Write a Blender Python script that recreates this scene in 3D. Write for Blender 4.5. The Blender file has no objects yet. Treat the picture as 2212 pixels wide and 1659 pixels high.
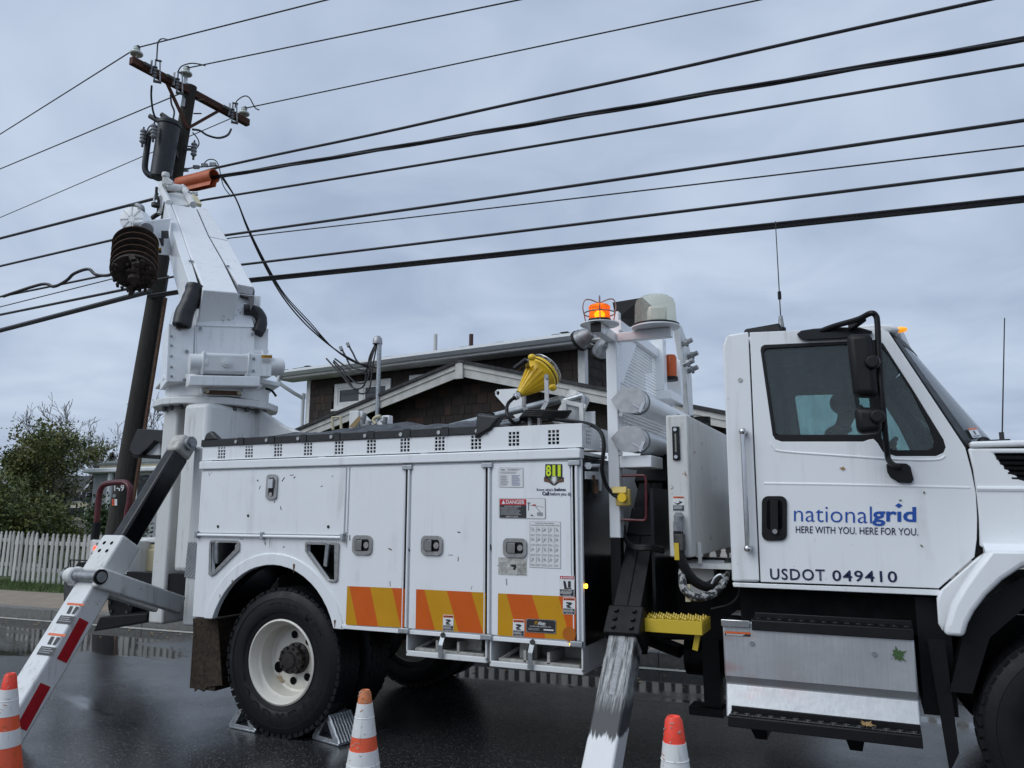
import bpy, bmesh, math, random
from mathutils import Vector as V, Matrix, noise
from mathutils.geometry import tessellate_polygon
random.seed(7)
R = math.radians
scene = bpy.context.scene
C = scene.collection

# ------------------------------------------------------------------ camera, sky, sun, exposure
F, CX, CY, YAW, PITCH, EYE = 1650.0, 1106.0, 829.5, R(24.9), R(9.3), 1.62
cd = bpy.data.cameras.new('camera'); cam = bpy.data.objects.new('camera', cd); C.objects.link(cam)
cam.location = (0, 0, EYE); cam.rotation_euler = (R(90) + PITCH, 0, YAW)
cd.sensor_width = 36; cd.lens = F / 2212 * 36; cd.clip_start = 0.05; cd.clip_end = 3000
scene.camera = cam
SUN_EL, SUN_AZ = R(42), R(-148)          # azimuth from +Y towards +X: behind the camera, a little to the left
world = bpy.data.worlds.new('World'); scene.world = world; world.use_nodes = True
wn, wl = world.node_tree.nodes, world.node_tree.links
bg = wn['Background']; bg.inputs[1].default_value = 0.1
sky = wn.new('ShaderNodeTexSky'); sky.sky_type = 'NISHITA'; sky.sun_disc = False
sky.sun_elevation = SUN_EL; sky.sun_rotation = SUN_AZ; sky.air_density = 1.0; sky.dust_density = 4.0
tc = wn.new('ShaderNodeTexCoord'); sx = wn.new('ShaderNodeSeparateXYZ'); wl.new(tc.outputs['Generated'], sx.inputs[0])
def wm(op, a, b=None):
    n = wn.new('ShaderNodeMath'); n.operation = op
    for i, v in enumerate((a, b)):
        if v is None: continue
        if isinstance(v, (int, float)): n.inputs[i].default_value = v
        else: wl.new(v, n.inputs[i])
    return n.outputs[0]
den = wm('ADD', wm('ABSOLUTE', sx.outputs[2]), 0.22)
cb = wn.new('ShaderNodeCombineXYZ')
wl.new(wm('DIVIDE', sx.outputs[0], den), cb.inputs[0]); wl.new(wm('DIVIDE', sx.outputs[1], den), cb.inputs[1])
def wnoise(scale, detail, dist):
    n = wn.new('ShaderNodeTexNoise'); n.inputs['Scale'].default_value = scale; n.inputs['Detail'].default_value = detail
    n.inputs['Roughness'].default_value = 0.5; n.inputs['Distortion'].default_value = dist
    wl.new(cb.outputs[0], n.inputs['Vector']); return n.outputs[0]
cl = wm('ADD', wm('MULTIPLY', wnoise(1.1, 3, 0.5), 0.66), wm('MULTIPLY', wnoise(3.4, 6, 0.7), 0.34))
rp = wn.new('ShaderNodeValToRGB'); wl.new(cl, rp.inputs[0])
rp.color_ramp.elements[0].position = 0.37; rp.color_ramp.elements[0].color = (0.385, 0.475, 0.635, 1)
rp.color_ramp.elements[1].position = 0.65; rp.color_ramp.elements[1].color = (0.61, 0.71, 0.86, 1)
sc_ = wn.new('ShaderNodeVectorMath'); sc_.operation = 'SCALE'; sc_.inputs[3].default_value = 10.0
wl.new(rp.outputs[0], sc_.inputs[0])
mx = wn.new('ShaderNodeMix'); mx.data_type = 'RGBA'; mx.inputs[0].default_value = 0.93
wl.new(sky.outputs[0], mx.inputs[6]); wl.new(sc_.outputs[0], mx.inputs[7]); wl.new(mx.outputs[2], bg.inputs[0])
sd = bpy.data.lights.new('sun', 'SUN'); sd.energy = 1.5; sd.angle = R(50); sd.color = (0.93, 0.98, 1.0)
sun = bpy.data.objects.new('sun', sd); C.objects.link(sun)
sdir = V((math.sin(SUN_AZ) * math.cos(SUN_EL), math.cos(SUN_AZ) * math.cos(SUN_EL), math.sin(SUN_EL)))
sun.rotation_euler = sdir.to_track_quat('Z', 'Y').to_euler(); sun.location = (-6, -6, 12)
vs = scene.view_settings; vs.view_transform = 'Standard'; vs.look = 'None'; vs.gamma = 1; vs.exposure = 0.0
vs.use_curve_mapping = False
scene.cycles.use_denoising = True; scene.cycles.max_bounces = 8; scene.cycles.transparent_max_bounces = 12
scene.cycles.caustics_reflective = False; scene.cycles.caustics_refractive = False

# ------------------------------------------------------------------ pixel rays (photo at 2212 x 1659) to points
FW = V((-math.sin(YAW) * math.cos(PITCH), math.cos(YAW) * math.cos(PITCH), math.sin(PITCH)))
RT = V((math.cos(YAW), math.sin(YAW), 0)); UP = RT.cross(FW); O = V((0, 0, EYE))
def ray(p): return RT * ((p[0] - CX) / F) - UP * ((p[1] - CY) / F) + FW
def onY(p, y): d = ray(p); return O + d * (y / d.y)
def onX(p, x): d = ray(p); return O + d * (x / d.x)
def onZ(p, z=0.0): d = ray(p); return O + d * ((z - EYE) / d.z)
def atD(p, depth): return O + ray(p) * depth
def onP(p, p0, n): d = ray(p); return O + d * ((p0 - O).dot(n) / d.dot(n))
def ZM(x0, y0, s):                                    # pixel of an enlarged view -> pixel of the 2212-wide photo
    return lambda x, y: ((x0 + x * s) / 1.82278, (y0 + y * s) / 1.82278)
ZA, ZB, ZC = ZM(0, 0, .6076), ZM(0, 1008, .6076), ZM(0, 2016, .6076)
ZD, ZE, ZF, ZG = ZM(1344, 1008, .6076), ZM(1344, 2016, .6076), ZM(2688, 1008, .6076), ZM(2688, 2016, .6076)
z1, z2, z3, z4 = ZM(440, 120, .36166), ZM(400, 640, .36157), ZM(560, 1080, .36166), ZM(0, 1580, .54237)
z5, z6, z7, z8 = ZM(2200, 1100, .42194), ZM(1880, 1780, .47016), ZM(2300, 1780, .55468), ZM(1100, 1300, .49729)
y1, y2, y3, y4 = ZM(2980, 1320, .3255), ZM(3400, 1600, .57875), ZM(800, 2500, .31646), ZM(240, 2050, .27119)
y5, y6, y7, y8 = ZM(2080, 1120, .28933), ZM(1600, 2400, .5877), ZM(0, 1640, .25316), ZM(780, 1560, .53345)
def ID(x, y): return (x, y)
def qy(zm, pts, y): return [onY(zm(*p), y) for p in pts]
def qx(zm, pts, x): return [onX(zm(*p), x) for p in pts]

# ------------------------------------------------------------------ materials
MATS = {}
def newmat(name):
    m = bpy.data.materials.new(name); m.use_nodes = True; MATS[name] = m
    nt = m.node_tree; return m, nt.nodes, nt.links, nt.nodes['Principled BSDF']
def coords(n, l, scale=(1, 1, 1), kind='Object'):
    t = n.new('ShaderNodeTexCoord'); mp = n.new('ShaderNodeMapping'); mp.inputs['Scale'].default_value = scale
    l.new(t.outputs[kind], mp.inputs[0]); return mp.outputs[0]
def ntex(n, l, vec, scale, detail=4, rough=0.55, dist=0.0):
    t = n.new('ShaderNodeTexNoise'); t.inputs['Scale'].default_value = scale; t.inputs['Detail'].default_value = detail
    t.inputs['Roughness'].default_value = rough; t.inputs['Distortion'].default_value = dist
    l.new(vec, t.inputs['Vector']); return t.outputs[0]
def ramp(n, l, fac, stops):
    r = n.new('ShaderNodeValToRGB'); l.new(fac, r.inputs[0]); e = r.color_ramp.elements
    while len(e) < len(stops): e.new(0.5)
    for i, (p, c) in enumerate(stops):
        e[i].position = p; e[i].color = (c, c, c, 1) if isinstance(c, (int, float)) else (*c, 1)
    return r.outputs[0]
def mixc(n, l, fac, a, b):
    m = n.new('ShaderNodeMix'); m.data_type = 'RGBA'
    for i, v in ((0, fac), (6, a), (7, b)):
        if isinstance(v, (int, float)): m.inputs[i].default_value = v
        elif isinstance(v, tuple): m.inputs[i].default_value = (*v, 1)
        else: l.new(v, m.inputs[i])
    return m.outputs[2]
def bumpn(n, l, b, h, strength=.2, dist=.01):
    u = n.new('ShaderNodeBump'); u.inputs['Strength'].default_value = strength; u.inputs['Distance'].default_value = dist
    l.new(h, u.inputs['Height']); l.new(u.outputs[0], b.inputs['Normal'])
def plain(name, col, rough=.5, metal=0.0, var=.12, vs_=6.0, bump=0.0, coat=0.0, bs=60, spec=.5):
    m, n, l, b = newmat(name)
    v = coords(n, l); t = ntex(n, l, v, vs_, 5)
    lo = tuple(max(0, c * (1 - var)) for c in col); hi = tuple(min(1, c * (1 + var)) for c in col)
    l.new(ramp(n, l, t, [(.3, lo), (.7, hi)]), b.inputs['Base Color'])
    l.new(ramp(n, l, ntex(n, l, v, vs_ * 2.3, 4), [(.3, max(.02, rough * .8)), (.7, min(1, rough * 1.2))]), b.inputs['Roughness'])
    b.inputs['Specular IOR Level'].default_value = spec
    b.inputs['Metallic'].default_value = metal; b.inputs['Coat Weight'].default_value = coat
    if bump: bumpn(n, l, b, ntex(n, l, v, bs, 4), bump, .004)
    return m
def paint(name, col, rough=.32, grime=.25, gcol=(.22, .19, .15), rust=0.0, sc=1.0, drops=True):
    """painted steel with soft grime, run-down streaks, chips of rust and standing rain drops"""
    m, n, l, b = newmat(name)
    v = coords(n, l, (sc, sc, sc)); vst = coords(n, l, (9 * sc, 9 * sc, .55 * sc))
    t1 = ntex(n, l, v, 1.7, 6, .6); t2 = ntex(n, l, vst, 1.6, 5, .6, .4)
    base = mixc(n, l, ramp(n, l, t1, [(.35, 0.0), (.75, .35)]), col, tuple(c * .9 for c in col))
    g = n.new('ShaderNodeMath'); g.operation = 'MULTIPLY'; l.new(ramp(n, l, t2, [(.52, 0.0), (.78, 1.0)]), g.inputs[0])
    l.new(ramp(n, l, ntex(n, l, v, 3.1, 5, .6), [(.42, 0.0), (.7, grime)]), g.inputs[1])
    out = mixc(n, l, g.outputs[0], base, gcol)
    sp = ramp(n, l, ntex(n, l, v, 38, 2, .5), [(.74, 0.0), (.79, .35 * min(1, grime * 3))])
    out = mixc(n, l, sp, out, (.16, .15, .14))
    if rust:
        rm = ramp(n, l, ntex(n, l, v, 2.6, 9, .72, .6), [(.70 - rust * .12, 0.0), (.735 - rust * .12, .85)])
        out = mixc(n, l, rm, out, mixc(n, l, ntex(n, l, v, 22, 4), (.16, .065, .02), (.34, .17, .06)))
    l.new(out, b.inputs['Base Color'])
    l.new(ramp(n, l, t1, [(.3, rough * .8), (.7, rough * 1.35)]), b.inputs['Roughness'])
    b.inputs['Coat Weight'].default_value = .25; b.inputs['Coat Roughness'].default_value = .12
    dent = ntex(n, l, v, 2.2, 2); hgt = dent
    if drops:
        vo = n.new('ShaderNodeTexVoronoi'); vo.inputs['Scale'].default_value = 55; l.new(v, vo.inputs['Vector'])
        d = ramp(n, l, vo.outputs['Distance'], [(.0, 1.0), (.16, .0)])
        ad = n.new('ShaderNodeMath'); ad.operation = 'MULTIPLY_ADD'; l.new(d, ad.inputs[0]); ad.inputs[1].default_value = .07; l.new(dent, ad.inputs[2]); hgt = ad.outputs[0]
    bumpn(n, l, b, hgt, .35, .012)
    return m
paint('white_paint', (.83, .845, .86), grime=.45)
paint('white_boom', (.84, .855, .87), grime=.6, sc=1.5)
paint('white_worn', (.72, .725, .72), .42, grime=.9, rust=.4, gcol=(.17, .135, .09), sc=1.6)
paint('white_stained', (.66, .66, .64), .5, grime=1.0, rust=.6, gcol=(.13, .10, .06), sc=1.8)
paint('grey_casting', (.72, .73, .74), .45, grime=.4)
plain('black_paint', (.005, .005, .006), .5, var=.3, bump=.25, bs=90, spec=.25)
plain('black_gloss', (.006, .0065, .008), .22, var=.3, spec=.4)
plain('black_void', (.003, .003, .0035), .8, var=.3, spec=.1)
plain('black_plastic', (.006, .006, .007), .45, var=.2, bump=.15, bs=400, spec=.3)
plain('vinyl', (.009, .0095, .011), .42, var=.4, vs_=9, bump=.5, bs=14)
plain('rubber_hose', (.009, .009, .010), .45, var=.4, spec=.3)
plain('tyre_rubber', (.007, .007, .0085), .5, var=.25, bump=.2, bs=60, spec=.25)
plain('mud_flap', (.035, .022, .012), .85, var=.7, vs_=30, bump=.8, bs=120)
paint('rim_paint', (.66, .63, .56), .4, grime=.6, gcol=(.25, .19, .12), drops=False)
plain('hub_metal', (.025, .021, .02), .5, .3, var=.5, vs_=25)
plain('chrome', (.62, .62, .62), .16, 1.0, var=.08)
plain('latch_steel', (.42, .41, .40), .32, .9, var=.15, vs_=30)
plain('cast_aluminium', (.40, .40, .41), .45, .7, var=.15, vs_=18)
plain('galvanised', (.42, .44, .46), .42, .75, var=.22, vs_=22)
plain('pad_aluminium', (.42, .41, .38), .6, .35, var=.3, vs_=18)
plain('stripe_orange', (.60, .105, .008), .42, var=.05, spec=.35)
plain('stripe_yellow', (.56, .275, .008), .42, var=.05, spec=.35)
plain('reflector_amber', (.42, .12, .01), .3, var=.1)
plain('decal_white', (.74, .74, .74), .4, var=.04)
plain('decal_black', (.02, .02, .022), .4, var=.1)
plain('decal_grey', (.30, .30, .31), .5, var=.25, vs_=60)
plain('decal_red', (.50, .02, .035), .4, var=.06)
plain('decal_orange', (.70, .13, .03), .4, var=.06)
plain('decal_lime', (.62, .78, .02), .4, var=.04)
plain('decal_brown', (.14, .06, .03), .5)
plain('decal_green', (.08, .30, .08), .5)
plain('decal_worn', (.46, .45, .42), .6, var=.35, vs_=40)
plain('lettering_blue', (.012, .075, .36), .35, var=.04)
plain('lettering_navy', (.012, .016, .06), .35, var=.04)
plain('reflective_red', (.42, .012, .02), .35, var=.12, vs_=18)
plain('dark_red_paint', (.085, .009, .014), .4, var=.3, vs_=22)
paint('yellow_paint', (.62, .44, .03), .4, grime=.3, gcol=(.3, .2, .03), drops=False)
plain('yellow_plastic', (.80, .52, .02), .35, var=.06)
plain('yellow_faded', (.62, .46, .12), .5, var=.1)
plain('cream_paint', (.55, .49, .33), .5, var=.2)
paint('rusty_cream', (.55, .47, .30), .55, grime=.9, rust=.95, gcol=(.3, .16, .04), drops=False)
plain('rust_steel', (.11, .055, .03), .75, var=.5, vs_=25, bump=.4)
plain('earth_rust', (.035, .024, .018), .85, var=.6, vs_=14, bump=.7, bs=45)
plain('wire_guard', (.45, .45, .46), .3, .9)
plain('cage_wire', (.26, .19, .18), .4, .5, var=.3)
plain('strap_tan', (.30, .21, .10), .8)
plain('seat_fabric', (.02, .021, .026), .9)
plain('cab_trim', (.03, .032, .035), .75)
plain('dash_tan', (.24, .15, .08), .75)
plain('skin', (.42, .24, .16), .55)
plain('hair_brown', (.06, .032, .018), .7)
plain('navy_cloth', (.016, .022, .04), .85, bump=.4)
paint('cone_orange', (.80, .10, .03), .5, grime=.9, gcol=(.16, .06, .03), sc=4, drops=False)
plain('cone_red', (.86, .06, .03), .45, var=.08, vs_=9)
plain('cone_faded', (.50, .16, .06), .6, var=.3, vs_=14)
paint('cone_white', (.72, .72, .71), .5, grime=1.0, gcol=(.2, .16, .12), sc=4, drops=False)
plain('hose_orange', (.50, .115, .04), .5, var=.12)
plain('porcelain', (.62, .66, .62), .18, var=.06)
plain('polymer_grey', (.24, .25, .265), .4, var=.1)
plain('wire_black', (.02, .02, .024), .5)
plain('wire_weathered', (.06, .06, .068), .55)
plain('transformer_paint', (.014, .017, .02), .42, var=.3, vs_=7)
plain('hardware_dark', (.07, .068, .066), .55, .5, var=.4, vs_=30)
plain('hardware_grey', (.27, .28, .29), .5, .6, var=.25, vs_=30)
plain('trim_white', (.72, .72, .71), .55, var=.1, vs_=9)
plain('trim_grey', (.58, .57, .54), .65, var=.16, vs_=5)
plain('gutter_white', (.68, .70, .72), .4, var=.06)
plain('roof_shingle', (.045, .045, .047), .9, var=.5, vs_=8, bump=.6, bs=50)
plain('asphalt_roof_pale', (.14, .155, .15), .9, var=.3, vs_=10)
plain('house_dark', (.022, .018, .017), .85, var=.3)
plain('cream_wall', (.55, .48, .34), .7, var=.06)
plain('grey_wall', (.34, .36, .38), .7, var=.1)
plain('shutter_black', (.02, .022, .026), .5)
plain('pvc_white', (.62, .62, .60), .5)
plain('copper_brown', (.07, .03, .02), .6)
plain('bark', (.05, .042, .036), .9, var=.4, vs_=14, bump=.6)
plain('bark_grey', (.13, .12, .115), .9, var=.3, vs_=12)
def emis(name, col, strength, base=None):
    m, n, l, b = newmat(name); v = coords(n, l)
    l.new(ramp(n, l, ntex(n, l, v, 30, 2), [(.3, tuple(c * .8 for c in col)), (.7, col)]), b.inputs['Emission Color'])
    b.inputs['Base Color'].default_value = (*(base or col), 1); b.inputs['Emission Strength'].default_value = strength; b.inputs['Roughness'].default_value = .2
emis('lamp_amber', (1.0, .52, .04), 5.0)
emis('lamp_red', (1.0, .05, .02), 4.0)
emis('marker_amber', (1.0, .36, .02), .9)
def lens(name, col, alpha, rough=.15):
    """coloured moulded plastic: part see-through, part glossy"""
    m, n, l, b = newmat(name); out = n['Material Output']
    tr = n.new('ShaderNodeBsdfTransparent'); tr.inputs[0].default_value = (*col, 1)
    t = ntex(n, l, coords(n, l), 20, 3)
    l.new(ramp(n, l, t, [(.3, tuple(c * .85 for c in col)), (.7, col)]), b.inputs['Base Color']); b.inputs['Roughness'].default_value = rough
    mx_ = n.new('ShaderNodeMixShader'); mx_.inputs[0].default_value = alpha
    l.new(tr.outputs[0], mx_.inputs[1]); l.new(b.outputs[0], mx_.inputs[2]); l.new(mx_.outputs[0], out.inputs[0])
lens('amber_lens', (1.0, .43, .03), .40)
lens('amber_dull', (.62, .11, .015), .85)
lens('dome_plastic', (.88, .88, .80), .22)
def glass(name, tint, film, filmcol):
    m, n, l, b = newmat(name); out = n['Material Output']; n.remove(b)
    tr = n.new('ShaderNodeBsdfTransparent'); tr.inputs[0].default_value = (*tint, 1)
    gl = n.new('ShaderNodeBsdfGlossy'); gl.inputs['Roughness'].default_value = .04
    df = n.new('ShaderNodeBsdfDiffuse'); df.inputs[0].default_value = (*filmcol, 1)
    fr = n.new('ShaderNodeFresnel'); fr.inputs[0].default_value = 1.5
    v = coords(n, l, (1, 1, .25)); t = ntex(n, l, v, 26, 6, .65)
    vo = n.new('ShaderNodeTexVoronoi'); vo.inputs['Scale'].default_value = 70; l.new(coords(n, l), vo.inputs['Vector'])
    bmp = n.new('ShaderNodeBump'); bmp.inputs['Strength'].default_value = .3; bmp.inputs['Distance'].default_value = .002
    l.new(ramp(n, l, vo.outputs['Distance'], [(0.0, 1.0), (.2, 0.0)]), bmp.inputs['Height']); l.new(bmp.outputs[0], gl.inputs['Normal'])
    a = n.new('ShaderNodeMixShader'); l.new(ramp(n, l, t, [(.35, film * .5), (.75, film)]), a.inputs[0])
    l.new(tr.outputs[0], a.inputs[1]); l.new(df.outputs[0], a.inputs[2])
    c = n.new('ShaderNodeMixShader'); l.new(fr.outputs[0], c.inputs[0]); l.new(a.outputs[0], c.inputs[1]); l.new(gl.outputs[0], c.inputs[2])
    l.new(c.outputs[0], out.inputs[0])
glass('door_glass', (.78, .92, .91), .30, (.13, .155, .16))
glass('windshield_glass', (.78, .92, .88), .2, (.30, .36, .35))
def pane_dark():
    m, n, l, b = newmat('window_pane'); b.inputs['Base Color'].default_value = (.05, .055, .06, 1); b.inputs['Roughness'].default_value = .05
    b.inputs['Specular IOR Level'].default_value = .6
    bumpn(n, l, b, ntex(n, l, coords(n, l), 1.2, 2), .05, .02)
pane_dark()
def alu_step():
    m, n, l, b = newmat('brushed_aluminium')
    v = coords(n, l, (40, 40, 1.2)); vo = coords(n, l)
    t = ntex(n, l, v, 3, 4)
    c0 = ramp(n, l, t, [(.2, (.42, .43, .44)), (.8, (.54, .55, .56))])
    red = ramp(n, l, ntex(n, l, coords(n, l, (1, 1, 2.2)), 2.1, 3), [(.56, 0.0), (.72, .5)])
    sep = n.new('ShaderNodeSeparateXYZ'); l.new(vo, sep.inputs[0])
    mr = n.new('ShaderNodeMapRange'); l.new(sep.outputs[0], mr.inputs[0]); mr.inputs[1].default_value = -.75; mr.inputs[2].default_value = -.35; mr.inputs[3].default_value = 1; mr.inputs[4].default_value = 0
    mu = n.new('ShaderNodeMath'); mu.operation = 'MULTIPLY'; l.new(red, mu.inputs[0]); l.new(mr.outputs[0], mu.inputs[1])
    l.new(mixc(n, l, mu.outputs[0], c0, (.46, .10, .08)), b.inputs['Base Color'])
    b.inputs['Metallic'].default_value = .55; l.new(ramp(n, l, ntex(n, l, vo, 5, 5), [(.3, .28), (.7, .45)]), b.inputs['Roughness'])
    bumpn(n, l, b, ntex(n, l, vo, 7, 3), .25, .01)
alu_step()
def wood(name, c0, c1, stretch, rough=.9, bump=.5):
    m, n, l, b = newmat(name)
    v = coords(n, l, stretch); t = ntex(n, l, v, 3, 8, .65, .3); t2 = ntex(n, l, coords(n, l), .8, 4)
    c = mixc(n, l, ramp(n, l, t, [(.3, 0.0), (.7, 1.0)]), c0, c1)
    c = mixc(n, l, ramp(n, l, t2, [(.35, .45), (.65, 0.0)]), c, tuple(x * .5 for x in c0))
    l.new(c, b.inputs['Base Color']); b.inputs['Roughness'].default_value = rough
    bumpn(n, l, b, t, bump, .01)
wood('pole_wood', (.026, .023, .020), (.062, .055, .046), (14, 14, .5))
wood('crossarm_wood', (.055, .022, .014), (.125, .05, .03), (12, .6, 12))
def picket():
    m, n, l, b = newmat('picket_wood'); oi = n.new('ShaderNodeObjectInfo')
    v = coords(n, l, (9, 9, 1.2)); t = ntex(n, l, v, 4, 5)
    c = ramp(n, l, oi.outputs['Random'], [(0.0, (.38, .37, .355)), (1.0, (.56, .545, .52))])
    l.new(mixc(n, l, ramp(n, l, t, [(.4, 0.0), (.8, .5)]), c, (.2, .19, .17)), b.inputs['Base Color']); b.inputs['Roughness'].default_value = .8
picket()
def shingle():
    m, n, l, b = newmat('wood_shingle'); oi = n.new('ShaderNodeObjectInfo')
    v = coords(n, l, (26, 26, 1.6)); t = ntex(n, l, v, 3, 6, .7)
    r1 = n.new('ShaderNodeTexWhiteNoise'); l.new(oi.outputs['Location'], r1.inputs['Vector'])
    c = ramp(n, l, r1.outputs[0], [(0.0, (.018, .013, .011)), (.45, (.032, .023, .019)), (.8, (.046, .030, .023)), (1.0, (.085, .047, .032))])
    l.new(mixc(n, l, ramp(n, l, t, [(.35, .6), (.7, 0.0)]), c, (.018, .013, .011)), b.inputs['Base Color'])
    b.inputs['Roughness'].default_value = .8; bumpn(n, l, b, t, .6, .006)
shingle()
def road_mat():
    m, n, l, b = newmat('wet_asphalt')
    v = coords(n, l); vl = coords(n, l, (.35, 1.0, 1))
    ag = n.new('ShaderNodeTexVoronoi'); ag.inputs['Scale'].default_value = 150; l.new(v, ag.inputs['Vector'])
    sepc = n.new('ShaderNodeSeparateColor'); l.new(ag.outputs['Color'], sepc.inputs[0])
    stone = ramp(n, l, sepc.outputs[0], [(0.0, (.008, .008, .009)), (.7, (.03, .031, .033)), (.92, (.055, .055, .055)), (1.0, (.26, .26, .25))])
    big = ntex(n, l, vl, .55, 5, .6, .4)
    col = mixc(n, l, ramp(n, l, big, [(.35, .0), (.65, .5)]), stone, (.024, .025, .028))
    lit = ramp(n, l, ntex(n, l, v, 9, 6, .75), [(.73, 0.0), (.76, .7)])
    col = mixc(n, l, lit, col, (.05, .038, .026))
    l.new(col, b.inputs['Base Color'])
    # damp film everywhere, standing water where the broad noise dips and along the gutter
    sep = n.new('ShaderNodeSeparateXYZ'); l.new(v, sep.inputs[0])
    def mth(op, a, c):
        k = n.new('ShaderNodeMath'); k.operation = op
        for i, q in enumerate((a, c)):
            if isinstance(q, (int, float)): k.inputs[i].default_value = q
            else: l.new(q, k.inputs[i])
        return k.outputs[0]
    gut = n.new('ShaderNodeMapRange'); l.new(mth('SUBTRACT', sep.outputs[1], mth('MULTIPLY', sep.outputs[0], .047)), gut.inputs[0])
    gut.inputs[1].default_value = 6.3; gut.inputs[2].default_value = 8.2; gut.inputs[3].default_value = 0; gut.inputs[4].default_value = .22
    wet = mth('ADD', big, gut.outputs[0])
    pud = ramp(n, l, wet, [(.60, 0.0), (.66, 1.0)])
    film = ramp(n, l, ntex(n, l, v, 1.3, 6, .65), [(.35, .17), (.7, .31)])
    l.new(mixc(n, l, pud, film, (.035, .035, .035)), b.inputs['Roughness'])
    b.inputs['IOR'].default_value = 1.45; b.inputs['Specular IOR Level'].default_value = .8
    inv = mth('SUBTRACT', 1.0, pud)
    bm_ = n.new('ShaderNodeBump'); bm_.inputs['Distance'].default_value = .0022
    l.new(mth('MULTIPLY', inv, .15), bm_.inputs['Strength']); l.new(ag.outputs['Distance'], bm_.inputs['Height'])
    rip = n.new('ShaderNodeBump'); rip.inputs['Distance'].default_value = .01; l.new(mth('ADD', mth('MULTIPLY', inv, .075), .012), rip.inputs['Strength'])
    l.new(ntex(n, l, v, 30, 6, .7), rip.inputs['Height']); l.new(bm_.outputs[0], rip.inputs['Normal'])
    l.new(rip.outputs[0], b.inputs['Normal'])
road_mat()
plain('road_paint', (.50, .49, .44), .4, var=.25, vs_=16)
plain('concrete_walk', (.27, .215, .16), .75, var=.14, vs_=3, bump=.3, bs=70)
plain('granite', (.15, .145, .135), .7, var=.25, vs_=20, bump=.5, bs=40)
plain('lawn', (.06, .085, .025), .95, var=.4, vs_=5)
plain('yard_earth', (.07, .062, .045), .95, var=.35, vs_=3)
plain('grass_blade', (.075, .12, .028), .7, var=.35, vs_=2)
def leafmat(name, stops, sc=1.2):
    m, n, l, b = newmat(name); v = coords(n, l)
    wnz = n.new('ShaderNodeTexNoise'); wnz.inputs['Scale'].default_value = 9; wnz.inputs['Detail'].default_value = 6; l.new(v, wnz.inputs['Vector'])
    a = n.new('ShaderNodeMath'); a.operation = 'ADD'; l.new(wnz.outputs[0], a.inputs[0])
    s = n.new('ShaderNodeMath'); s.operation = 'SUBTRACT'; l.new(ntex(n, l, v, sc, 3), s.inputs[0]); s.inputs[1].default_value = .5
    l.new(s.outputs[0], a.inputs[1])
    l.new(ramp(n, l, a.outputs[0], stops), b.inputs['Base Color']); b.inputs['Roughness'].default_value = .6
    b.inputs['Subsurface Weight'].default_value = 0.0
leafmat('leaf_green', [(.3, (.045, .062, .018)), (.48, (.085, .11, .022)), (.62, (.16, .165, .035)), (.75, (.20, .17, .055))])
leafmat('leaf_needle', [(.3, (.014, .022, .018)), (.7, (.034, .048, .038))])
leafmat('leaf_shrub', [(.3, (.025, .045, .014)), (.7, (.07, .11, .026))])
plain('leaf_dry', (.35, .22, .09), .7, var=.3, vs_=40)
plain('leaf_wet_green', (.05, .10, .03), .5, var=.3, vs_=40)
plain('leaf_tan', (.36, .28, .18), .7, var=.25, vs_=40)
plain('diamond_plate', (.46, .47, .48), .32, .8, var=.1)
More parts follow.
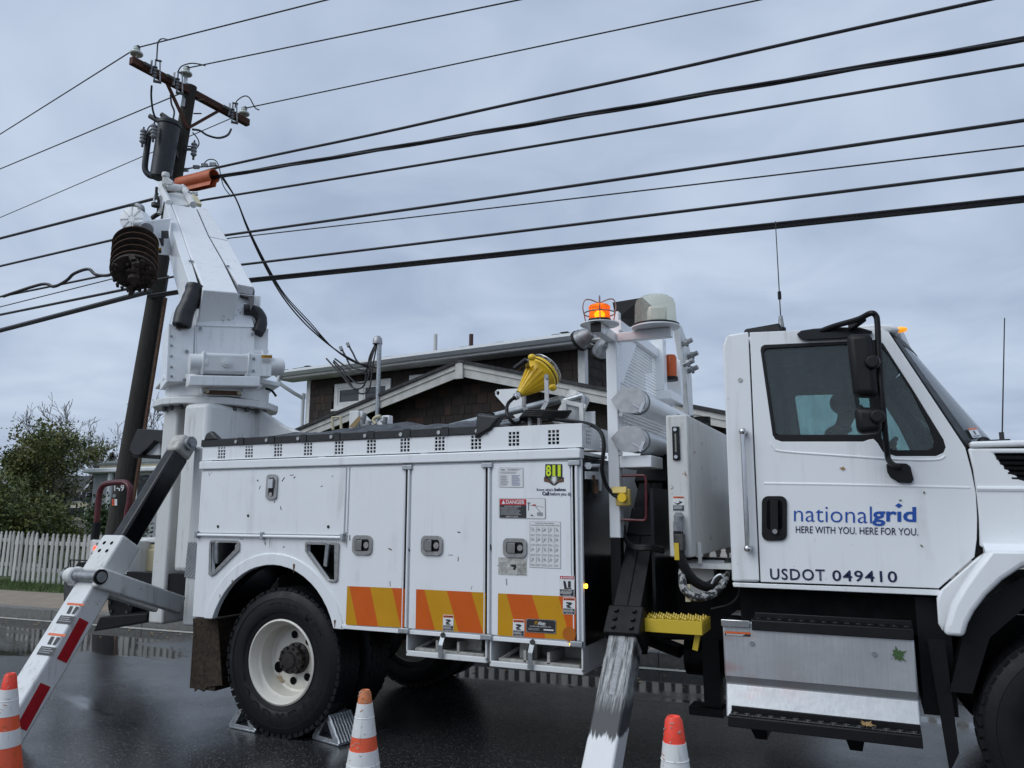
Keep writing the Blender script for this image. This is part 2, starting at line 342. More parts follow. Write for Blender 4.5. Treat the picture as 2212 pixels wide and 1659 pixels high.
# ------------------------------------------------------------------ mesh helpers
class MB:
    """collects geometry with material slots; build() links it as one mesh object"""
    def __init__(s, mat='white_paint'):
        s.v, s.f, s.fm, s.slots, s.cur = [], [], [], [], 0; s.m(mat)
    def m(s, name):
        if name not in s.slots: s.slots.append(name)
        s.cur = s.slots.index(name); return s
    def add(s, vs_, fs, mat=None):
        if mat: s.m(mat)
        o = len(s.v); s.v += [V(p) for p in vs_]
        for f in fs: s.f.append(tuple(i + o for i in f)); s.fm.append(s.cur)
        return s
    def hexa(s, b, t, mat=None):                      # two matching quads
        return s.add(list(b) + list(t), [(3, 2, 1, 0), (4, 5, 6, 7), (0, 1, 5, 4), (1, 2, 6, 5), (2, 3, 7, 6), (3, 0, 4, 7)], mat)
    def box(s, x0, x1, y0, y1, z0, z1, mat=None):
        return s.hexa([V((x0, y0, z0)), V((x1, y0, z0)), V((x1, y1, z0)), V((x0, y1, z0))],
                      [V((x0, y0, z1)), V((x1, y0, z1)), V((x1, y1, z1)), V((x0, y1, z1))], mat)
    def obox(s, c, ax, ay, az, mat=None):             # centre and three half-extent vectors
        p = lambda i, j, k: c + ax * i + ay * j + az * k
        return s.hexa([p(-1, -1, -1), p(1, -1, -1), p(1, 1, -1), p(-1, 1, -1)], [p(-1, -1, 1), p(1, -1, 1), p(1, 1, 1), p(-1, 1, 1)], mat)
    def bar(s, a, b, w, h, up=V((0, 0, 1)), mat=None):
        d = (b - a); L = d.length; d = d / L
        sd_ = d.cross(up); sd_ = sd_.normalized() if sd_.length > 1e-4 else V((1, 0, 0)); u = sd_.cross(d)
        return s.obox((a + b) / 2, d * (L / 2), sd_ * (w / 2), u * (h / 2), mat)
    def plate(s, outer, ext, holes=(), mat=None):
        """flat outline (with holes) pushed along ext"""
        if mat: s.m(mat)
        loops = [list(outer)] + [list(h) for h in holes]
        tris = tessellate_polygon([[V(p) for p in lp] for lp in loops])
        flat = [V(p) for lp in loops for p in lp]; n = len(flat)
        fs = [tuple(t) for t in tris] + [tuple(i + n for i in reversed(t)) for t in tris]
        k = 0
        for lp in loops:
            m_ = len(lp)
            for i in range(m_):
                a, b = k + i, k + (i + 1) % m_; fs.append((a, b, b + n, a + n))
            k += m_
        return s.add(flat + [p + ext for p in flat], fs)
    def tube(s, pts, r, n=8, closed=False, mat=None, caps=True):
        if mat: s.m(mat)
        pts = [V(p) for p in pts]; N = len(pts)
        rad = r if isinstance(r, (list, tuple)) else [r] * N
        vs_, prev = [], None
        for i, p in enumerate(pts):
            a = pts[(i - 1) % N] if (closed or i > 0) else p; b = pts[(i + 1) % N] if (closed or i < N - 1) else p
            t = (b - a); t = t.normalized() if t.length > 1e-9 else V((0, 0, 1))
            if prev is None:
                u = t.cross(V((0, 0, 1)));  u = u if u.length > 1e-3 else t.cross(V((1, 0, 0)))
            else: u = prev - t * prev.dot(t)
            u.normalize(); prev = u; w = t.cross(u)
            vs_ += [p + (u * math.cos(2 * math.pi * k / n) + w * math.sin(2 * math.pi * k / n)) * rad[i] for k in range(n)]
        fs = []
        for i in range(N if closed else N - 1):
            j = (i + 1) % N
            for k in range(n): fs.append((i * n + k, i * n + (k + 1) % n, j * n + (k + 1) % n, j * n + k))
        if caps and not closed: fs += [tuple(reversed(range(n))), tuple(range((N - 1) * n, N * n))]
        return s.add(vs_, fs)
    def cyl(s, a, b, r, r2=None, n=16, mat=None): return s.tube([a, b], [r, r if r2 is None else r2], n, mat=mat)
    def lathe(s, prof, org, axis, n=32, mat=None, a0=0, a1=2 * math.pi):
        """profile of (radius, distance along axis) turned about the axis"""
        if mat: s.m(mat)
        ax = axis.normalized(); u = ax.cross(V((0, 0, 1))); u = u if u.length > 1e-3 else ax.cross(V((1, 0, 0)))
        u.normalize(); w = ax.cross(u); full = abs(a1 - a0 - 2 * math.pi) < 1e-6; cnt = n if full else n + 1
        vs_ = []
        for r, h in prof:
            for k in range(cnt):
                a = a0 + (a1 - a0) * k / n; vs_.append(org + ax * h + (u * math.cos(a) + w * math.sin(a)) * r)
        fs = []
        for i in range(len(prof) - 1):
            for k in range(n):
                k2 = (k + 1) % cnt; fs.append((i * cnt + k, i * cnt + k2, (i + 1) * cnt + k2, (i + 1) * cnt + k))
        return s.add(vs_, fs)
    def disc(s, c, nrm, r, n=16, mat=None, t=.004):
        nrm = nrm.normalized(); return s.cyl(c, c + nrm * t, r, n=n, mat=mat)
    def ball(s, c, r, mat=None, n=10):
        rr = r if isinstance(r, V) else V((r, r, r))
        vs_, fs = [], []
        for i in range(n + 1):
            th = math.pi * i / n
            for k in range(n * 2):
                ph = math.pi * k / n; vs_.append(c + V((rr.x * math.sin(th) * math.cos(ph), rr.y * math.sin(th) * math.sin(ph), rr.z * math.cos(th))))
        for i in range(n):
            for k in range(n * 2): fs.append((i * 2 * n + k, i * 2 * n + (k + 1) % (2 * n), (i + 1) * 2 * n + (k + 1) % (2 * n), (i + 1) * 2 * n + k))
        return s.add(vs_, fs, mat)
    def build(s, name, parent=None, bev=0, ang=35, label=None, kind=None, normals=True, seg=2):
        me = bpy.data.meshes.new(name); me.from_pydata([tuple(p) for p in s.v], [], s.f)
        for k in s.slots: me.materials.append(MATS[k])
        me.polygons.foreach_set('material_index', s.fm)
        if normals:
            bm = bmesh.new(); bm.from_mesh(me); bmesh.ops.remove_doubles(bm, verts=bm.verts, dist=1e-5)
            bmesh.ops.recalc_face_normals(bm, faces=bm.faces); bm.to_mesh(me); bm.free()
        me.polygons.foreach_set('use_smooth', [True] * len(me.polygons)); me.set_sharp_from_angle(angle=R(ang)); me.update()
        o = bpy.data.objects.new(name, me); C.objects.link(o); attach(o, parent)
        if bev:
            b = o.modifiers.new('bevel', 'BEVEL'); b.width = bev; b.segments = seg; b.limit_method = 'ANGLE'; b.angle_limit = R(40); b.harden_normals = False
        if label: o['label'] = label
        if kind: o['kind'] = kind
        return o
def wmat(o):                                          # world matrix by hand (no depsgraph update while building)
    m = Matrix.LocRotScale(o.location, o.rotation_euler, o.scale)
    if o.parent: m = wmat(o.parent) @ o.matrix_parent_inverse @ m
    return m
def attach(o, parent):
    if parent is not None:
        o.parent = parent; o.matrix_parent_inverse = wmat(parent).inverted()
def tag(o, label, cat, group=None, kind=None):
    o['label'] = label; o['category'] = cat
    if group: o['group'] = group
    if kind: o['kind'] = kind
    return o
def thing(name, label, cat, loc=(0, 0, 0), group=None):
    o = bpy.data.objects.new(name, None); o.empty_display_size = .2; C.objects.link(o); o.location = loc
    return tag(o, label, cat, group)
def struct(mb, name, **k): o = mb.build(name, **k); o['kind'] = 'structure'; return o
def copy_tree(o, parent=None, off=None, rot=None):
    c = o.copy(); C.objects.link(c)
    if parent is not None: c.parent = parent
    for ch in list(o.children): copy_tree(ch, c)
    return c
def rrect(cx, cy, w, h, r, n=4):
    pts = []
    for ax_, ay, a0 in ((1, 1, 0), (-1, 1, 90), (-1, -1, 180), (1, -1, 270)):
        for i in range(n + 1):
            a = R(a0 + 90 * i / n); pts.append((cx + ax_ * (w / 2 - r) + r * math.cos(a), cy + ay * (h / 2 - r) + r * math.sin(a)))
    return pts
def smooth_path(pts, k=6):
    """Catmull-Rom through the points"""
    pts = [V(p) for p in pts]; out = []
    for i in range(len(pts) - 1):
        p0, p1, p2, p3 = pts[max(0, i - 1)], pts[i], pts[i + 1], pts[min(len(pts) - 1, i + 2)]
        for j in range(k):
            t = j / k; out.append(.5 * ((2 * p1) + (p2 - p0) * t + (2 * p0 - 5 * p1 + 4 * p2 - p3) * t * t + (3 * p1 - p0 - 3 * p2 + p3) * t ** 3))
    return out + [pts[-1]]
TXT = {}
def textmesh(s_, offset=0.0, space=1.0):
    key = (s_, offset, space)
    if key not in TXT:
        cu = bpy.data.curves.new('lettering', 'FONT'); cu.body = s_; cu.offset = offset; cu.space_character = space; cu.resolution_u = 3; cu.fill_mode = 'FRONT'
        ob = bpy.data.objects.new('lettering', cu); me = bpy.data.meshes.new_from_object(ob)
        vs_ = [v.co.copy() for v in me.vertices]; fs = [tuple(p.vertices) for p in me.polygons]
        bpy.data.objects.remove(ob); bpy.data.curves.remove(cu); bpy.data.meshes.remove(me)
        x0, x1 = min(v.x for v in vs_), max(v.x for v in vs_); q0, q1 = min(v.y for v in vs_), max(v.y for v in vs_)
        TXT[key] = ([((v.x - x0) / (x1 - x0), (q1 - v.y) / (q1 - q0)) for v in vs_], fs)
    return TXT[key]
class Decal:
    """flat print laid on a surface: (u, v) from the top left corner, levels a fraction of a millimetre apart"""
    def __init__(s, tl, tr, bl, nrm):
        s.o, s.a, s.b, s.n = V(tl), V(tr) - V(tl), V(bl) - V(tl), nrm.normalized(); s.mb = MB('decal_white')
    def p(s, u, v, lv): return s.o + s.a * u + s.b * v + s.n * (.0012 + .0011 * lv)
    def poly(s, pts, mat, lv=0): s.mb.add([s.p(u, v, lv) for u, v in pts], [tuple(range(len(pts)))], mat); return s
    def rect(s, u0, v0, u1, v1, mat, lv=0): return s.poly([(u0, v0), (u1, v0), (u1, v1), (u0, v1)], mat, lv)
    def rrect(s, u0, v0, u1, v1, ru, mat, lv=0):
        k = s.a.length / s.b.length; pts = rrect((u0 + u1) / 2 * k, (v0 + v1) / 2, (u1 - u0) * k, (v1 - v0), ru * k)
        return s.poly([(x / k, y) for x, y in pts], mat, lv)
    def oval(s, u, v, ru, rv, mat, lv=0, n=20): return s.poly([(u + ru * math.cos(2 * math.pi * i / n), v + rv * math.sin(2 * math.pi * i / n)) for i in range(n)], mat, lv)
    def text(s, t, u0, v0, u1, v1, mat, lv=1, offset=0.0, space=1.0):
        vs_, fs = textmesh(t, offset, space)
        s.mb.add([s.p(u0 + (u1 - u0) * x, v0 + (v1 - v0) * y, lv) for x, y in vs_], fs, mat); return s
    def lines(s, u0, v0, u1, v1, n, mat, lv=1, fill=.55, rag=.3):
        for i in range(n):
            a = v0 + (v1 - v0) * i / n; s.rect(u0, a, u1 - (u1 - u0) * rag * random.random(), a + (v1 - v0) / n * fill, mat, lv)
        return s
    def build(s, name, parent, label=None): return s.mb.build(name, parent, label=label, normals=False, ang=180)
# ------------------------------------------------------------------ ground, road, kerb, walk
ra = math.atan(.047); RE = V((math.cos(ra), math.sin(ra), 0)); RN = V((-math.sin(ra), math.cos(ra), 0))
K0 = V((-12, 7.70, 0))                                # a point at the foot of the kerb
def rp_(u, w, z=0.0): return K0 + RE * u + RN * w + V((0, 0, z))
def strip(mb, u0, u1, w0, w1, z, mat=None): return mb.add([rp_(u0, w0, z), rp_(u1, w0, z), rp_(u1, w1, z), rp_(u0, w1, z)], [(0, 1, 2, 3)], mat)
g = MB('yard_earth'); g.add([V((-1500, -1500, -.03)), V((1500, -1500, -.03)), V((1500, 1500, -.03)), V((-1500, 1500, -.03))], [(0, 1, 2, 3)])
struct(g, 'ground')
g = MB('wet_asphalt'); N = 60
strip(g, -300, 300, -11, .02, 0.0); struct(g, 'road')
g = MB('lawn'); strip(g, -60, 60, 1.66, 12, .145); struct(g, 'lawn')
g = MB('road_paint'); strip(g, -300, 300, -.15, -.05, .004); struct(g, 'edge_line')
kerb = bpy.data.objects.new('kerb', None); C.objects.link(kerb); kerb['kind'] = 'structure'
st = MB('granite'); st.box(-.897, .897, 0, .16, -.1, .15); s0 = st.build('kerb_stone', bev=.012)
walk = bpy.data.objects.new('pavement', None); C.objects.link(walk); walk['kind'] = 'structure'
sl = MB('concrete_walk'); sl.box(-.745, .745, 0, 1.49, -.1, .148); s1 = sl.build('paving_slab', bev=.008)
for i in range(-13, 18):
    for proto, par, step, w in ((s0, kerb, 1.8, 0.0), (s1, walk, 1.5, .17)):
        if step * i > 20 and step == 1.8: continue
        o = proto if i == -13 else proto.copy()
        if i != -13: C.objects.link(o)
        o.location = rp_(step * i, w, random.uniform(-.003, .003)); o.rotation_euler = (0, 0, ra); o.parent = par
# grass tufts on the verge in front of the fence
gb = MB('grass_blade'); vs_, fs = [], []
for i in range(9000):
    u = random.uniform(-7.5, 1.5); w = random.uniform(1.68, 2.9); p = rp_(u, w, .14)
    h = random.uniform(.04, .11); a = random.uniform(0, 6.28); d = V((math.cos(a), math.sin(a), 0)) * .006; ln = V((random.uniform(-.03, .03), random.uniform(-.03, .03), h))
    k = len(vs_); vs_ += [p - d, p + d, p + ln]; fs.append((k, k + 1, k + 2))
gb.add(vs_, fs); o = gb.build('verge_grass', normals=False, kind='stuff'); tag(o, 'wet green grass along the foot of the picket fence', 'grass')
# wet fallen leaves and twigs in the gutter
lm = MB('leaf_dry'); vs_, fs = [], []
for i in range(260):
    u = random.uniform(-6, 12); w = -abs(random.gauss(.0, .5)) - .02; p = rp_(u, w, .006); a = random.uniform(0, 6.28); r_ = random.uniform(.012, .035)
    k = len(vs_); vs_ += [p + V((math.cos(a + t) * r_ * f_, math.sin(a + t) * r_ * f_, random.uniform(0, .006))) for t, f_ in ((0, 1), (1.3, .5), (2.4, .9), (3.6, .5), (5, .8))]
    fs.append(tuple(range(k, k + 5)))
lm.add(vs_, fs); o = lm.build('gutter_leaves', normals=False, kind='stuff'); tag(o, 'scattered brown leaf scraps lying along the wet gutter', 'leaves')

# ------------------------------------------------------------------ picket fences
def fence(name, label, x0, x1, y, zb, ht, step):
    t = thing(name, label, 'fence', ((x0 + x1) / 2, y, zb), 'white picket fences by the pavement')
    w = step * .27; pk = MB('picket_wood')
    prof = [(-w, 0), (w, 0), (w, ht - .1), (w * .55, ht - .055), (w * .75, ht - .04), (0, ht), (-w * .75, ht - .04), (-w * .55, ht - .055), (-w, ht - .1)]
    pk.plate([V((a, 0, b)) for a, b in prof], V((0, .02, 0)))
    p0 = pk.build('picket'); n = int((x1 - x0) / step)
    for i in range(n):
        o = p0 if i == 0 else p0.copy()
        if i: C.objects.link(o)
        o.location = (x0 + step * (i + .5) - t.location.x, -.001 * (i % 3), random.uniform(-.012, .012)); o.rotation_euler = (random.uniform(-.02, .02), random.uniform(-.026, .026), 0)
        o.parent = t
    for h in (.22, ht * .76):
        r_ = MB('picket_wood'); r_.box(x0, x1, y + .022, y + .06, zb + h, zb + h + .075); r_.build('rail', t)
    x = x0
    while x <= x1:
        r_ = MB('picket_wood'); r_.box(x - .045, x + .045, y + .062, y + .15, zb - .1, zb + ht * .92); r_.build('post', t); x += 2.4
fence('picket_fence', 'grey white picket fence standing behind the pavement', -16.05, 4.5, 10.23, .16, .98, .158)
fence('picket_fence', 'weathered picket fence set farther back at the left edge', -21, -16.3, 11.0, .16, .98, .158)

# ------------------------------------------------------------------ shingled house
ph = R(-6); HE = V((math.cos(ph), math.sin(ph), 0)); HN = V((math.sin(ph), -math.cos(ph), 0))
H0 = onY((662, 900), 15.0); H0.z = 0
def hw(p, d=0.0): return onP(p, H0 + HN * d, HN)                     # pixel -> point on the wall (d metres proud of it)
def hc(p): return (p - H0).dot(HE), p.z                              # wall coordinates
def hp(u, z, d=0.0): return H0 + HE * u + HN * d + V((0, 0, z))
U1 = hc(hw((1262, 800)))[0]                                          # right corner of the upper wall
EZ = hc(hw((940, 787)))[1]                                           # underside of the eave
house = thing('shingled_house', 'dark brown shingled house with white trim behind the truck', 'house', H0)
hb = MB('house_dark')
hb.hexa([hp(.02, 0, -.03), hp(U1 - .02, 0, -.03), hp(U1 - .02, 0, -3.4), hp(.02, 0, -3.4)], [hp(.02, EZ, -.03), hp(U1 - .02, EZ, -.03), hp(U1 - .02, EZ, -3.4), hp(.02, EZ, -3.4)])
hb.build('wall', house)
rf = MB('roof_shingle'); u0, u1 = -.55, U1 + .28
rf.plate([hp(u0, EZ + .16, .46), hp(u0, EZ + .55, -1.7), hp(u0, EZ + .16, -3.8), hp(u0, EZ + .05, -3.8), hp(u0, EZ + .45, -1.7), hp(u0, EZ + .05, .46)], HE * (u1 - u0))
roof = rf.build('roof', house)
for i in range(46):                                                   # lifted edges of the roof courses along the eave
    a = u0 + (u1 - u0) * (i + .5) / 46
    k = MB('roof_shingle'); lift = random.choice((0, 0, .005, .02, .05) if i < 8 or i > 38 else (0, 0, 0, .01))
    k.obox(hp(a, EZ + .185 + lift / 2, .44), HE * ((u1 - u0) / 92 - .006), HN * .09 + V((0, 0, -.012 + lift * .3)), V((0, 0, .007)))
    k.build('roof_shingle', roof)
gt = MB('gutter_white'); gt.plate([hp(u0, EZ + .16, .5), hp(u0, EZ + .16, .62), hp(u0, EZ + .10, .63), hp(u0, EZ + .03, .56), hp(u0, EZ + .02, .5)], HE * (u1 - u0))
gt.build('gutter', house)
fc = MB('trim_white'); fc.hexa([hp(u0, EZ - .02, .47), hp(u1, EZ - .02, .47), hp(u1, EZ - .02, .497), hp(u0, EZ - .02, .497)], [hp(u0, EZ + .15, .47), hp(u1, EZ + .15, .47), hp(u1, EZ + .15, .497), hp(u0, EZ + .15, .497)])
fc.hexa([hp(u0, EZ - .035, 0), hp(u1, EZ - .035, 0), hp(u1, EZ - .035, .468), hp(u0, EZ - .035, .468)], [hp(u0, EZ - .003, 0), hp(u1, EZ - .003, 0), hp(u1, EZ - .003, .468), hp(u0, EZ - .003, .468)])
fc.build('eave_trim', house)
rk = MB('trim_white'); rk.plate([hp(u1 + .003, EZ - .05, .6), hp(u1 + .003, EZ + .15, .6), hp(u1 + .003, EZ + .53, -1.7), hp(u1 + .003, EZ + .33, -1.7)], HE * .03); rk.build('rake_board', house)
for u in (0.0, U1 - .12):
    cbm = MB('trim_white'); cbm.hexa([hp(u, 0, .0), hp(u + .12, 0, .0), hp(u + .12, 0, .035), hp(u, 0, .035)], [hp(u, EZ - .04, 0), hp(u + .12, EZ - .04, 0), hp(u + .12, EZ - .04, .035), hp(u, EZ - .04, .035)])
    cbm.build('corner_board', house)
cbm = MB('trim_white'); cbm.hexa([hp(U1 + .0, 0, -.12), hp(U1 + .03, 0, -.12), hp(U1 + .03, 0, .035), hp(U1 + .0, 0, .035)], [hp(U1, EZ - .04, -.12), hp(U1 + .03, EZ - .04, -.12), hp(U1 + .03, EZ - .04, .035), hp(U1, EZ - .04, .035)])
cbm.build('corner_board', house)
ds = MB('gutter_white'); ds.tube(smooth_path([hp(-.42, EZ + .05, .55), hp(-.42, EZ - .12, .55), hp(-.2, EZ - .35, .3), hp(-.06, EZ - .5, .08), hp(-.06, EZ - .7, .08), hp(-.06, .3, .08)]), .045, 8); ds.build('downspout', house)
# gable porch in front
GD = 2.1; G0 = H0 + HN * GD
def gw(p, d=0.0): return onP(p, G0 + HN * d, HN)
def gc(p): q = gw(p); return (q - H0).dot(HE), q.z
ap, lf, rt = gc((995, 783)), gc((638, 933)), gc((1590, 899))
apb, lfb, rtb = gc((995, 813)), gc((668, 943)), gc((1590, 929))
for (a, b, c_, d_) in ((lf, ap, apb, lfb), (ap, rt, rtb, apb)):
    k = MB('trim_grey'); k.plate([hp(a[0], a[1] - .01, GD), hp(b[0], b[1] - .01, GD), hp(c_[0], c_[1], GD), hp(d_[0], d_[1], GD)], HN * -.04)
    k.plate([hp(a[0], a[1] - .012, GD + .022), hp(b[0], b[1] - .012, GD + .022), hp(b[0], b[1] - .1, GD + .022), hp(a[0], a[1] - .1, GD + .022)], HN * -.02)
    k.build('barge_board', house)
    s_ = MB('roof_shingle'); s_.plate([hp(a[0], a[1] + .05, GD + .06), hp(b[0], b[1] + .05, GD + .06), hp(b[0], b[1] - .008, GD + .06), hp(a[0], a[1] - .008, GD + .06)], HN * -(GD + 2.5))
    s_.build('porch_roof', house)
k = MB('trim_grey'); k.obox(hp(ap[0], (ap[1] + apb[1]) / 2 - .02, GD + .035), HE * .08, HN * .02, V((0, 0, (ap[1] - apb[1]) / 2 + .03))); k.build('apex_block', house)
GW = GD - .42
uL = gc((700, 900))[0]; uR = rt[0] + .6
def gtop(u): return apb[1] + ((lfb[1] - apb[1]) * (ap[0] - u) / (ap[0] - lfb[0]) if u < ap[0] else (rtb[1] - apb[1]) * (u - ap[0]) / (rtb[0] - ap[0])) + .12
gwb = MB('house_dark'); gwb.plate([hp(uL, 0, GW), hp(uR, 0, GW), hp(uR, gtop(uR), GW), hp(ap[0], gtop(ap[0]), GW), hp(uL, gtop(uL), GW)], HN * -(GW - .04)); gwb.build('porch_wall', house)
# windows on the upper wall
def hwin(tl, br, panes):
    (ua, za), (ub, zb) = hc(hw(tl)), hc(hw(br))
    f_ = MB('trim_white'); cw = .11
    f_.plate([hp(ua, zb, .0), hp(ub, zb, .0), hp(ub, za, .0), hp(ua, za, .0)], HN * .05, [[hp(ua + cw, zb + cw, 0), hp(ub - cw, zb + cw, 0), hp(ub - cw, za - cw, 0), hp(ua + cw, za - cw, 0)]])
    w = (ub - ua - 2 * cw) / panes
    for i in range(panes - 1): f_.obox(hp(ua + cw + w * (i + 1), (za + zb) / 2, .025), HE * .05, HN * .022, V((0, 0, (za - zb) / 2 - cw)))
    f_.hexa([hp(ua - .05, zb - .05, 0), hp(ub + .05, zb - .05, 0), hp(ub + .05, zb - .05, .1), hp(ua - .05, zb - .05, .1)], [hp(ua - .05, zb - .002, 0), hp(ub + .05, zb - .002, 0), hp(ub + .05, zb - .002, .1), hp(ua - .05, zb - .002, .1)])
    w_ = f_.build('window', house)
    for i in range(panes):
        a = ua + cw + w * i + (.05 if i else 0); b = ua + cw + w * (i + 1) - (.05 if i < panes - 1 else 0)
        q = MB('trim_white'); q.plate([hp(a, zb + cw, .012), hp(b, zb + cw, .012), hp(b, za - cw, .012), hp(a, za - cw, .012)], HN * .02, [[hp(a + .05, zb + cw + .05, .012), hp(b - .05, zb + cw + .05, .012), hp(b - .05, za - cw - .05, .012), hp(a + .05, za - cw - .05, .012)]])
        q.plate([hp(a + .04, zb + cw + .04, .004), hp(b - .04, zb + cw + .04, .004), hp(b - .04, za - cw - .04, .004), hp(a + .04, za - cw - .04, .004)], HN * .006, mat='window_pane')
        q.build('pane', w_)
    return ua, zb, ub, za
W1 = hwin((726, 831), (845, 874), 2)
W2 = hwin((887, 812), (1000, 854), 2)
# wood shingles, one by one where they show; the rest of the courses as one mass
sg = MB('wood_shingle'); sg.hexa([V((-.5, -.5, 0)), V((.5, -.5, 0)), V((.5, .5, 0)), V((-.5, .5, 0))], [V((-.5, .1, 1)), V((.5, .1, 1)), V((.5, .5, 1)), V((-.5, .5, 1))])
proto = sg.build('shingle', house); proto_me = proto.data; bpy.data.objects.remove(proto)
cand = []
EXP = .185
def courses(u0, u1, z0, ztop, d, axis, org, skip=()):
    z = z0; row = 0
    while z < max(ztop(u0), ztop(u1), ztop((u0 + u1) / 2)):
        u = u0 - random.uniform(0, .15)
        while u < u1:
            w = random.uniform(.12, .26); a, b = max(u, u0), min(u + w, u1)
            if b - a > .03 and z + .06 < ztop((a + b) / 2) and not any(s[0] < (a + b) / 2 < s[2] and s[1] - .1 < z + .09 < s[3] for s in skip):
                cand.append((axis, org, (a + b) / 2, b - a - .008, z - random.uniform(0, .012), d))
            u += w
        z += EXP; row += 1
courses(.12, U1 - .12, 3.1, lambda u: EZ - .04, .0, HE, H0, (W1, W2))
nmain = len(cand)
courses(ap[0] - 3.4, uR, 2.3, gtop, GW, HE, H0)
SH = H0 + HE * (U1 - .03)                                            # side wall on the right, facing along the road
courses(.12, 3.3, 3.2, lambda u: EZ - .02, .0, -HN, SH)
def vis(c):
    axis, org, u, w, z, d = c; n = HN if axis is HE else HE
    p = org + axis * u + n * d + V((0, 0, z)); q = p - O; dd = q.dot(FW)
    return (CX + F * q.dot(RT) / dd, CY - F * q.dot(UP) / dd, dd, p, n)
ranked = []
for c in cand:
    px, py, dd, p, n = vis(c)
    hid = py > 930 or px > 1300 or (c[5] == 0.0 and c[0] is HE and py > (783 + (995 - px) * .42 if px < 995 else 783 + (px - 995) * .2))
    ranked.append(((1 if hid else 0), dd, c, p, n))
ranked.sort(key=lambda t: (t[0], t[1] + random.random() * 6))
rest = MB('wood_shingle')
for i, (hid, dd, c, p, n) in enumerate(ranked):
    axis, org, u, w, z, d = c; th = random.uniform(.014, .022)
    if i < 300 and not hid:
        o = bpy.data.objects.new('shingle', proto_me); C.objects.link(o)
        o.matrix_world = Matrix.Translation(p + n * (th / 2 - .002)) @ Matrix(((axis.x, -n.x, 0, 0), (axis.y, -n.y, 0, 0), (0, 0, 1, 0), (0, 0, 0, 1))) @ Matrix.Diagonal((w, th, EXP + .01, 1))
        mw = o.matrix_world.copy(); o.location, o.rotation_euler, o.scale = mw.translation, mw.to_euler(), mw.to_scale(); attach(o, house)
    else:
        rest.obox(p + n * (th / 2) + V((0, 0, EXP / 2)), axis * (w / 2), n * (th / 2) - V((0, 0, .0)), V((0, 0, EXP / 2)) - n * .006)
rest.build('shingle_courses', house, kind='stuff', normals=False)
# vent pipes, service mast
for px, y0_, y1_, m_, r_ in ((940, 722, 775, 'pvc_white', .045), (1017, 722, 768, 'copper_brown', .05)):
    a, b = onP((px, y1_), H0 - HN * 1.0, HN), onP((px + 1, y0_), H0 - HN * 1.0, HN); k = MB(m_); k.cyl(a - V((0, 0, .3)), b, r_, n=12); k.build('vent_pipe', house)
ms = MB('galvanised'); a, b = gw((815, 905), .03), gw((816, 741), .03); b.x = a.x; b.y = a.y; ms.cyl(a - V((0, 0, 1)), b, .045, n=14)
mast = ms.build('service_mast', house)
wh = MB('cast_aluminium'); wh.lathe([(0.001, .17), (.05, .16), (.09, .11), (.1, .03), (.1, .0), (0.001, 0)], b - HE * .05 + V((0, 0, -.02)), V((0, 0, 1)), 16); wh.build('weather_head', mast)
dr = MB('wire_black'); h = b - HE * .1
for k_, (dx, dz) in enumerate(((-.05, .55), (-.02, .75), (.03, .95), (-.09, .85))):
    dr.tube(smooth_path([h + V((.02 * k_, 0, 0)), h + V((dx - .05, -.05, -dz * .5)), h + V((dx - .1, -.08, -dz)), h + V((dx - .38, -.05, -dz * 1.02 - .02)), h + V((dx - .7, 0, -dz * .72)), h + V((dx - .95 - k_ * .06, 0, -dz * .42 + k_ * .05))]), .017, 6)
dr.build('drip_loop', mast)
for q in ((737, 752), (752, 744)):
    k = MB('wire_black'); p = gw(q, .1); k.tube(smooth_path([p, p + V((.12, 0, -.18)), p + V((.3, 0, -.42)), p + V((.75, 0, -.55))]), .018, 6); k.cyl(p - V((.02, 0, -.03)), p + V((.02, 0, -.05)), .035, n=8, mat='hardware_grey'); k.build('splice_tail', mast)

# ------------------------------------------------------------------ small white-trimmed house behind the pole
Y_L = 17.0
bh = thing('low_house', 'low grey house with white gutter partly hidden behind the utility pole', 'house', onY((250, 1160), Y_L))
a, b = onY((203, 1024), Y_L), onY((420, 1024), Y_L); zt = a.z
k = MB('grey_wall'); k.box(a.x, b.x, Y_L, Y_L + 6, 0, zt); k.build('wall', bh)
k = MB('gutter_white'); zg = onY((200, 1014), Y_L).z; k.box(a.x - .1, b.x, Y_L - .35, Y_L - .2, zt + .02, zg); k.box(a.x - .06, b.x, Y_L - .2, Y_L + .1, zt + .003, zg + .02); k.build('gutter', bh, bev=.03)
k = MB('cream_wall'); k.box(a.x + .1, b.x, Y_L + .1, Y_L + .2, zg + .02, onY((210, 1005), Y_L).z); k.build('frieze', bh)
k = MB('asphalt_roof_pale'); zr = onY((212, 1005), Y_L).z; k.plate([V((a.x + .05, Y_L + .05, zr)), V((b.x, Y_L + .05, zr)), V((b.x, Y_L + 3, zr + .75)), V((a.x + 1.2, Y_L + 3, zr + .75))], V((0, 0, .06))); k.build('roof', bh)
w0, w1 = onY((303, 1019), Y_L), onY((325, 1085), Y_L)
k = MB('trim_white'); k.box(w0.x - .1, w1.x + .1, Y_L - .05, Y_L - .002, w1.z - .1, w0.z + .02); wnd = k.build('window', bh)
k = MB('window_pane'); k.box(w0.x, w1.x, Y_L - .06, Y_L - .052, w1.z, w0.z - .1); k.build('pane', wnd)
k = MB('trim_white'); k.box(w0.x - .5, w0.x - .25, Y_L - .06, Y_L - .002, 0, zt - .02); k.build('corner_board', bh)
k = MB('gutter_white'); k.cyl(V((onY((247, 1030), Y_L).x, Y_L - .12, zt)), V((onY((247, 1030), Y_L).x, Y_L - .12, .2)), .09, n=10); k.build('downspout', bh)

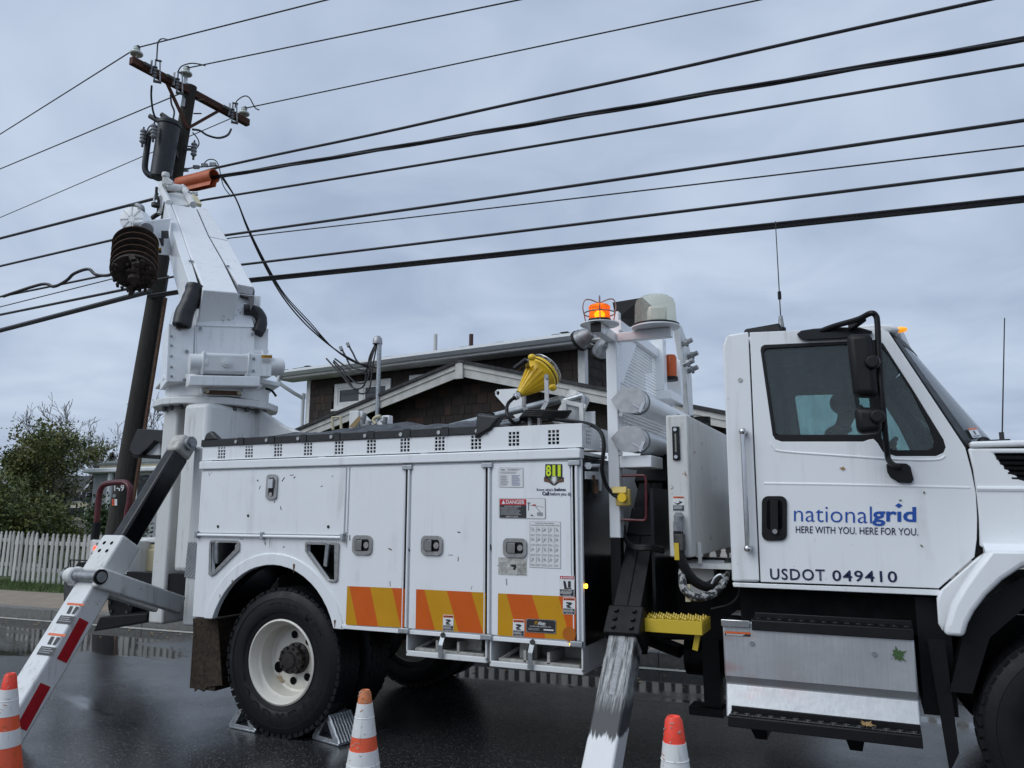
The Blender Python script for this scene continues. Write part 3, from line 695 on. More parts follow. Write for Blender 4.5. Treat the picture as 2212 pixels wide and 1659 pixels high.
# ------------------------------------------------------------------ far cream houses on the rise
def far_house(label, p_l, p_r, depth, top, eave, base, wallm, wins, ridge_along=False):
    a, b, e, t, z0 = atD(p_l, depth), atD(p_r, depth), atD((p_l[0], eave), depth), atD((p_l[0], top), depth), -.05
    t_ = thing('far_house', label, 'house', (a + b) / 2 * 1.0, 'cream houses far beyond the trees'); t_.location.z = 0
    u = V((b.x - a.x, b.y - a.y, 0)); L = u.length; u.normalize(); n_ = V((u.y, -u.x, 0))
    A = V((a.x, a.y, 0)); P = lambda s, z, d=0.0: A + u * s + n_ * d + V((0, 0, z))
    k = MB(wallm); k.plate([P(0, z0), P(L, z0), P(L, e.z), P(L / 2, t.z), P(0, e.z)] if not ridge_along else [P(0, z0), P(L, z0), P(L, e.z), P(0, e.z)], n_ * -9); k.build('wall', t_)
    r_ = MB('roof_shingle')
    if ridge_along: r_.plate([P(-.3, e.z, .4), P(L + .3, e.z, .4), P(L + .3, t.z, -4.5), P(-.3, t.z, -4.5)], V((0, 0, .25)))
    else:
        for s in (0, 1):
            q0 = P(-.4, e.z - .2, .4) if s == 0 else P(L + .4, e.z - .2, .4); q1 = P(L / 2, t.z + .12, .4)
            r_.plate([q0, q1, q1 + V((0, 0, .25)), q0 + V((0, 0, .25))], n_ * -9.8)
            k = MB('trim_white'); k.plate([q0 + n_ * .06, q1 + n_ * .06, q1 + n_ * .06 - V((0, 0, .4)), q0 + n_ * .06 - V((0, 0, .4))], n_ * -.05); k.build('barge_board', t_)
    r_.build('roof', t_)
    for (s, z, w, h) in wins:
        s *= L; z = z0 + z * (e.z - z0)
        f_ = MB('trim_white'); f_.hexa([P(s - w / 2 - .12, z - .1, .05), P(s + w / 2 + .12, z - .1, .05), P(s + w / 2 + .12, z - .1, .0), P(s - w / 2 - .12, z - .1, 0)], [P(s - w / 2 - .12, z + h + .1, .05), P(s + w / 2 + .12, z + h + .1, .05), P(s + w / 2 + .12, z + h + .1, .0), P(s - w / 2 - .12, z + h + .1, 0)])
        wn_ = f_.build('window', t_)
        f_ = MB('window_pane'); f_.plate([P(s - w / 2, z, .06), P(s + w / 2, z, .06), P(s + w / 2, z + h, .06), P(s - w / 2, z + h, .06)], n_ * .02); f_.build('pane', wn_)
        f_ = MB('shutter_black')
        for q in (-1, 1):
            c_ = s + q * (w / 2 + .38); f_.plate([P(c_ - .22, z, .03), P(c_ + .22, z, .03), P(c_ + .22, z + h, .03), P(c_ - .22, z + h, .03)], n_ * .05)
        f_.build('shutter', wn_)
far_house('far cream house with black shutters and a steep white gable', (180, 1120), (218, 1120), 105, 1030, 1060, 1125, 'cream_wall', [(.25, .08, .8, 1.4), (.75, .08, .8, 1.4), (.25, .62, .8, 1.3), (.75, .62, .8, 1.3)])
far_house('far long cream house with dark grey roof behind the conifer', (100, 1120), (182, 1120), 118, 1028, 1056, 1125, 'cream_wall', [(i * .16 + .1, v, .9, 1.4) for i in range(6) for v in (.1, .6)], True)
far_house('far pale grey house with a plain gable beyond the red handle', (222, 1120), (262, 1120), 125, 1030, 1048, 1125, 'grey_wall', [(.3, .55, .8, 1.3), (.7, .55, .8, 1.3)])
# ------------------------------------------------------------------ trees
def grow(base, dirn, length, rad, depth, spread, out, tips, rng, up=.25, nseg=3, kids=(2, 4)):
    p = base.copy(); d = dirn.normalized(); pts = [p.copy()]; rr = [rad]
    for i in range(nseg):
        d = (d + V((rng.gauss(0, .16), rng.gauss(0, .16), rng.gauss(0, .1) + up * .12))).normalized()
        p = p + d * (length / nseg); pts.append(p.copy()); rr.append(rad * (1 - .55 * (i + 1) / nseg))
        if depth <= 1: tips.append((p.copy(), d.copy()))
    out.append((pts, rr, depth))
    if depth > 0:
        for k in range(rng.randint(*kids)):
            i = rng.randint(max(1, nseg - 2), nseg); q = pts[i]
            nd = (d + V((rng.gauss(0, spread), rng.gauss(0, spread), rng.gauss(0, spread * .7) + up))).normalized()
            grow(q, nd, length * rng.uniform(.55, .8), rr[i] * .75, depth - 1, spread, out, tips, rng, up, nseg, kids)
def tree(label, base, height, seed, levels=4, trunk=.12, leafm=None, nleaf=0, leaf=.06, clump=.3, lean=V((0, 0, 0)), barkm='bark', spread=.55, cat='tree', group=None, stems=1, kids=(2, 4), twigs=True, up=.25, name='leafy_tree'):
    rng = random.Random(seed); t = thing(name, label, cat, base, group)
    out, tips = [], []
    for s in range(stems):
        dv = V((rng.gauss(0, .25), rng.gauss(0, .25), 1)) + lean if stems > 1 else V((0, 0, 1)) + lean
        grow(base + V((rng.gauss(0, .15), rng.gauss(0, .15), 0)) * (stems > 1), dv, height * .42, trunk, levels, spread, out, tips, rng, up, 3, kids)
    tk, br = MB(barkm), MB(barkm)
    for pts, rr, dp in out:
        (tk if dp >= levels - 0 else br).tube(pts, [max(.004 if leafm else .016, r) for r in rr], 7 if dp >= levels - 1 else 4, caps=False)
    tk.build('trunk', t, normals=False)
    crown = br.build('branches', t, normals=False)
    if leafm:
        vs_, fs = [], []
        for i in range(nleaf):
            p, d = rng.choice(tips); p = p + V((rng.gauss(0, clump), rng.gauss(0, clump), rng.gauss(0, clump * .8)))
            a = V((rng.gauss(0, 1), rng.gauss(0, 1), rng.gauss(0, 1))).normalized(); b = a.cross(V((rng.gauss(0, 1), rng.gauss(0, 1), rng.gauss(0, 1)))).normalized()
            s = leaf * rng.uniform(.6, 1.4); k = len(vs_)
            vs_ += [p - a * s, p + b * s * .5, p + a * s, p - b * s * .5]; fs.append((k, k + 1, k + 2, k + 3))
        lf_ = MB(leafm); lf_.add(vs_, fs); lf_.build('crown', t, normals=False, ang=180)
    return t
def gpt(px, depth): p = atD((px, 1150), depth); p.z = 0; return p
tree('big green leafy tree at the left edge behind the picket fence', gpt(8, 24), 4.5, 3, 5, .11, 'leaf_green', 11000, .055, .17, V((.05, 0, 0)), stems=3, kids=(2, 3), group='trees behind the fence')
tree('sparse olive tree with wind-bent branches left of the utility pole', gpt(50, 25), 4.6, 11, 5, .09, 'leaf_green', 6000, .055, .15, V((.30, .1, 0)), stems=2, kids=(2, 3), group='trees behind the fence')
tree('dense green shrubby tree low behind the fence pickets', gpt(30, 21), 2.0, 5, 4, .08, 'leaf_green', 9000, .055, .24, stems=4, kids=(2, 4), group='trees behind the fence')
tree('low bushy tree overhanging the fence at the far left', gpt(2, 19.5), 2.5, 8, 4, .09, 'leaf_green', 9000, .055, .22, stems=4, kids=(2, 4), group='trees behind the fence')
tree('bare brown tree tangled among the green crowns', gpt(105, 34), 5.6, 21, 5, .10, 'leaf_green', 2500, .05, .2, barkm='bark_grey', kids=(2, 4), stems=2, group='trees behind the fence')
tree('tall bare grey tree beside the utility pole', gpt(232, 62), 10.5, 31, 6, .2, None, barkm='bark_grey', kids=(2, 3), spread=.4, stems=2, group='bare trees in the distance', name='bare_tree')
tree('fine-twigged bare tree farther left of the utility pole', gpt(212, 70), 10.5, 36, 6, .2, None, barkm='bark_grey', kids=(2, 3), spread=.4, stems=2, group='bare trees in the distance', name='bare_tree')
tree('bare tree showing above the left crowns', gpt(85, 60), 10.8, 41, 6, .2, None, barkm='bark_grey', kids=(2, 3), spread=.4, stems=2, group='bare trees in the distance', name='bare_tree')
tree('bare tree at the far left skyline', gpt(25, 64), 11, 45, 6, .2, None, barkm='bark_grey', kids=(2, 3), spread=.4, stems=2, group='bare trees in the distance', name='bare_tree')
tree('leafy green shrub growing beside the pole foot', gpt(246, 20), 2.1, 51, 3, .04, 'leaf_shrub', 5000, .05, .16, stems=4, cat='shrub', group='shrubs by the fence', name='green_shrub')
tree('small ragged shrub behind the fence below the cream house', gpt(120, 30), 1.3, 55, 3, .05, 'leaf_green', 6000, .06, .22, stems=4, cat='shrub', group='shrubs by the fence', name='green_shrub')
def conifer(label, base, h, rad, seed):
    rng = random.Random(seed); t = thing('conifer', label, 'tree', base, 'dark conifers in the distance')
    k = MB('bark'); k.cyl(base, base + V((0, 0, h)), .18, .03, 8); k.build('trunk', t)
    vs_, fs = [], []
    for i in range(9000):
        z = rng.random() ** .8; tier = .65 + .35 * math.sin(z * 42); r_ = rad * (1 - z) ** .8 * tier * math.sqrt(rng.random()) + .05; a = rng.uniform(0, 6.283)
        p = base + V((r_ * math.cos(a), r_ * math.sin(a), h * (.06 + .94 * z) - r_ * .15)); d = V((math.cos(a) + rng.gauss(0, .3), math.sin(a) + rng.gauss(0, .3), rng.gauss(-.1, .25))).normalized()
        s = rng.uniform(.12, .3); w = d.cross(V((0, 0, 1))) * s * .28; j = len(vs_); vs_ += [p - d * s * .5 - w, p - d * s * .5 + w, p + d * s]; fs.append((j, j + 1, j + 2))
    k = MB('leaf_needle'); k.add(vs_, fs); k.build('crown', t, normals=False, ang=180)
conifer('dark flat-layered conifer in front of the far cream house', gpt(118, 52), 4.2, 2.2, 61)
conifer('dark conifer rising under the bare trees by the pole', gpt(228, 75), 7.2, 2.4, 62)
conifer('distant dark conifer left of the bare trees', gpt(196, 90), 7.5, 2.4, 63)

# far wooded skyline closing the view, out to both sides
rng = random.Random(99); vs_, fs = [], []
for i in range(40000):
    a = rng.uniform(R(-75), R(75)); d = rng.uniform(150, 230); hgt = (5.0 + 2.5 * noise.noise(V((a * 9, 0, 0))) + 1.2 * noise.noise(V((a * 40, 3, 0))))
    p = V((-math.sin(a + YAW) * d, math.cos(a + YAW) * d, rng.random() ** 1.1 * hgt)); s = rng.uniform(.3, .7)
    u = V((rng.gauss(0, 1), rng.gauss(0, 1), rng.gauss(0, 1))).normalized(); w = u.cross(V((rng.gauss(0, 1), rng.gauss(0, 1), rng.gauss(0, 1)))).normalized()
    j = len(vs_); vs_ += [p - u * s, p + w * s * .7, p + u * s, p - w * s * .7]; fs.append((j, j + 1, j + 2, j + 3))
k = MB('leaf_needle'); k.add(vs_, fs); o = k.build('distant_wood', normals=False, ang=180, kind='stuff'); tag(o, 'dark distant line of trees along the horizon', 'trees')

# ------------------------------------------------------------------ utility pole
PB = V((-11.62, 9.0, .1)); PT = onY((412, 186), 8.93)
def pole_at(z): return PB + (PT - PB) * ((z - PB.z) / (PT.z - PB.z))
pole = thing('utility_pole', 'dark weathered leaning utility pole with brown crossarm and black transformer', 'utility pole', PB)
k = MB('pole_wood'); n_ = 14; k.tube([pole_at(PB.z + (PT.z - PB.z) * i / n_) for i in range(n_ + 1)], [.165 - .06 * i / n_ for i in range(n_ + 1)], 20); k.build('shaft', pole)
CA, CBv = onZ((283, 130), 8.88), onZ((536, 266), 8.88)
CD = (CBv - CA).normalized(); CSD = CD.cross(V((0, 0, 1)))           # CSD points along the road
CA = CA + CSD * .0; k = MB('crossarm_wood'); k.bar(CA, CBv, .105, .13); k.build('crossarm', pole, bev=.008)
pc = pole_at(9.0)
def cas(t): return CA + (CBv - CA) * t
for t in (.28, .72):
    k = MB('crossarm_wood'); k.bar(cas(t) - V((0, 0, .07)) - CSD * .06 * 0, pole_at(8.2) + CSD * (.12), .035, .05); k.build('brace', pole)
def insulator(p, parent=pole):
    k = MB('porcelain'); k.lathe([(.012, -.06), (.012, .0), (.03, .0), (.095, .012), (.105, .03), (.098, .05), (.055, .075), (.04, .09), (.055, .11), (.05, .13), (.001, .135)], p, V((0, 0, 1)), 18)
    k.cyl(p - V((0, 0, .12)), p, .012, n=6, mat='hardware_dark'); k.obox(p + V((0, 0, .135)), V((.05, 0, 0)), V((0, .025, 0)), V((0, 0, .03)), 'hardware_dark'); return k.build('insulator', parent)
I1, I2, I3 = cas(.035) + V((0, 0, .13)), onY((402, 163), PT.y - .05), cas(.955) + V((0, 0, .11))
for p in (I1, I2, I3): insulator(p)
k = MB('galvanised'); k.bar(PT - V((0, 0, .45)) - CD * .12, I2 - V((0, 0, .02)), .06, .03); k.build('ridge_pin', pole)
def cutout(p, out):
    k = MB('polymer_grey'); top, bot = p + V((0, 0, .16)), p - V((0, 0, .22)); out = out * .7
    for z in (.04, -.015, -.07, -.125): k.cyl(p + V((0, 0, z)), p + V((0, 0, z - .014)), .038, n=12)
    k.cyl(top, bot, .014, n=8); k.bar(p - CD * .07 + V((0, 0, .12)), p - CD * .07 - V((0, 0, .12)), .035, .015, mat='hardware_grey')
    k.bar(p - CD * .2, p, .03, .05, mat='hardware_dark'); k.cyl(top + out * .09 + V((0, 0, .02)), bot + out * .13, .012, n=8, mat='hardware_grey')
    k.bar(top - out * .02, top + out * .13, .03, .02, mat='hardware_dark'); k.bar(bot - out * .02, bot + out * .16, .035, .035, mat='hardware_dark'); return k.build('fuse_cutout', pole)
F1, F2, F3 = cas(.15) + CSD * .11, cas(.325) + CSD * .12, cas(.81) + CSD * .11
for p in (F1, F2, F3): cutout(p, (CSD * .6 + CD * .8).normalized())
# transformer and its fittings
tb = atD(z1(530, 1620), (pole_at(6.5) - O).dot(FW) - .32); tt = atD(z1(632, 985), (pole_at(8.0) - O).dot(FW) - .34)
tax = (tt - tb).normalized(); th_ = (tt - tb).length
k = MB('transformer_paint'); k.lathe([(.001, 0), (.15, .0), (.172, .03), (.178, th_ * .9), (.195, th_ * .92), (.195, th_ * .96), (.16, th_), (.001, th_ + .03)], tb, tax, 28)
tr_ = k.build('transformer', pole)
side = -RT; k = MB('transformer_paint'); k.tube(smooth_path([tb + tax * th_ * .82 + side * .12, tb + tax * th_ * .83 + side * .22, tb + tax * th_ * .76 + side * .31, tb + tax * th_ * .45 + side * .31, tb + tax * th_ * .18 + side * .29, tb + tax * th_ * .07 + side * .2, tb + tax * th_ * .05 + side * .12]), .05, 12); k.build('radiator', tr_)
for f_, dz in ((.97, .0), (1.0, .1)):
    k = MB('hardware_dark'); p = tb + tax * th_ * f_; k.cyl(p + side * (.0 if dz else .12), p + side * (.16 if dz else .36) + tax * .12, .055, .04, 12); k.build('bushing', tr_)
k = MB('hardware_dark'); k.bar(pole_at(7.6), tb + tax * th_ * .7, .14, .1); k.bar(pole_at(6.9), tb + tax * th_ * .25, .14, .1); k.build('mounting_bracket', tr_)
def arrester(p, parent=pole):
    k = MB('polymer_grey'); k.cyl(p - V((0, 0, .12)), p + V((0, 0, .12)), .036, n=12)
    for z in (-.1, -.04, .02, .08): k.cyl(p + V((0, 0, z)), p + V((0, 0, z + .02)), .052, n=12)
    k.cyl(p + V((0, 0, .12)), p + V((0, 0, .17)), .015, n=6, mat='hardware_dark'); k.cyl(p - V((0, 0, .19)), p - V((0, 0, .12)), .02, n=6, mat='hardware_dark'); return k.build('surge_arrester', parent)
A1, A2 = tb + tax * th_ * .70 + side * .36 - FW * .1, tb + tax * th_ * .74 + side * .12 - FW * .24
A3 = atD(z1(895, 1295), (pole_at(7.2) - O).dot(FW)); 
for p in (A1, A2, A3): arrester(p)
k = MB('hardware_dark'); k.bar(A3, A3 - RT * .32, .03, .04); k.build('arrester_bracket', pole)
k = MB('hardware_dark')
for z in (8.75, 8.5, 7.9, 7.1): q = pole_at(z) + RT * .13; k.cyl(q, q + RT * .14, .012, n=6)
k.build('step_bolt', pole)
# jumpers
def pw(zm, pts, d0, d1=None, r=.012, mat='wire_black', k=6):
    n = len(pts); d1 = d0 if d1 is None else d1
    P = [atD(zm(*p), d0 + (d1 - d0) * i / (n - 1)) for i, p in enumerate(pts)]; return smooth_path(P, k)
dC = (F1 - O).dot(FW); dT = (tt - O).dot(FW); dR = (F3 - O).dot(FW); dP = (pole_at(8) - O).dot(FW); dI2 = (I2 - O).dot(FW); dI3 = (I3 - O).dot(FW); dI1 = (I1 - O).dot(FW)
for pts, a, b, r_ in (([(490, 330), (495, 220), (505, 130), (545, 90), (610, 100)], dC, dI1, .011), ([(435, 600), (430, 720), (450, 880), (490, 980)], dC, dT, .016), ([(640, 700), (650, 800), (680, 880), (670, 960)], (F2 - O).dot(FW), dT, .016),
                      ([(718, 455), (760, 390), (860, 358), (960, 368), (1020, 385)], dI2, dI2, .011), ([(1343, 840), (1360, 770), (1440, 715), (1500, 735), (1560, 840), (1605, 865)], dR, dI3, .011),
                      ([(1300, 1075), (1260, 1140), (1160, 1170), (1040, 1140), (960, 1090), (880, 1078)], dR, dP, .02), ([(880, 1110), (930, 1170), (950, 1230), (930, 1275)], dP, dP, .011), ([(455, 1015), (400, 1060), (365, 1150)], dT, dT, .011)):
    k = MB('wire_black'); k.tube(pw(z1, pts, a, b), r_, 6); k.build('jumper_wire', pole)
k = MB('wire_weathered'); k.tube([pole_at(z) + RT * (.175 - .06 * (z - .1) / 9 + .02) for z in (.2, 2, 4, 5.6)], .018, 6); k.build('ground_wire', pole)
k = MB('rust_steel'); k.tube([pole_at(z) + RT * (.24 - .04 * z / 6) - FW * .05 for z in (.2, 2, 4, 5.2)], .03, 8); k.build('riser_conduit', pole)
# number plates nailed to the shaft
nrm = -FW.copy(); nrm.z = 0; nrm.normalize(); nr = V((-nrm.y, nrm.x, 0)) * -1
def pd(px, py): q = onP((px, py), pole_at(1.6) + nrm * .172, nrm); return q
dq = Decal(pd(247, 1046), pd(268, 1046), pd(247, 1061), nrm); dq.text('149', 0, 0, 1, 1, 'decal_white', 1, .02); dq.build('number_tag', pole)
dq = Decal(pd(242, 1078), pd(253, 1078), pd(242, 1092), nrm); dq.rect(0, 0, 1, 1, 'decal_white'); dq.rect(0, 0, .5, 1, 'decal_orange', 1); dq.lines(.1, .15, .45, .85, 3, 'decal_red', 2); dq.build('inspection_tag', pole)
k = MB('polymer_grey'); q = pd(247, 1071); k.disc(q, nrm, .03, 12); k.build('round_tag', pole)

# ------------------------------------------------------------------ overhead wires
def wire(label, pts, r, sag=.0, mat='wire_black', wob=0.0, twist=0, group='overhead wires on the pole line', name='overhead_wire'):
    P = []
    for a, b in zip(pts[:-1], pts[1:]):
        L = (b - a).length; n = max(8, int(L / .6))
        for i in range(n):
            t = i / n; P.append(a + (b - a) * t - V((0, 0, sag * L * L / 400 * 4 * t * (1 - t))) + V((0, 0, wob * math.sin(i * .9))))
    P.append(pts[-1]); k = MB(mat)
    if twist:
        for s in range(twist):
            Q = [p + V((0, math.cos(i * .8 + s * 2.1), math.sin(i * .8 + s * 2.1))) * r * .62 for i, p in enumerate(P)]; k.tube(Q, r * .5, 6)
    else: k.tube(P, r, 6)
    return tag(k.build(name, normals=False), label, 'wire', group)
def run(p0, p1, ext=1.0):                             # straight on past the picture's edge
    return [p0, p0 + (p1 - p0) * 1.0, p0 + (p1 - p0) * (1 + ext)]
def rw(p, q, y):
    a, b = onY(p, y), onY(q, y); zz = a.z + (a.z - b.z) * .12; return [pole_at(zz) - FW * .15] + run(a, b)
top = V((0, 0, .14))
q = onY((705, 0), I1.y); wire('thin primary wire from the near crossarm end to the upper right', run(I1 + top, q, 1.5), .011)
q = onY((1120, 0), I2.y); wire('thin primary wire running right from the pole-top insulator', run(I2 + top, q, 1.2), .011)
q = onY((1640, 0), I3.y); wire('thin primary wire running right from the far crossarm end', run(I3 + top, q, 1.0), .011)
PW = pole_at(6.8)
HY = 8.75
wire('thick wrapped cable, highest of the heavy cables right of the pole', rw((470, 362), (2130, 0), HY), .020, .03, wob=.006)
wire('twisted service cable bundle with looped strands right of the pole', rw((470, 382), (2212, 85), HY), .031, .03, twist=3)
wire('single black cable, third heavy cable right of the pole', rw((440, 432), (2212, 140), HY), .018, .03)
wire('black cable meeting the thin wire beside the boom', rw((488, 508), (2212, 260), HY), .020, .03)
wire('thin slack wire just below the middle black cable', rw((500, 514), (2212, 315), HY), .009, .02)
wire('black cable, second lowest right of the boom', rw((520, 572), (2212, 365), HY), .019, .03)
wire('heavy doubled cable, lowest of all right of the boom', rw((545, 605), (2212, 430), HY), .040, .03, twist=0)
wire('thin lashing wire along the heavy lowest cable', [p + V((0, -.05, .012)) for p in rw((545, 605), (2212, 430), HY)], .012, .03)
for lab, a, pq, y, r_, m_ in (('thin primary wire running down to the left from the near crossarm end', I1 + top, (0, 290), 9.2, .011, 'wire_black'), ('thin primary wire running left from the crossarm middle', cas(.40) + V((0, 0, -.1)), (0, 365), 9.6, .011, 'wire_black'),
                              ('thin primary wire running left from the far crossarm end', cas(.83) + V((0, 0, -.1)), (0, 470), 11.0, .009, 'wire_weathered'), ('wrapped cable running left below the transformer', pole_at(6.95) + RT * -.05 - FW * .2, (0, 515), 9.3, .026, 'wire_black'),
                              ('black cable running left behind the auger motor', pole_at(6.45), (0, 575), 9.3, .022, 'wire_black'), ('thin twin wire sloping left past the auger', pole_at(5.75), (0, 663), 9.3, .010, 'wire_black'),
                              ('black cable running left at auger height', pole_at(5.8), (0, 641), 9.3, .02, 'wire_black'), ('long black cable below the auger to the left edge', pole_at(5.42) - FW * .21, (0, 680), 9.3, .024, 'wire_black'), ('heavy doubled cable, lowest at the left edge', pole_at(5.3) - FW * .2, (0, 714), 9.3, .045, 'wire_black')):
    wire(lab, run(a, onY(pq, y), 4.0), r_, .015, m_)
# communication splice loop left of the auger
dsp = (pole_at(5.7) - O).dot(FW)
k = MB('wire_black'); k.tube(pw(ZB, [(20, 262), (270, 183), (350, 198), (430, 160), (480, 115), (570, 85), (620, 120), (700, 125), (760, 100)], dsp + .6, dsp), .028, 7); tag(k.build('splice_cable'), 'black looping splice cable left of the hanging auger', 'wire', 'overhead wires on the pole line')
# service drop to the house mast
dH = (mast.matrix_world.translation - O).dot(FW) if False else (h - O).dot(FW)
for i, (r_, off) in enumerate(((.014, 0), (.014, 5), (.010, 9))):
    pts = [(480, 385 - i * 3), (510, 430), (535 + off * .3, 495), (570 + off * .6, 570), (610 + off * .6, 640 - off * .4), (660 + off, 700 - off * .5), (720, 752), (770, 782 + off * .3), (806, 800 - i * 8)]
    k = MB('wire_black'); k.tube(pw(ID, pts, (pole_at(6.6) - O).dot(FW), dH), r_, 6)
    tag(k.build('service_drop'), ('slack service wire hanging from the pole to the house mast', 'second slack service wire hanging beside the first to the house', 'thinnest of the three wires dropping to the house mast')[i], 'wire', 'service drop wires')
k = MB('wire_black'); k.tube(pw(ID, [(435, 362), (450, 345), (470, 352), (482, 400), (500, 425)], dP, dP), .009, 6); k.build('neutral_jumper', pole)
for pq in ((400, 367), (424, 361), (442, 357), (460, 355)):
    k = MB('hardware_grey'); q = atD(pq, dP); k.obox(q, RT * .05, V((0, 0, .03)), FW * .03); k.build('wire_clamp', pole)
k = MB('wire_weathered'); k.tube(pw(ID, [(370, 371), (420, 362), (470, 358)], dP, dP), .012, 6); k.build('dead_end_wire', pole)
# orange insulating hose over the cable
o0, o1 = atD((388, 398), dP - .5), atD((463, 380), dP - .9); ad = (o1 - o0).normalized()
k = MB('hose_orange'); upv = (V((0, 0, 1)) - ad * ad.z).normalized(); sdv = ad.cross(upv); ring = []
prof = [(.115 * math.cos(R(a)), .115 * math.sin(R(a))) for a in range(-60, 241, 20)]
prof = [(.08, -.18)] + prof[:] + [(-.05, -.17)]; prof2 = [(x * .86, y * .86 if y > -.15 else y) for x, y in prof][::-1]
k.plate([o0 + sdv * x + upv * y for x, y in prof + prof2], o1 - o0)
tag(k.build('line_hose', ang=50), 'orange insulating hose clipped over the cables by the pole', 'line cover')
# ------------------------------------------------------------------ the truck
S, YC = 4.54, 5.76                                    # near body side, centre line
FAR = 2 * YC - S
NY = V((0, -1, 0))
truck = thing('utility_truck', 'white utility digger truck with raised boom and hanging auger', 'truck', (-2.4, YC, 0))
def T(mb, name, parent=None, **k): return mb.build(name, parent or truck, **k)
XL, XR, ZB0, ZT0 = -4.85, -1.63, .795, 1.93           # body side cabinet
ARC = (-4.06, .61)
def arch(r, z0, n=20):                                # points of the wheel arch from right to left above z0
    a0 = math.asin((z0 - ARC[1]) / r); return [(ARC[0] + r * math.cos(a0 + (math.pi - 2 * a0) * i / n), ARC[1] + r * math.sin(a0 + (math.pi - 2 * a0) * i / n)) for i in range(n + 1)]
def cabinet(y0, y1, skin_y, skin_t, name):
    out = [(XL, ZT0), (XL, ZB0)] + arch(.60, ZB0)[::-1] + [(XR, ZB0), (XR, ZT0)]
    k = MB('white_paint'); k.plate([V((x, skin_y, z)) for x, z in out], V((0, skin_t, 0)))
    b = T(k, name, bev=.004)
    k = MB('black_gloss'); sh = [(XL + .01, ZT0), (XL + .01, ZB0 + .01)] + arch(.605, ZB0 + .01)[::-1] + [(XR - .0, ZB0 + .01), (XR - .0, ZT0)]
    k.plate([V((x, y0, z)) for x, z in sh], V((0, y1 - y0, 0))); k.build('cabinet_shell', b)
    return b
hole1 = qy(ZC, [(1378, 200), (1525, 205), (1525, 245), (1378, 398), (1362, 395)], S)
# near cabinet: skin with two hand-hold openings
out = [(XL, ZT0), (XL, ZB0)] + arch(.60, ZB0)[::-1] + [(XR, ZB0), (XR, ZT0)]
h1 = qy(ZC, [(1375, 196), (1530, 200), (1530, 240), (1375, 400)], S); h2 = qy(ZC, [(1995, 210), (2172, 214), (2172, 440), (2125, 440), (1995, 255)], S)
k = MB('white_paint'); k.plate([V((x, S, z)) for x, z in out], V((0, .03, 0)), [h1, h2]); body = T(k, 'side_cabinet', bev=.003)
k = MB('black_gloss'); sh = [(XL + .01, ZT0), (XL + .01, ZB0 + .01)] + arch(.605, ZB0 + .01)[::-1] + [(XR - .003, ZB0 + .01), (XR - .003, ZT0)]
k.plate([V((x, S + .15, z)) for x, z in sh], V((0, .36, 0))); k.build('cabinet_shell', body)
k = MB('black_gloss'); k.box(XR - .03, XR - .001, S + .031, FAR - .031, ZB0 + .0, ZT0 + .02); T(k, 'bulkhead', bev=.004)
cabinet(FAR - .5, FAR - .031, FAR - .03, .03, 'side_cabinet')
k = MB('black_paint'); k.box(XL, XR - .04, S + .52, FAR - .52, 1.25, 1.32); T(k, 'bed_floor')
k = MB('white_paint'); k.plate([V((x, S - .012, z)) for x, z in arch(.685, ZB0 - .005) + arch(.60, ZB0 - .005)[::-1]], V((0, .05, 0))); T(k, 'wheel_arch_trim', bev=.01, seg=3)
k = MB('white_paint'); k.box(XL - .005, XR + .004, S - .03, S + .05, ZT0 + .002, ZT0 + .066); T(k, 'roof_flange', bev=.008)
k = MB('white_paint'); k.box(XL - .005, XR + .004, FAR - .05, FAR + .03, ZT0 + .002, ZT0 + .066); T(k, 'roof_flange', bev=.008)
for y in (S + .3, FAR - .3):
    k = MB('white_worn'); k.box(XL, XR + .002, y - .248, y + .22, ZT0 + .03, ZT0 + .05); T(k, 'cabinet_top')
# hand-hold frames
for pts, inn, rod in (([(1365, 183), (1535, 183), (1550, 200), (1548, 250), (1390, 405), (1365, 418), (1350, 405), (1355, 200)], h1, (1405, 195, 1403, 330)), ([(1985, 192), (2185, 196), (2195, 210), (2185, 445), (2170, 457), (2135, 455), (2110, 440), (1985, 270), (1975, 250), (1975, 205)], h2, (2125, 205, 2110, 350))):
    k = MB('latch_steel'); k.plate(qy(ZC, pts, S - .012), V((0, .011, 0)), [[p + V((0, -.012, 0)) for p in inn]]); hf = k.build('hand_hold', body, bev=.002)
    k = MB('galvanised'); a, b = onY(ZC(rod[0], rod[1]), S - .02), onY(ZC(rod[2], rod[3]), S + .02); k.bar(a, b, .03, .014, V((0, 1, 0))); k.build('latch_lever', hf)
# doors
def latch(cx, cz, w, h, parent, vert=False):
    k = MB('latch_steel'); k.plate([V((x, S - .014, z)) for x, z in rrect(cx, cz, w, h, min(w, h) * .28)], V((0, -.012, 0)))
    k.plate([V((x, S - .0262, z)) for x, z in rrect(cx, cz, w * (.5 if vert else .72), h * (.72 if vert else .6), min(w, h) * .12)], V((0, -.001, 0)), mat='black_paint')
    pw_, ph_ = (w * .5, h * .36) if vert else (w * .36, h * .52)
    px_, pz_ = (cx, cz + h * .13) if vert else (cx - w * .12, cz)
    k.obox(V((px_, S - .034, pz_)), V((pw_ / 2, -.004, 0)), V((0, .007, 0)), V((0, 0, ph_ / 2)), 'chrome')
    k.cyl(V((cx + (0 if vert else w * .24), S - .027, cz - (h * .3 if vert else 0))), V((cx + (0 if vert else w * .24), S - .032, cz - (h * .3 if vert else 0))), min(w, h) * .16, n=12, mat='latch_steel')
    return k.build('latch', parent, bev=.003)
def door(x0, x1, z0, z1):
    k = MB('white_paint'); k.box(x0, x1, S - .013, S - .001, z0, z1); d = T(k, 'cabinet_door', bev=.004)
    return d
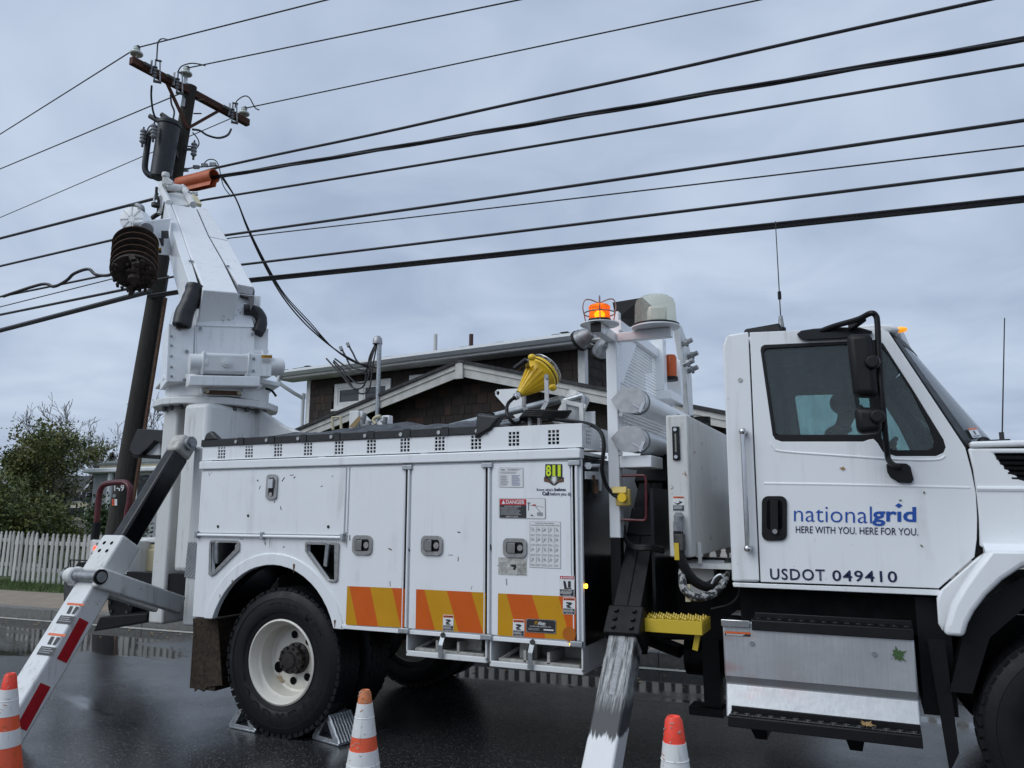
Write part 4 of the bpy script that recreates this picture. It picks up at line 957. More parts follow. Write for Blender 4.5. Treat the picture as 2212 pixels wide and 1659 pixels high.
dA = door(-4.825, -3.425, 1.435, 1.915); dB = door(-3.385, -2.925, .83, 1.915); dC_ = door(-2.865, -2.305, .83, 1.915); dD = door(-2.245, -1.70, .83, 1.915)
for d, c, w, h, v in ((dA, (591, 1052), .105, .19, True), (dB, (786, 1177), .165, .135, False), (dC_, (936, 1178), .165, .13, False), (dD, (1115, 1183), .165, .12, False)):
    q = onY(c, S); latch(q.x, q.z, w, h, d, v)
for x in (-2.895, -2.275, -1.665):
    k = MB('black_void'); k.box(x - .024, x - .010, S - .004, S - .0005, .83, 1.915); k.build('door_gap', body)
    k = MB('white_paint'); k.cyl(V((x + .008, S - .014, .84)), V((x + .008, S - .014, 1.91)), .009, n=10)
    k.box(x - .02, x - .026, S - .016, S - .001, .83, 1.915); hg = k.build('hinge_rod', body)
    for z in (.80, 1.89):
        k = MB('galvanised'); k.box(x - .045, x + .035, S - .028, S - .001, z, z + .032); k.build('hinge_bracket', hg, bev=.004)
k = MB('white_paint'); k.box(-3.412, -3.398, S - .012, S - .001, 1.43, 1.92); k.build('door_post', body, bev=.003)
k = MB('white_paint'); k.cyl(V((-4.85, S - .02, 1.42)), V((-3.42, S - .02, 1.42)), .011, n=10)
hr = k.build('hinge_rod', body)
for x in (-4.84, -3.43, -4.17):
    k = MB('galvanised'); k.box(x - .012, x + .012, S - .034, S - .001, 1.395, 1.45); k.build('hinge_bracket', hr, bev=.003)
k = MB('white_paint'); k.box(-3.42, XR, S - .012, S - .001, ZB0, .822); k.build('sill_strip', body, bev=.003)
k = MB('decal_black')
for zx, zy, r_ in ((370, 882, .011), (148, 962, .012), (962, 964, .012), (441, 622, .006)): k.disc(onY(y8(zx, zy), S - .0125), NY, r_, 8)
k.build('paint_chip', dA, kind='stuff')
# scuffs and scraps of wet leaf stuck to the paint
random.seed(12); k = MB('decal_grey')
for zm, x0, x1, y0_, y1_, n in ((ZB, 1340, 2200, 1400, 1640, 12), (ZE, 20, 1500, 10, 500, 16), (ZC, 1300, 2200, 10, 330, 10)):
    for i in range(n):
        q = onY(zm(random.uniform(x0, x1), random.uniform(y0_, y1_)), S - .0128 if zm is not ZC else S - .001); a = random.uniform(-.5, 2.2); l_ = random.uniform(.006, .022); w = random.uniform(.002, .005)
        k.obox(q, V((math.cos(a), 0, math.sin(a))) * l_, V((-math.sin(a), 0, math.cos(a))) * w, V((0, .0008, 0)), random.choice(('decal_black', 'decal_brown', 'decal_grey')))
k.build('leaf_scraps', body, kind='stuff')
# rust runs below the arch bolts and along the body's lower edge
def rust_run(p, w, h, par):
    k = MB('rust_steel'); n = 7; L_, R_ = [], []
    for i in range(n): t = i / (n - 1); hw_ = w * (1 - t) ** .6 * random.uniform(.6, 1); L_.append(p + V((-hw_, 0, -h * t))); R_.append(p + V((hw_, 0, -h * t)))
    k.add(L_ + R_[::-1], [tuple(range(2 * n))]); return k.build('rust_run', par, normals=False)
for zm, x, y, w, h in ((ZC, 1905, 335, .012, .07), (ZC, 1505, 440, .008, .05), (ZC, 2170, 700, .010, .06), (ZC, 1425, 535, .006, .03)):
    rust_run(onY(zm(x, y), S - .0135), w, h, body)
for zm, x, y, w, h in ((ZC, 1750, 150, .004, .10), (ZE, 35, 170, .004, .07), (ZD, 440, 1365, .004, .06), (ZD, 955, 1345, .004, .05)):
    rust_run(onY(zm(x, y), S - .0145), w, h, body)
# hazard stripes
def stripes(par, tl, tr, br, bl, segs):
    k = MB('stripe_yellow'); A, B, Cc, D_ = (onY(ZE(*p), S - .0145) for p in (tl, tr, br, bl))
    for (a0, a1, b0, b1, m_) in segs:
        f_ = lambda P, Q, t: P + (Q - P) * t
        t0, t1 = (a0 - tl[0]) / (tr[0] - tl[0]), (a1 - tl[0]) / (tr[0] - tl[0]); s0_, s1_ = (b0 - bl[0]) / (br[0] - bl[0]), (b1 - bl[0]) / (br[0] - bl[0])
        k.add([f_(A, B, t0), f_(A, B, t1), f_(D_, Cc, s1_), f_(D_, Cc, s0_)], [(0, 1, 2, 3)], m_)
    return k.build('hazard_stripes', par, normals=False)
YE, OR = 'stripe_yellow', 'stripe_orange'
stripes(dB, (38, 480), (410, 495), (405, 750), (28, 730), [(38, 52, 28, 105, YE), (52, 190, 105, 242, OR), (190, 330, 242, 385, YE), (330, 410, 385, 405, OR)])
stripes(dC_, (485, 500), (935, 522), (933, 788), (480, 758), [(485, 540, 480, 610, OR), (540, 688, 610, 765, YE), (688, 845, 765, 920, OR), (845, 935, 920, 933, YE)])
stripes(dD, (1015, 527), (1520, 550), (1518, 832), (1013, 800), [(1015, 1072, 1013, 1150, YE), (1072, 1240, 1150, 1330, OR), (1240, 1410, 1330, 1485, YE), (1410, 1520, 1485, 1518, OR)])
def dec(zm, tl, tr, bl, y, lift=0.0): return Decal(onY(zm(*tl), y - lift), onY(zm(*tr), y - lift), onY(zm(*bl), y - lift), NY)
SD = S - .0135
def figure(d, cx, cy, s, m_='decal_black', lv=2, pose=0):   # small pictogram worker
    d.oval(cx, cy - s * .38, s * .10, s * .13, m_, lv, 8); d.poly([(cx - s * .14, cy - s * .22), (cx + s * .14, cy - s * .22), (cx + s * .10, cy + s * .25), (cx - s * .1, cy + s * .25)], m_, lv)
    a = (-.45, -.1, .2, .45)[pose % 4]
    d.poly([(cx - s * .14, cy - s * .2), (cx - s * .45, cy + s * a), (cx - s * .40, cy + s * (a + .08)), (cx - s * .1, cy - s * .05)], m_, lv)
    d.poly([(cx + s * .14, cy - s * .2), (cx + s * .45, cy - s * a * .6), (cx + s * .40, cy - s * (a * .6 - .08)), (cx + s * .1, cy - s * .05)], m_, lv)
def warn(par, zm, tl, tr, bl, head, hm, pic, foot):
    d = dec(zm, tl, tr, bl, SD - .002); d.rrect(0, 0, 1, 1, .08, 'decal_white'); d.rect(.04, .03, .96, .17, hm, 1); d.text(head, .26, .055, .93, .145, 'decal_white' if hm == 'decal_red' else 'decal_black', 2, .02)
    d.poly([(.08, .15), (.22, .15), (.15, .05)], 'decal_white' if hm == 'decal_red' else 'decal_black', 2)
    for P in pic: d.poly(P, 'decal_black', 2)
    d.rect(.04, .66, .96, .97, 'decal_black', 1); d.text(foot[0], .15, .685, .85, .735, 'decal_white', 2); d.lines(.08, .76, .92, .89, 3, 'decal_white', 2, .4); d.text(foot[1], .25, .91, .8, .955, 'decal_white', 2)
    return d.build('warning_label', par)
FALL = [[(.25, .28), (.62, .28), (.78, .34), (.60, .46), (.45, .44), (.62, .52), (.56, .60), (.26, .52), (.30, .46), (.52, .40), (.30, .36)], [(.3, .58), (.75, .58), (.75, .61), (.3, .61)]]
OUTR = [[(.26, .26), (.40, .26), (.50, .56), (.48, .64), (.34, .64)], [(.58, .26), (.76, .26), (.76, .56), (.58, .56)], [(.46, .58), (.8, .58), (.8, .63), (.46, .63)]]
warn(dC_, ZE, (660, 665), (728, 668), (658, 768), 'WARNING', 'decal_orange', FALL, ('FALL HAZARD', 'NOT A STEP'))
warn(dD, ZE, (1113, 694), (1187, 698), (1111, 803), 'WARNING', 'decal_orange', FALL, ('FALL HAZARD', 'NOT A STEP'))
warn(dD, ZE, (1437, 552), (1516, 555), (1436, 661), 'WARNING', 'decal_orange', FALL, ('FALL HAZARD', 'NOT A STEP'))
warn(dD, ZE, (1414, 410), (1511, 413), (1413, 546), 'DANGER', 'decal_red', OUTR, ('MOVING OUTRIGGER', 'STAND CLEAR'))
# maker's plate, amber reflector
d = dec(ZE, (1198, 690), (1392, 700), (1196, 778), SD, .003); d.rrect(0, 0, 1, 1, .04, 'latch_steel'); d.rrect(.02, .04, .98, .96, .03, 'decal_black', 1)
d.poly([(.30, .17), (.39, .17), (.39, .40), (.30, .40)], 'stripe_yellow', 2); d.poly([(.325, .22), (.365, .22), (.365, .40), (.325, .40)], 'decal_black', 3); d.text('Altec', .405, .15, .66, .43, 'decal_white', 2, .02); d.text('ALTEC INDUSTRIES, INC.', .14, .49, .86, .59, 'decal_white', 2)
d.lines(.08, .68, .5, .88, 2, 'decal_grey', 2, .4); d.rect(.6, .70, .93, .8, 'decal_white', 2)
for u, v in ((.04, .1), (.96, .1), (.04, .9), (.96, .9)): d.oval(u, v, .015, .035, 'chrome', 2, 8)
d.build('maker_plate', dD)
q = onY(ZE(1478, 790), SD - .003); k = MB('reflector_amber'); k.disc(q, NY, .042, 24, t=.006); k.build('reflector', dD)
q = onY(ZE(1492, 855), S - .012); k = MB('lamp_amber'); k.disc(q, NY, .011, 12, t=.012); k.disc(q + V((0, .004, 0)), NY, .017, 12, 'hardware_dark', t=.008); k.build('marker_lamp', dD)
q = onX(ZE(1580, 480), XR + .002); k = MB('lamp_amber'); k.disc(q, V((1, 0, 0)), .014, 12, t=.012); k.build('marker_lamp', body)
# information sheet
d = dec(z6, (180, 131), (384, 133), (180, 294), SD); d.rrect(0, 0, 1, 1, .04, 'lettering_navy'); d.rrect(.012, .015, .988, .985, .035, 'decal_white', 1); d.text('Altec', .07, .06, .27, .14, 'decal_black', 2, .02); d.rect(.36, .06, .9, .085, 'decal_grey', 2); d.rect(.36, .105, .8, .13, 'decal_grey', 2); d.lines(.05, .2, .95, .32, 3, 'decal_grey', 2, .35)
for c_ in range(2):
    for i in range(13): d.rect(.06 + .47 * c_, .38 + i * .042, .06 + .47 * c_ + random.uniform(.25, .36), .395 + i * .042, ('decal_grey', 'cream_paint', 'lettering_blue')[(i + c_) % 3] if c_ == 0 else ('lettering_blue', 'decal_grey')[i % 2], 2)
d.build('information_sheet', dD)
# call-before-you-dig sticker
d = dec(z6, (556, 97), (725, 98), (556, 280), SD)
blk = [(.08, .02), (.92, .02), (.92, .6), (.99, .62), (.99, .82), (.75, .86), (.56, .99), (.45, .99), (.25, .86), (.01, .82), (.01, .62), (.06, .6)]
d.poly(blk, 'decal_black'); d.text('8', .11, .06, .37, .58, 'decal_lime', 2, .03); d.text('1', .44, .06, .58, .58, 'decal_lime', 2, .03); d.text('1', .70, .06, .84, .58, 'decal_lime', 2, .03)
d.poly([(.03, .66), (.2, .70), (.42, .9), (.3, .86), (.03, .8)], 'decal_brown', 1); d.poly([(.97, .66), (.8, .70), (.58, .9), (.7, .86), (.97, .8)], 'decal_brown', 1); d.poly([(.22, .62), (.4, .72), (.4, .8)], 'decal_green', 1); d.poly([(.78, .62), (.6, .72), (.6, .8)], 'decal_green', 1)
d.poly([(.4, .56), (.64, .56), (.68, .78), (.52, .96), (.36, .78)], 'decal_grey', 2); d.poly([(.44, .6), (.6, .6), (.62, .76), (.52, .90), (.42, .76)], 'decal_white', 3); d.build('dig_sticker', dD)
d = dec(z6, (498, 298), (800, 300), (498, 362), SD); d.text("Know what's", 0, .06, .46, .42, 'lettering_navy', 1, .015); d.text('below.', .49, 0, .82, .42, 'lettering_navy', 1, .04); d.text('Call', .15, .50, .345, 1.0, 'lettering_navy', 1, .04); d.text('before you dig.', .375, .56, .99, 1.12, 'lettering_navy', 1, .015); d.build('dig_slogan', dD)
# electrical danger sticker
d = dec(z6, (180, 385), (572, 387), (180, 555), SD); d.rrect(0, 0, 1, 1, .03, 'decal_grey'); d.rrect(.01, .02, .985, .975, .025, 'decal_white', 1); d.rect(.02, .05, .595, .34, 'decal_red', 2); d.text('DANGER', .16, .10, .56, .29, 'decal_white', 3, .02); d.poly([(.065, .29), (.145, .29), (.105, .09)], 'decal_white', 3)
d.rect(.02, .34, .595, .96, 'decal_black', 2); d.text('ELECTRICAL HAZARDS', .13, .37, .48, .43, 'decal_white', 3); d.lines(.04, .46, .56, .85, 7, 'decal_grey', 3, .5); d.text('KEEP CLEAR', .16, .87, .42, .94, 'decal_white', 3)
d.rect(.635, .2, .65, .6, 'decal_black', 2); d.rect(.615, .22, .69, .25, 'decal_black', 2); d.oval(.74, .33, .018, .035, 'decal_red', 3); d.oval(.775, .32, .018, .035, 'decal_red', 3); d.poly([(.78, .34), (.90, .68), (.88, .69), (.77, .36)], 'decal_grey', 2); d.rect(.82, .68, .94, .85, 'decal_grey', 2); d.poly([(.66, .32), (.97, .42), (.97, .44), (.66, .34)], 'decal_grey', 2); figure(d, .71, .84, .12); d.build('danger_sticker', dD)
# hand-signal chart
d = dec(z6, (437, 580), (698, 584), (436, 966), SD); d.rect(0, 0, 1, 1, 'decal_grey'); d.rect(.012, .008, .988, .992, 'decal_white', 1); d.text('STANDARD HAND SIGNALS', .18, .025, .8, .05, 'decal_black', 2); d.text('FOR CONTROLLING CRANE OPERATIONS', .04, .07, .96, .095, 'decal_black', 2)
for r_ in range(4):
    for c_ in range(5):
        figure(d, .115 + c_ * .192, .185 + r_ * .215, .12, 'decal_grey', 2, (r_ + c_) % 4); d.rect(.04 + c_ * .192, .12 + r_ * .215, .055 + c_ * .192, .24 + r_ * .215, 'decal_grey', 2); d.lines(.03 + c_ * .192, .275 + r_ * .215, .2 + c_ * .192, .325 + r_ * .215, 3, 'decal_grey', 2, .35)
        if c_: d.rect(.018 + c_ * .192, .12, .021 + c_ * .192, .985, 'decal_grey', 2)
d.build('hand_signal_chart', dD)
# worn bilingual sticker
d = dec(z6, (176, 882), (415, 890), (174, 1026), SD); d.rect(0, 0, 1, 1, 'decal_worn')
for i, t in enumerate(('NEVER GET', 'UNDER THIS', 'TRUCK IF', 'THE ENGINE', 'IS RUNNING')): d.text(t, .03, .26 + i * .12, .3, .345 + i * .12, 'decal_grey', 1)
for i, t in enumerate(('NUNCA SE', 'META DEBAJO', 'DEL CAMION', 'CUANDA EL', 'MOTOR ESTE', 'EN MARCHA!')): d.text(t, .67, .30 + i * .115, .97, .375 + i * .115, 'decal_black', 1)
d.poly([(.42, .4), (.62, .36), (.64, .5), (.6, .7), (.5, .66), (.55, .55), (.44, .48)], 'decal_black', 1); d.build('engine_sticker', dD)

# ------------------------------------------------------------------ rail with punched vents and vinyl cover
ZR0, ZR1 = onY(y8(50, 470), S).z, onY(y8(50, 335), S).z
zr0r, zr1r = onY(ZD(1545, 1245), S).z, onY(ZD(1545, 1085), S).z
ZR0, ZR1 = (ZR0 + zr0r) / 2, (ZR1 + zr1r) / 2
def vents(pos, w, h, f_):                             # 3 x 4 punched squares at each place
    H = []
    for (cx, cz) in pos:
        for i in range(3):
            for j in range(4):
                x, z = cx + (i - 1) * w * 1.32, cz + (j - 1.5) * h * 1.32
                H.append([f_(x - w / 2, z - h / 2), f_(x + w / 2, z - h / 2), f_(x + w / 2, z + h / 2), f_(x - w / 2, z + h / 2)])
    return H
cz = ZR0 + .058
pos = [(onY(y8(a, b), S).x, cz) for i, (a, b) in enumerate(((178, 412), (380, 405), (594, 396), (815, 386), (1044, 376), (1282, 366), (1530, 357), (1786, 348), (2054, 338)))]
pos += [(onY(ZD(1120, 1182), S).x, cz + .012), (onY(ZD(1377, 1173), S).x, cz + .012)]
pos[8] = (pos[8][0], cz)
seen = []; 
for p in pos:
    if all(abs(p[0] - s_[0]) > .12 for s_ in seen): seen.append(p)
k = MB('white_paint'); k.plate([V((XL, S - .006, ZR0)), V((XR + .01, S - .006, ZR0)), V((XR + .01, S - .006, ZR1)), V((XL, S - .006, ZR1))], V((0, .012, 0)), vents(seen, .021, .0185, lambda x, z: V((x, S - .006, z)))); rail = T(k, 'vented_rail')
k = MB('white_paint'); fx = XR + .01
k.plate([V((fx, S + .0065, ZR0)), V((fx, S + .62, ZR0)), V((fx, S + .62, ZR1)), V((fx, S + .0065, ZR1))], V((-.012, 0, 0)), vents([(S + .12, cz + .012), (S + .40, cz + .012)], .026, .0185, lambda y, z: V((fx, y, z)))); k.build('front_panel', rail)
k = MB('white_paint'); k.box(XL, XR, S - .02, S + .1, ZR1 - .012, ZR1 - .001) if False else k.box(-2.3, XR + .008, S + .008, S + .09, ZR1 - .013, ZR1 - .001); k.build('top_lip', rail)
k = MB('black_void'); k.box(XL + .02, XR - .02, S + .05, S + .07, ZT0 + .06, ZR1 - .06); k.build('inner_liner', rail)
for zx in (85, 915, 1668):
    x = onY(y8(zx, 450), S).x; k = MB('galvanised'); k.box(x - .03, x + .03, S - .004, S + .04, ZT0 + .067, ZR0 - .001); k.build('mounting_clip', rail)
x = onY(ZD(1497, 1255), S).x; k = MB('galvanised'); k.box(x - .03, x + .03, S - .004, S + .04, ZT0 + .067, ZR0 - .001); k.build('mounting_clip', rail)
k = MB('white_paint'); k.box(XL, XR + .01, FAR - .006, FAR + .006, ZR0, ZR1); T(k, 'vented_rail')
xe = onY(ZD(905, 1160), S).x                          # vinyl cover ends here
k = MB('vinyl'); k.box(XL - .012, xe, S - .016, S - .007, ZR1 - .042, ZR1 + .014); cov = T(k, 'vinyl_cover', bev=.004)
rows = []; NXc, NYc = 46, 10; random.seed(5)
g_ = MB('vinyl'); vs_ = []
for i in range(NXc + 1):
    for j in range(NYc + 1):
        t, u = i / NXc, j / NYc; x = XL + (xe - XL + .1) * t; y = S - .012 + u * 1.2
        bulge = .07 * math.exp(-((t - .62) / .16) ** 2) + .05 * math.exp(-((t - .88) / .06) ** 2) + .03 * math.exp(-((t - .3) / .15) ** 2)
        z = ZR1 + .014 + math.sin(min(1, u * 2.5) * math.pi / 2) * (.02 + bulge) + .045 * abs(noise.noise(V((x * 4, y * 7, 0)))) * min(1, u * 8) + .022 * noise.noise(V((x * 13, y * 15, 3))) * min(1, u * 6) - .1 * max(0, u - .6)
        vs_.append(V((x, y, z)))
fs = [(i * (NYc + 1) + j, (i + 1) * (NYc + 1) + j, (i + 1) * (NYc + 1) + j + 1, i * (NYc + 1) + j + 1) for i in range(NXc) for j in range(NYc)]
g_.add(vs_, fs); g_.build('folded_sheet', cov, normals=False, ang=180)
for i, (a, b) in enumerate(((282, 336), (507, 325), (740, 313), (985, 300), (1234, 292), (1498, 283), (1778, 268), (2060, 258))):
    q = onY(y8(a, b), S - .017); k = MB('cast_aluminium'); k.disc(q, NY, .014, 10, t=.008); k.build('rivet', cov)
    k = MB('vinyl'); k.box(q.x + .02, q.x + .075, S - .021, S - .0165, ZR1 - .04, ZR1 + .017); k.build('strap', cov)
q = onY(ZD(930, 1110), S - .01); k = MB('vinyl'); k.hexa([q + V((-.07, -.02, -.08)), q + V((.05, -.02, -.02)), q + V((.05, .08, -.02)), q + V((-.07, .08, -.08))], [q + V((-.06, -.015, .10)), q + V((.13, -.01, .07)), q + V((.13, .06, .07)), q + V((-.06, .06, .10))]); k.build('corner_flap', cov, bev=.02)
q = onY(y8(95, 300), S - .01); k = MB('vinyl'); k.hexa([q + V((-.07, -.015, -.03)), q + V((.1, -.015, -.03)), q + V((.1, .05, -.03)), q + V((-.07, .05, -.03))], [q + V((-.05, -.01, .03)), q + V((.0, -.01, .05)), q + V((.0, .04, .05)), q + V((-.05, .04, .03))]); k.build('corner_flap', cov, bev=.015)

# ------------------------------------------------------------------ trays under the cabinet with outrigger pads
for (x0, x1, sidex) in ((-2.89, -2.285, 0), (-2.265, -1.635, 1)):
    zb, zt = .652 if not sidex else .635, ZB0 - .003
    k = MB('white_worn'); tr = MB('white_worn'); D_ = .62
    tr.box(x0, x1, S + .02, S + D_, zb, zb + .012); tr.box(x0, x0 + .012, S + .0, S + D_, zb + .012, zt); tr.box(x1 - .012, x1, S, S + D_, zb + .012, zt); tr.box(x0, x1, S + .0, S + .02, zb - .0, zb + .035)
    t_ = T(tr, 'pad_tray', bev=.004)
    p = MB('pad_aluminium'); a, b = x0 + .05, x1 - .035; y0_ = S + .03; zt_ = zb + .15
    for (q0, q1, h_) in ((a, b, .10),):
        p.plate([V((q0, y0_, zb + .02)), V((q1, y0_, zb + .02)), V((q1, y0_, zb + .05)), V((q0 + .0, y0_, zb + .05))], V((0, .02, 0)))
        p.plate([V((q0, y0_ + .02, zb + .05)), V((q0 + .10, y0_ + .25, zb + .13)), V((q0 + .11, y0_ + .27, zb + .13)), V((q0 + .015, y0_ + .02, zb + .05))], V((0, 0, -.02)))
        p.plate([V((q1, y0_ + .02, zb + .05)), V((q1 - .06, y0_ + .25, zb + .13)), V((q1 - .05, y0_ + .27, zb + .13)), V((q1 + .0, y0_ + .04, zb + .05))], V((0, 0, -.02)))
        p.plate([V((q0 + .1, y0_ + .26, zb + .02)), V((q1 - .05, y0_ + .26, zb + .02)), V((q1 - .05, y0_ + .26, zb + .13)), V((q0 + .1, y0_ + .26, zb + .13))], V((0, .02, 0)))
        p.box(q0 + .02, q1 - .02, y0_ + .02, y0_ + .28, zb + .02, zb + .04)
        c0 = (q0 + q1) / 2; p.box(c0 - .1, c0 - .08, y0_ + .0, y0_ + .26, zb + .04, zb + .11); p.box(c0 + .06, c0 + .08, y0_, y0_ + .26, zb + .04, zb + .11)
        hx = c0 - .12 if sidex else c0 + .12; p.box(hx - .06, hx + .06, y0_ + .12, y0_ + .14, zb + .04, zb + .21)
    p.build('outrigger_pad', t_, bev=.006)
    c0 = (x0 + x1) / 2 - .03; k = MB('galvanised'); k.bar(V((c0 + .02, S - .012, ZB0 + .01)), V((c0 + .01, S - .03, zt - .05)), .03, .01, V((0, 1, 0))); k.bar(V((c0 + .01, S - .03, zt - .045)), V((c0 + .0, S - .01, zb + .01)), .03, .01, V((0, 1, 0))); k.cyl(V((c0 + .02, S - .005, ZB0 + .012)), V((c0 + .02, S - .025, ZB0 + .012)), .016, n=10, mat='hardware_dark'); k.build('retaining_bar', t_)
# mud flap
a, b, c_, d_ = onY(ZC(1250, 690), S + .12), onY(ZC(1410, 700), S + .12), onY(ZC(1440, 1130), S + .12), onY(ZC(1260, 1165), S + .12)
k = MB('mud_flap'); pts = [a, b, c_]
for i in range(9): t = i / 9; q = c_ + (d_ - c_) * t; pts.append(q + V((0, 0, random.uniform(-.015, .02))))
k.plate(pts + [d_], V((0, .012, 0))); k.box(a.x, b.x, S + .132, S + .6, d_.z + .02, a.z); T(k, 'mud_flap')
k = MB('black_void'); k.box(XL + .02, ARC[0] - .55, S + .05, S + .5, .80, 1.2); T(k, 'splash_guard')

# ------------------------------------------------------------------ wheels
def wheel(name, cx, cy, cz, r, sign, dish):
    """sign -1: outer face towards -Y"""
    w = bpy.data.objects.new(name, None); C.objects.link(w); w.location = (cx, cy, cz); attach(w, truck)
    ax = V((0, sign, 0)); o = V((cx, cy, cz)); tw = .27
    t = MB('tyre_rubber'); ri = r * .545
    prof = [(ri, -tw + .02), (ri + .03, -tw), (r - .12, -tw - .01), (r - .03, -tw + .01), (r, -tw + .035), (r, -.035), (r - .012, -.02), (r - .035, -.004), (r - .07, .008), (r - .072, .004), (r - .12, .013), (r - .16, .012), (ri + .06, .004), (ri + .055, -.001), (ri + .02, -.008), (ri, -.022)]
    t.lathe(prof, o, ax, 72)
    ty = t.build('tyre', w, ang=28)
    tl = MB('tyre_rubber')
    for i in range(60):
        a = 2 * math.pi * i / 60; u = V((math.cos(a), 0, math.sin(a))); v = V((-math.sin(a), 0, math.cos(a)))
        for yy in (-.04, -.1, -.16, -.22): tl.obox(o + u * (r - .0045) + ax * (yy + (.008 if i % 2 else 0)), u * .007, v * .021, ax * .026)
        tl.obox(o + u * (r - .018) + ax * -.018, u * .012, v * .018, ax * .006)
    tl.build('tread_block', ty, kind='stuff')
    rm = MB('rim_paint')
    dsh = -.19 if dish else -.06
    rm.lathe([(ri + .012, -.03), (ri + .018, -.002), (ri + .006, .004), (ri - .006, -.01), (ri - .012, -.05), (ri - .035, -.075), (ri - .038, -.15), (ri - .045, dsh + .01), (ri - .06, dsh), (.19, dsh + .012), (.15, dsh + .004), (.08, dsh)], o, ax, 64)
    rim = rm.build('rim', w, ang=40)
    hb_ = MB('hub_metal')
    if dish:
        hb_.lathe([(.112, dsh), (.112, dsh + .02), (.088, dsh + .03), (.083, dsh + .07), (.10, dsh + .075), (.10, dsh + .088), (.06, dsh + .095), (.052, dsh + .11), (.001, dsh + .113)], o, ax, 32)
    else: hb_.lathe([(.12, dsh), (.115, dsh + .05), (.09, dsh + .09), (.001, dsh + .1)], o, ax, 32)
    for i in range(10):
        a = 2 * math.pi * i / 10; u = V((math.cos(a), 0, math.sin(a))); rr = .135 if not dish else .100
        hb_.cyl(o + u * rr + ax * dsh, o + u * rr + ax * (dsh + .04), .013, n=6)
        if dish and i % 1 == 0: rr = .085; hb_.cyl(o + u * rr + ax * (dsh + .088), o + u * rr + ax * (dsh + .104), .010, n=6)
    hb_.build('hub', w)
    for i, (an, rr, rh) in enumerate(((205, .182, .04), (100, .17, .028), (262, .165, .028), (310, .165, .028), (50, .165, .028))):
        u = V((math.cos(R(an)), 0, math.sin(R(an)))); k = MB('black_void'); k.disc(o + u * rr + ax * (dsh + .013), ax, rh, 20, t=.004); k.build('hand_hole', rim)
    return w
WC = onY((600, 1437), S + .02)
wheel('rear_wheel', -3.97, S + .015, .522, .522, -1, True)
wheel('rear_wheel', -3.97, S + .66, .522, .52, 1, True); wheel('rear_wheel', -3.97, FAR - .66, .522, .52, -1, True)
wheel('rear_wheel', -3.97, FAR - .015, .522, .522, 1, True)
wheel('front_wheel', .935, S + .09, .522, .522, -1, False); wheel('front_wheel', .935, FAR - .09, .522, .522, 1, False)
# raised sidewall lettering
ty = next(c for c in bpy.data.objects if c.name == 'tyre'); k = MB('tyre_rubber'); wc = V((-3.97, S + .015 - .0135, .522))
def arc_text(mb, s_, r0, r1, a_mid, span, flip):
    for i, ch in enumerate(s_):
        if ch == ' ': continue
        vs_, fs = textmesh(ch, .02); a = a_mid + (i - (len(s_) - 1) / 2) * span / len(s_) * (1 if flip else -1)
        P = []
        for x, y in vs_:
            rr = (r0 + (r1 - r0) * y) if flip else (r1 + (r0 - r1) * y); aa = a + (x - .5) * span / len(s_) * .72 * (1 if flip else -1); P.append(wc + V((math.cos(aa) * rr, 0, math.sin(aa) * rr)))
        mb.add(P, fs)
arc_text(k, 'GOODYEAR', .345, .42, R(-95), R(150), True); arc_text(k, 'G282 MSD', .375, .425, R(68), R(80), False)
k.build('sidewall_lettering', ty, normals=False, kind='stuff')
k = MB('black_paint'); k.cyl(V((-3.97, S + .3, .522)), V((-3.97, FAR - .3, .522)), .085, n=16); k.ball(V((-3.97, YC, .53)), V((.22, .24, .22))); T(k, 'rear_axle')
k = MB('hub_metal'); k.cyl(V((.935, S + .3, .48)), V((.935, FAR - .3, .48)), .06, n=14); T(k, 'front_axle')
# chassis
for y in (YC - .43, YC + .36):
    k = MB('black_paint'); k.box(-6.6, 1.9, y, y + .07, .76, 1.02); T(k, 'frame_rail')
for x in (-5.6, -2.7, -1.2, .2):
    k = MB('black_paint'); k.box(x, x + .12, YC - .355, YC + .355, .78, .98); T(k, 'cross_member')
k = MB('black_paint'); k.cyl(V((-3.6, YC, .62)), V((-.6, YC, .78)), .06, n=12); T(k, 'drive_shaft')
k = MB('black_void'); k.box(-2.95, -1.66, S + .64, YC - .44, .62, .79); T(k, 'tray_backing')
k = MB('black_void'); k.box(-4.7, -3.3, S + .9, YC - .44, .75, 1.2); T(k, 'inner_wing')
k = MB('black_paint'); k.cyl(V((-1.25, YC - .1, .62)), V((.1, YC - .1, .62)), .15, n=20); k.cyl(V((-1.3, YC - .1, .62)), V((-1.9, YC + .1, .75)), .05, n=10); T(k, 'exhaust')
k = MB('black_paint'); k.box(-.55, .7, YC - .36, YC + .36, .55, 1.15); T(k, 'engine_block')
k = MB('black_paint'); k.cyl(V((-.85, FAR - .35, .72)), V((.2, FAR - .35, .72)), .3, n=24); T(k, 'fuel_tank')
k = MB('black_paint'); k.box(-1.6, -.72, S + .75, YC - .44, .78, 1.3); T(k, 'pump_box')
k = MB('black_paint'); q = onY(z7(910, 1590), 5.35); k.box(q.x - .05, q.x + .06, 5.3, 5.4, .35, .8); k.box(q.x - .14, q.x + .08, 5.25, 5.42, .30, .35); T(k, 'air_drain')
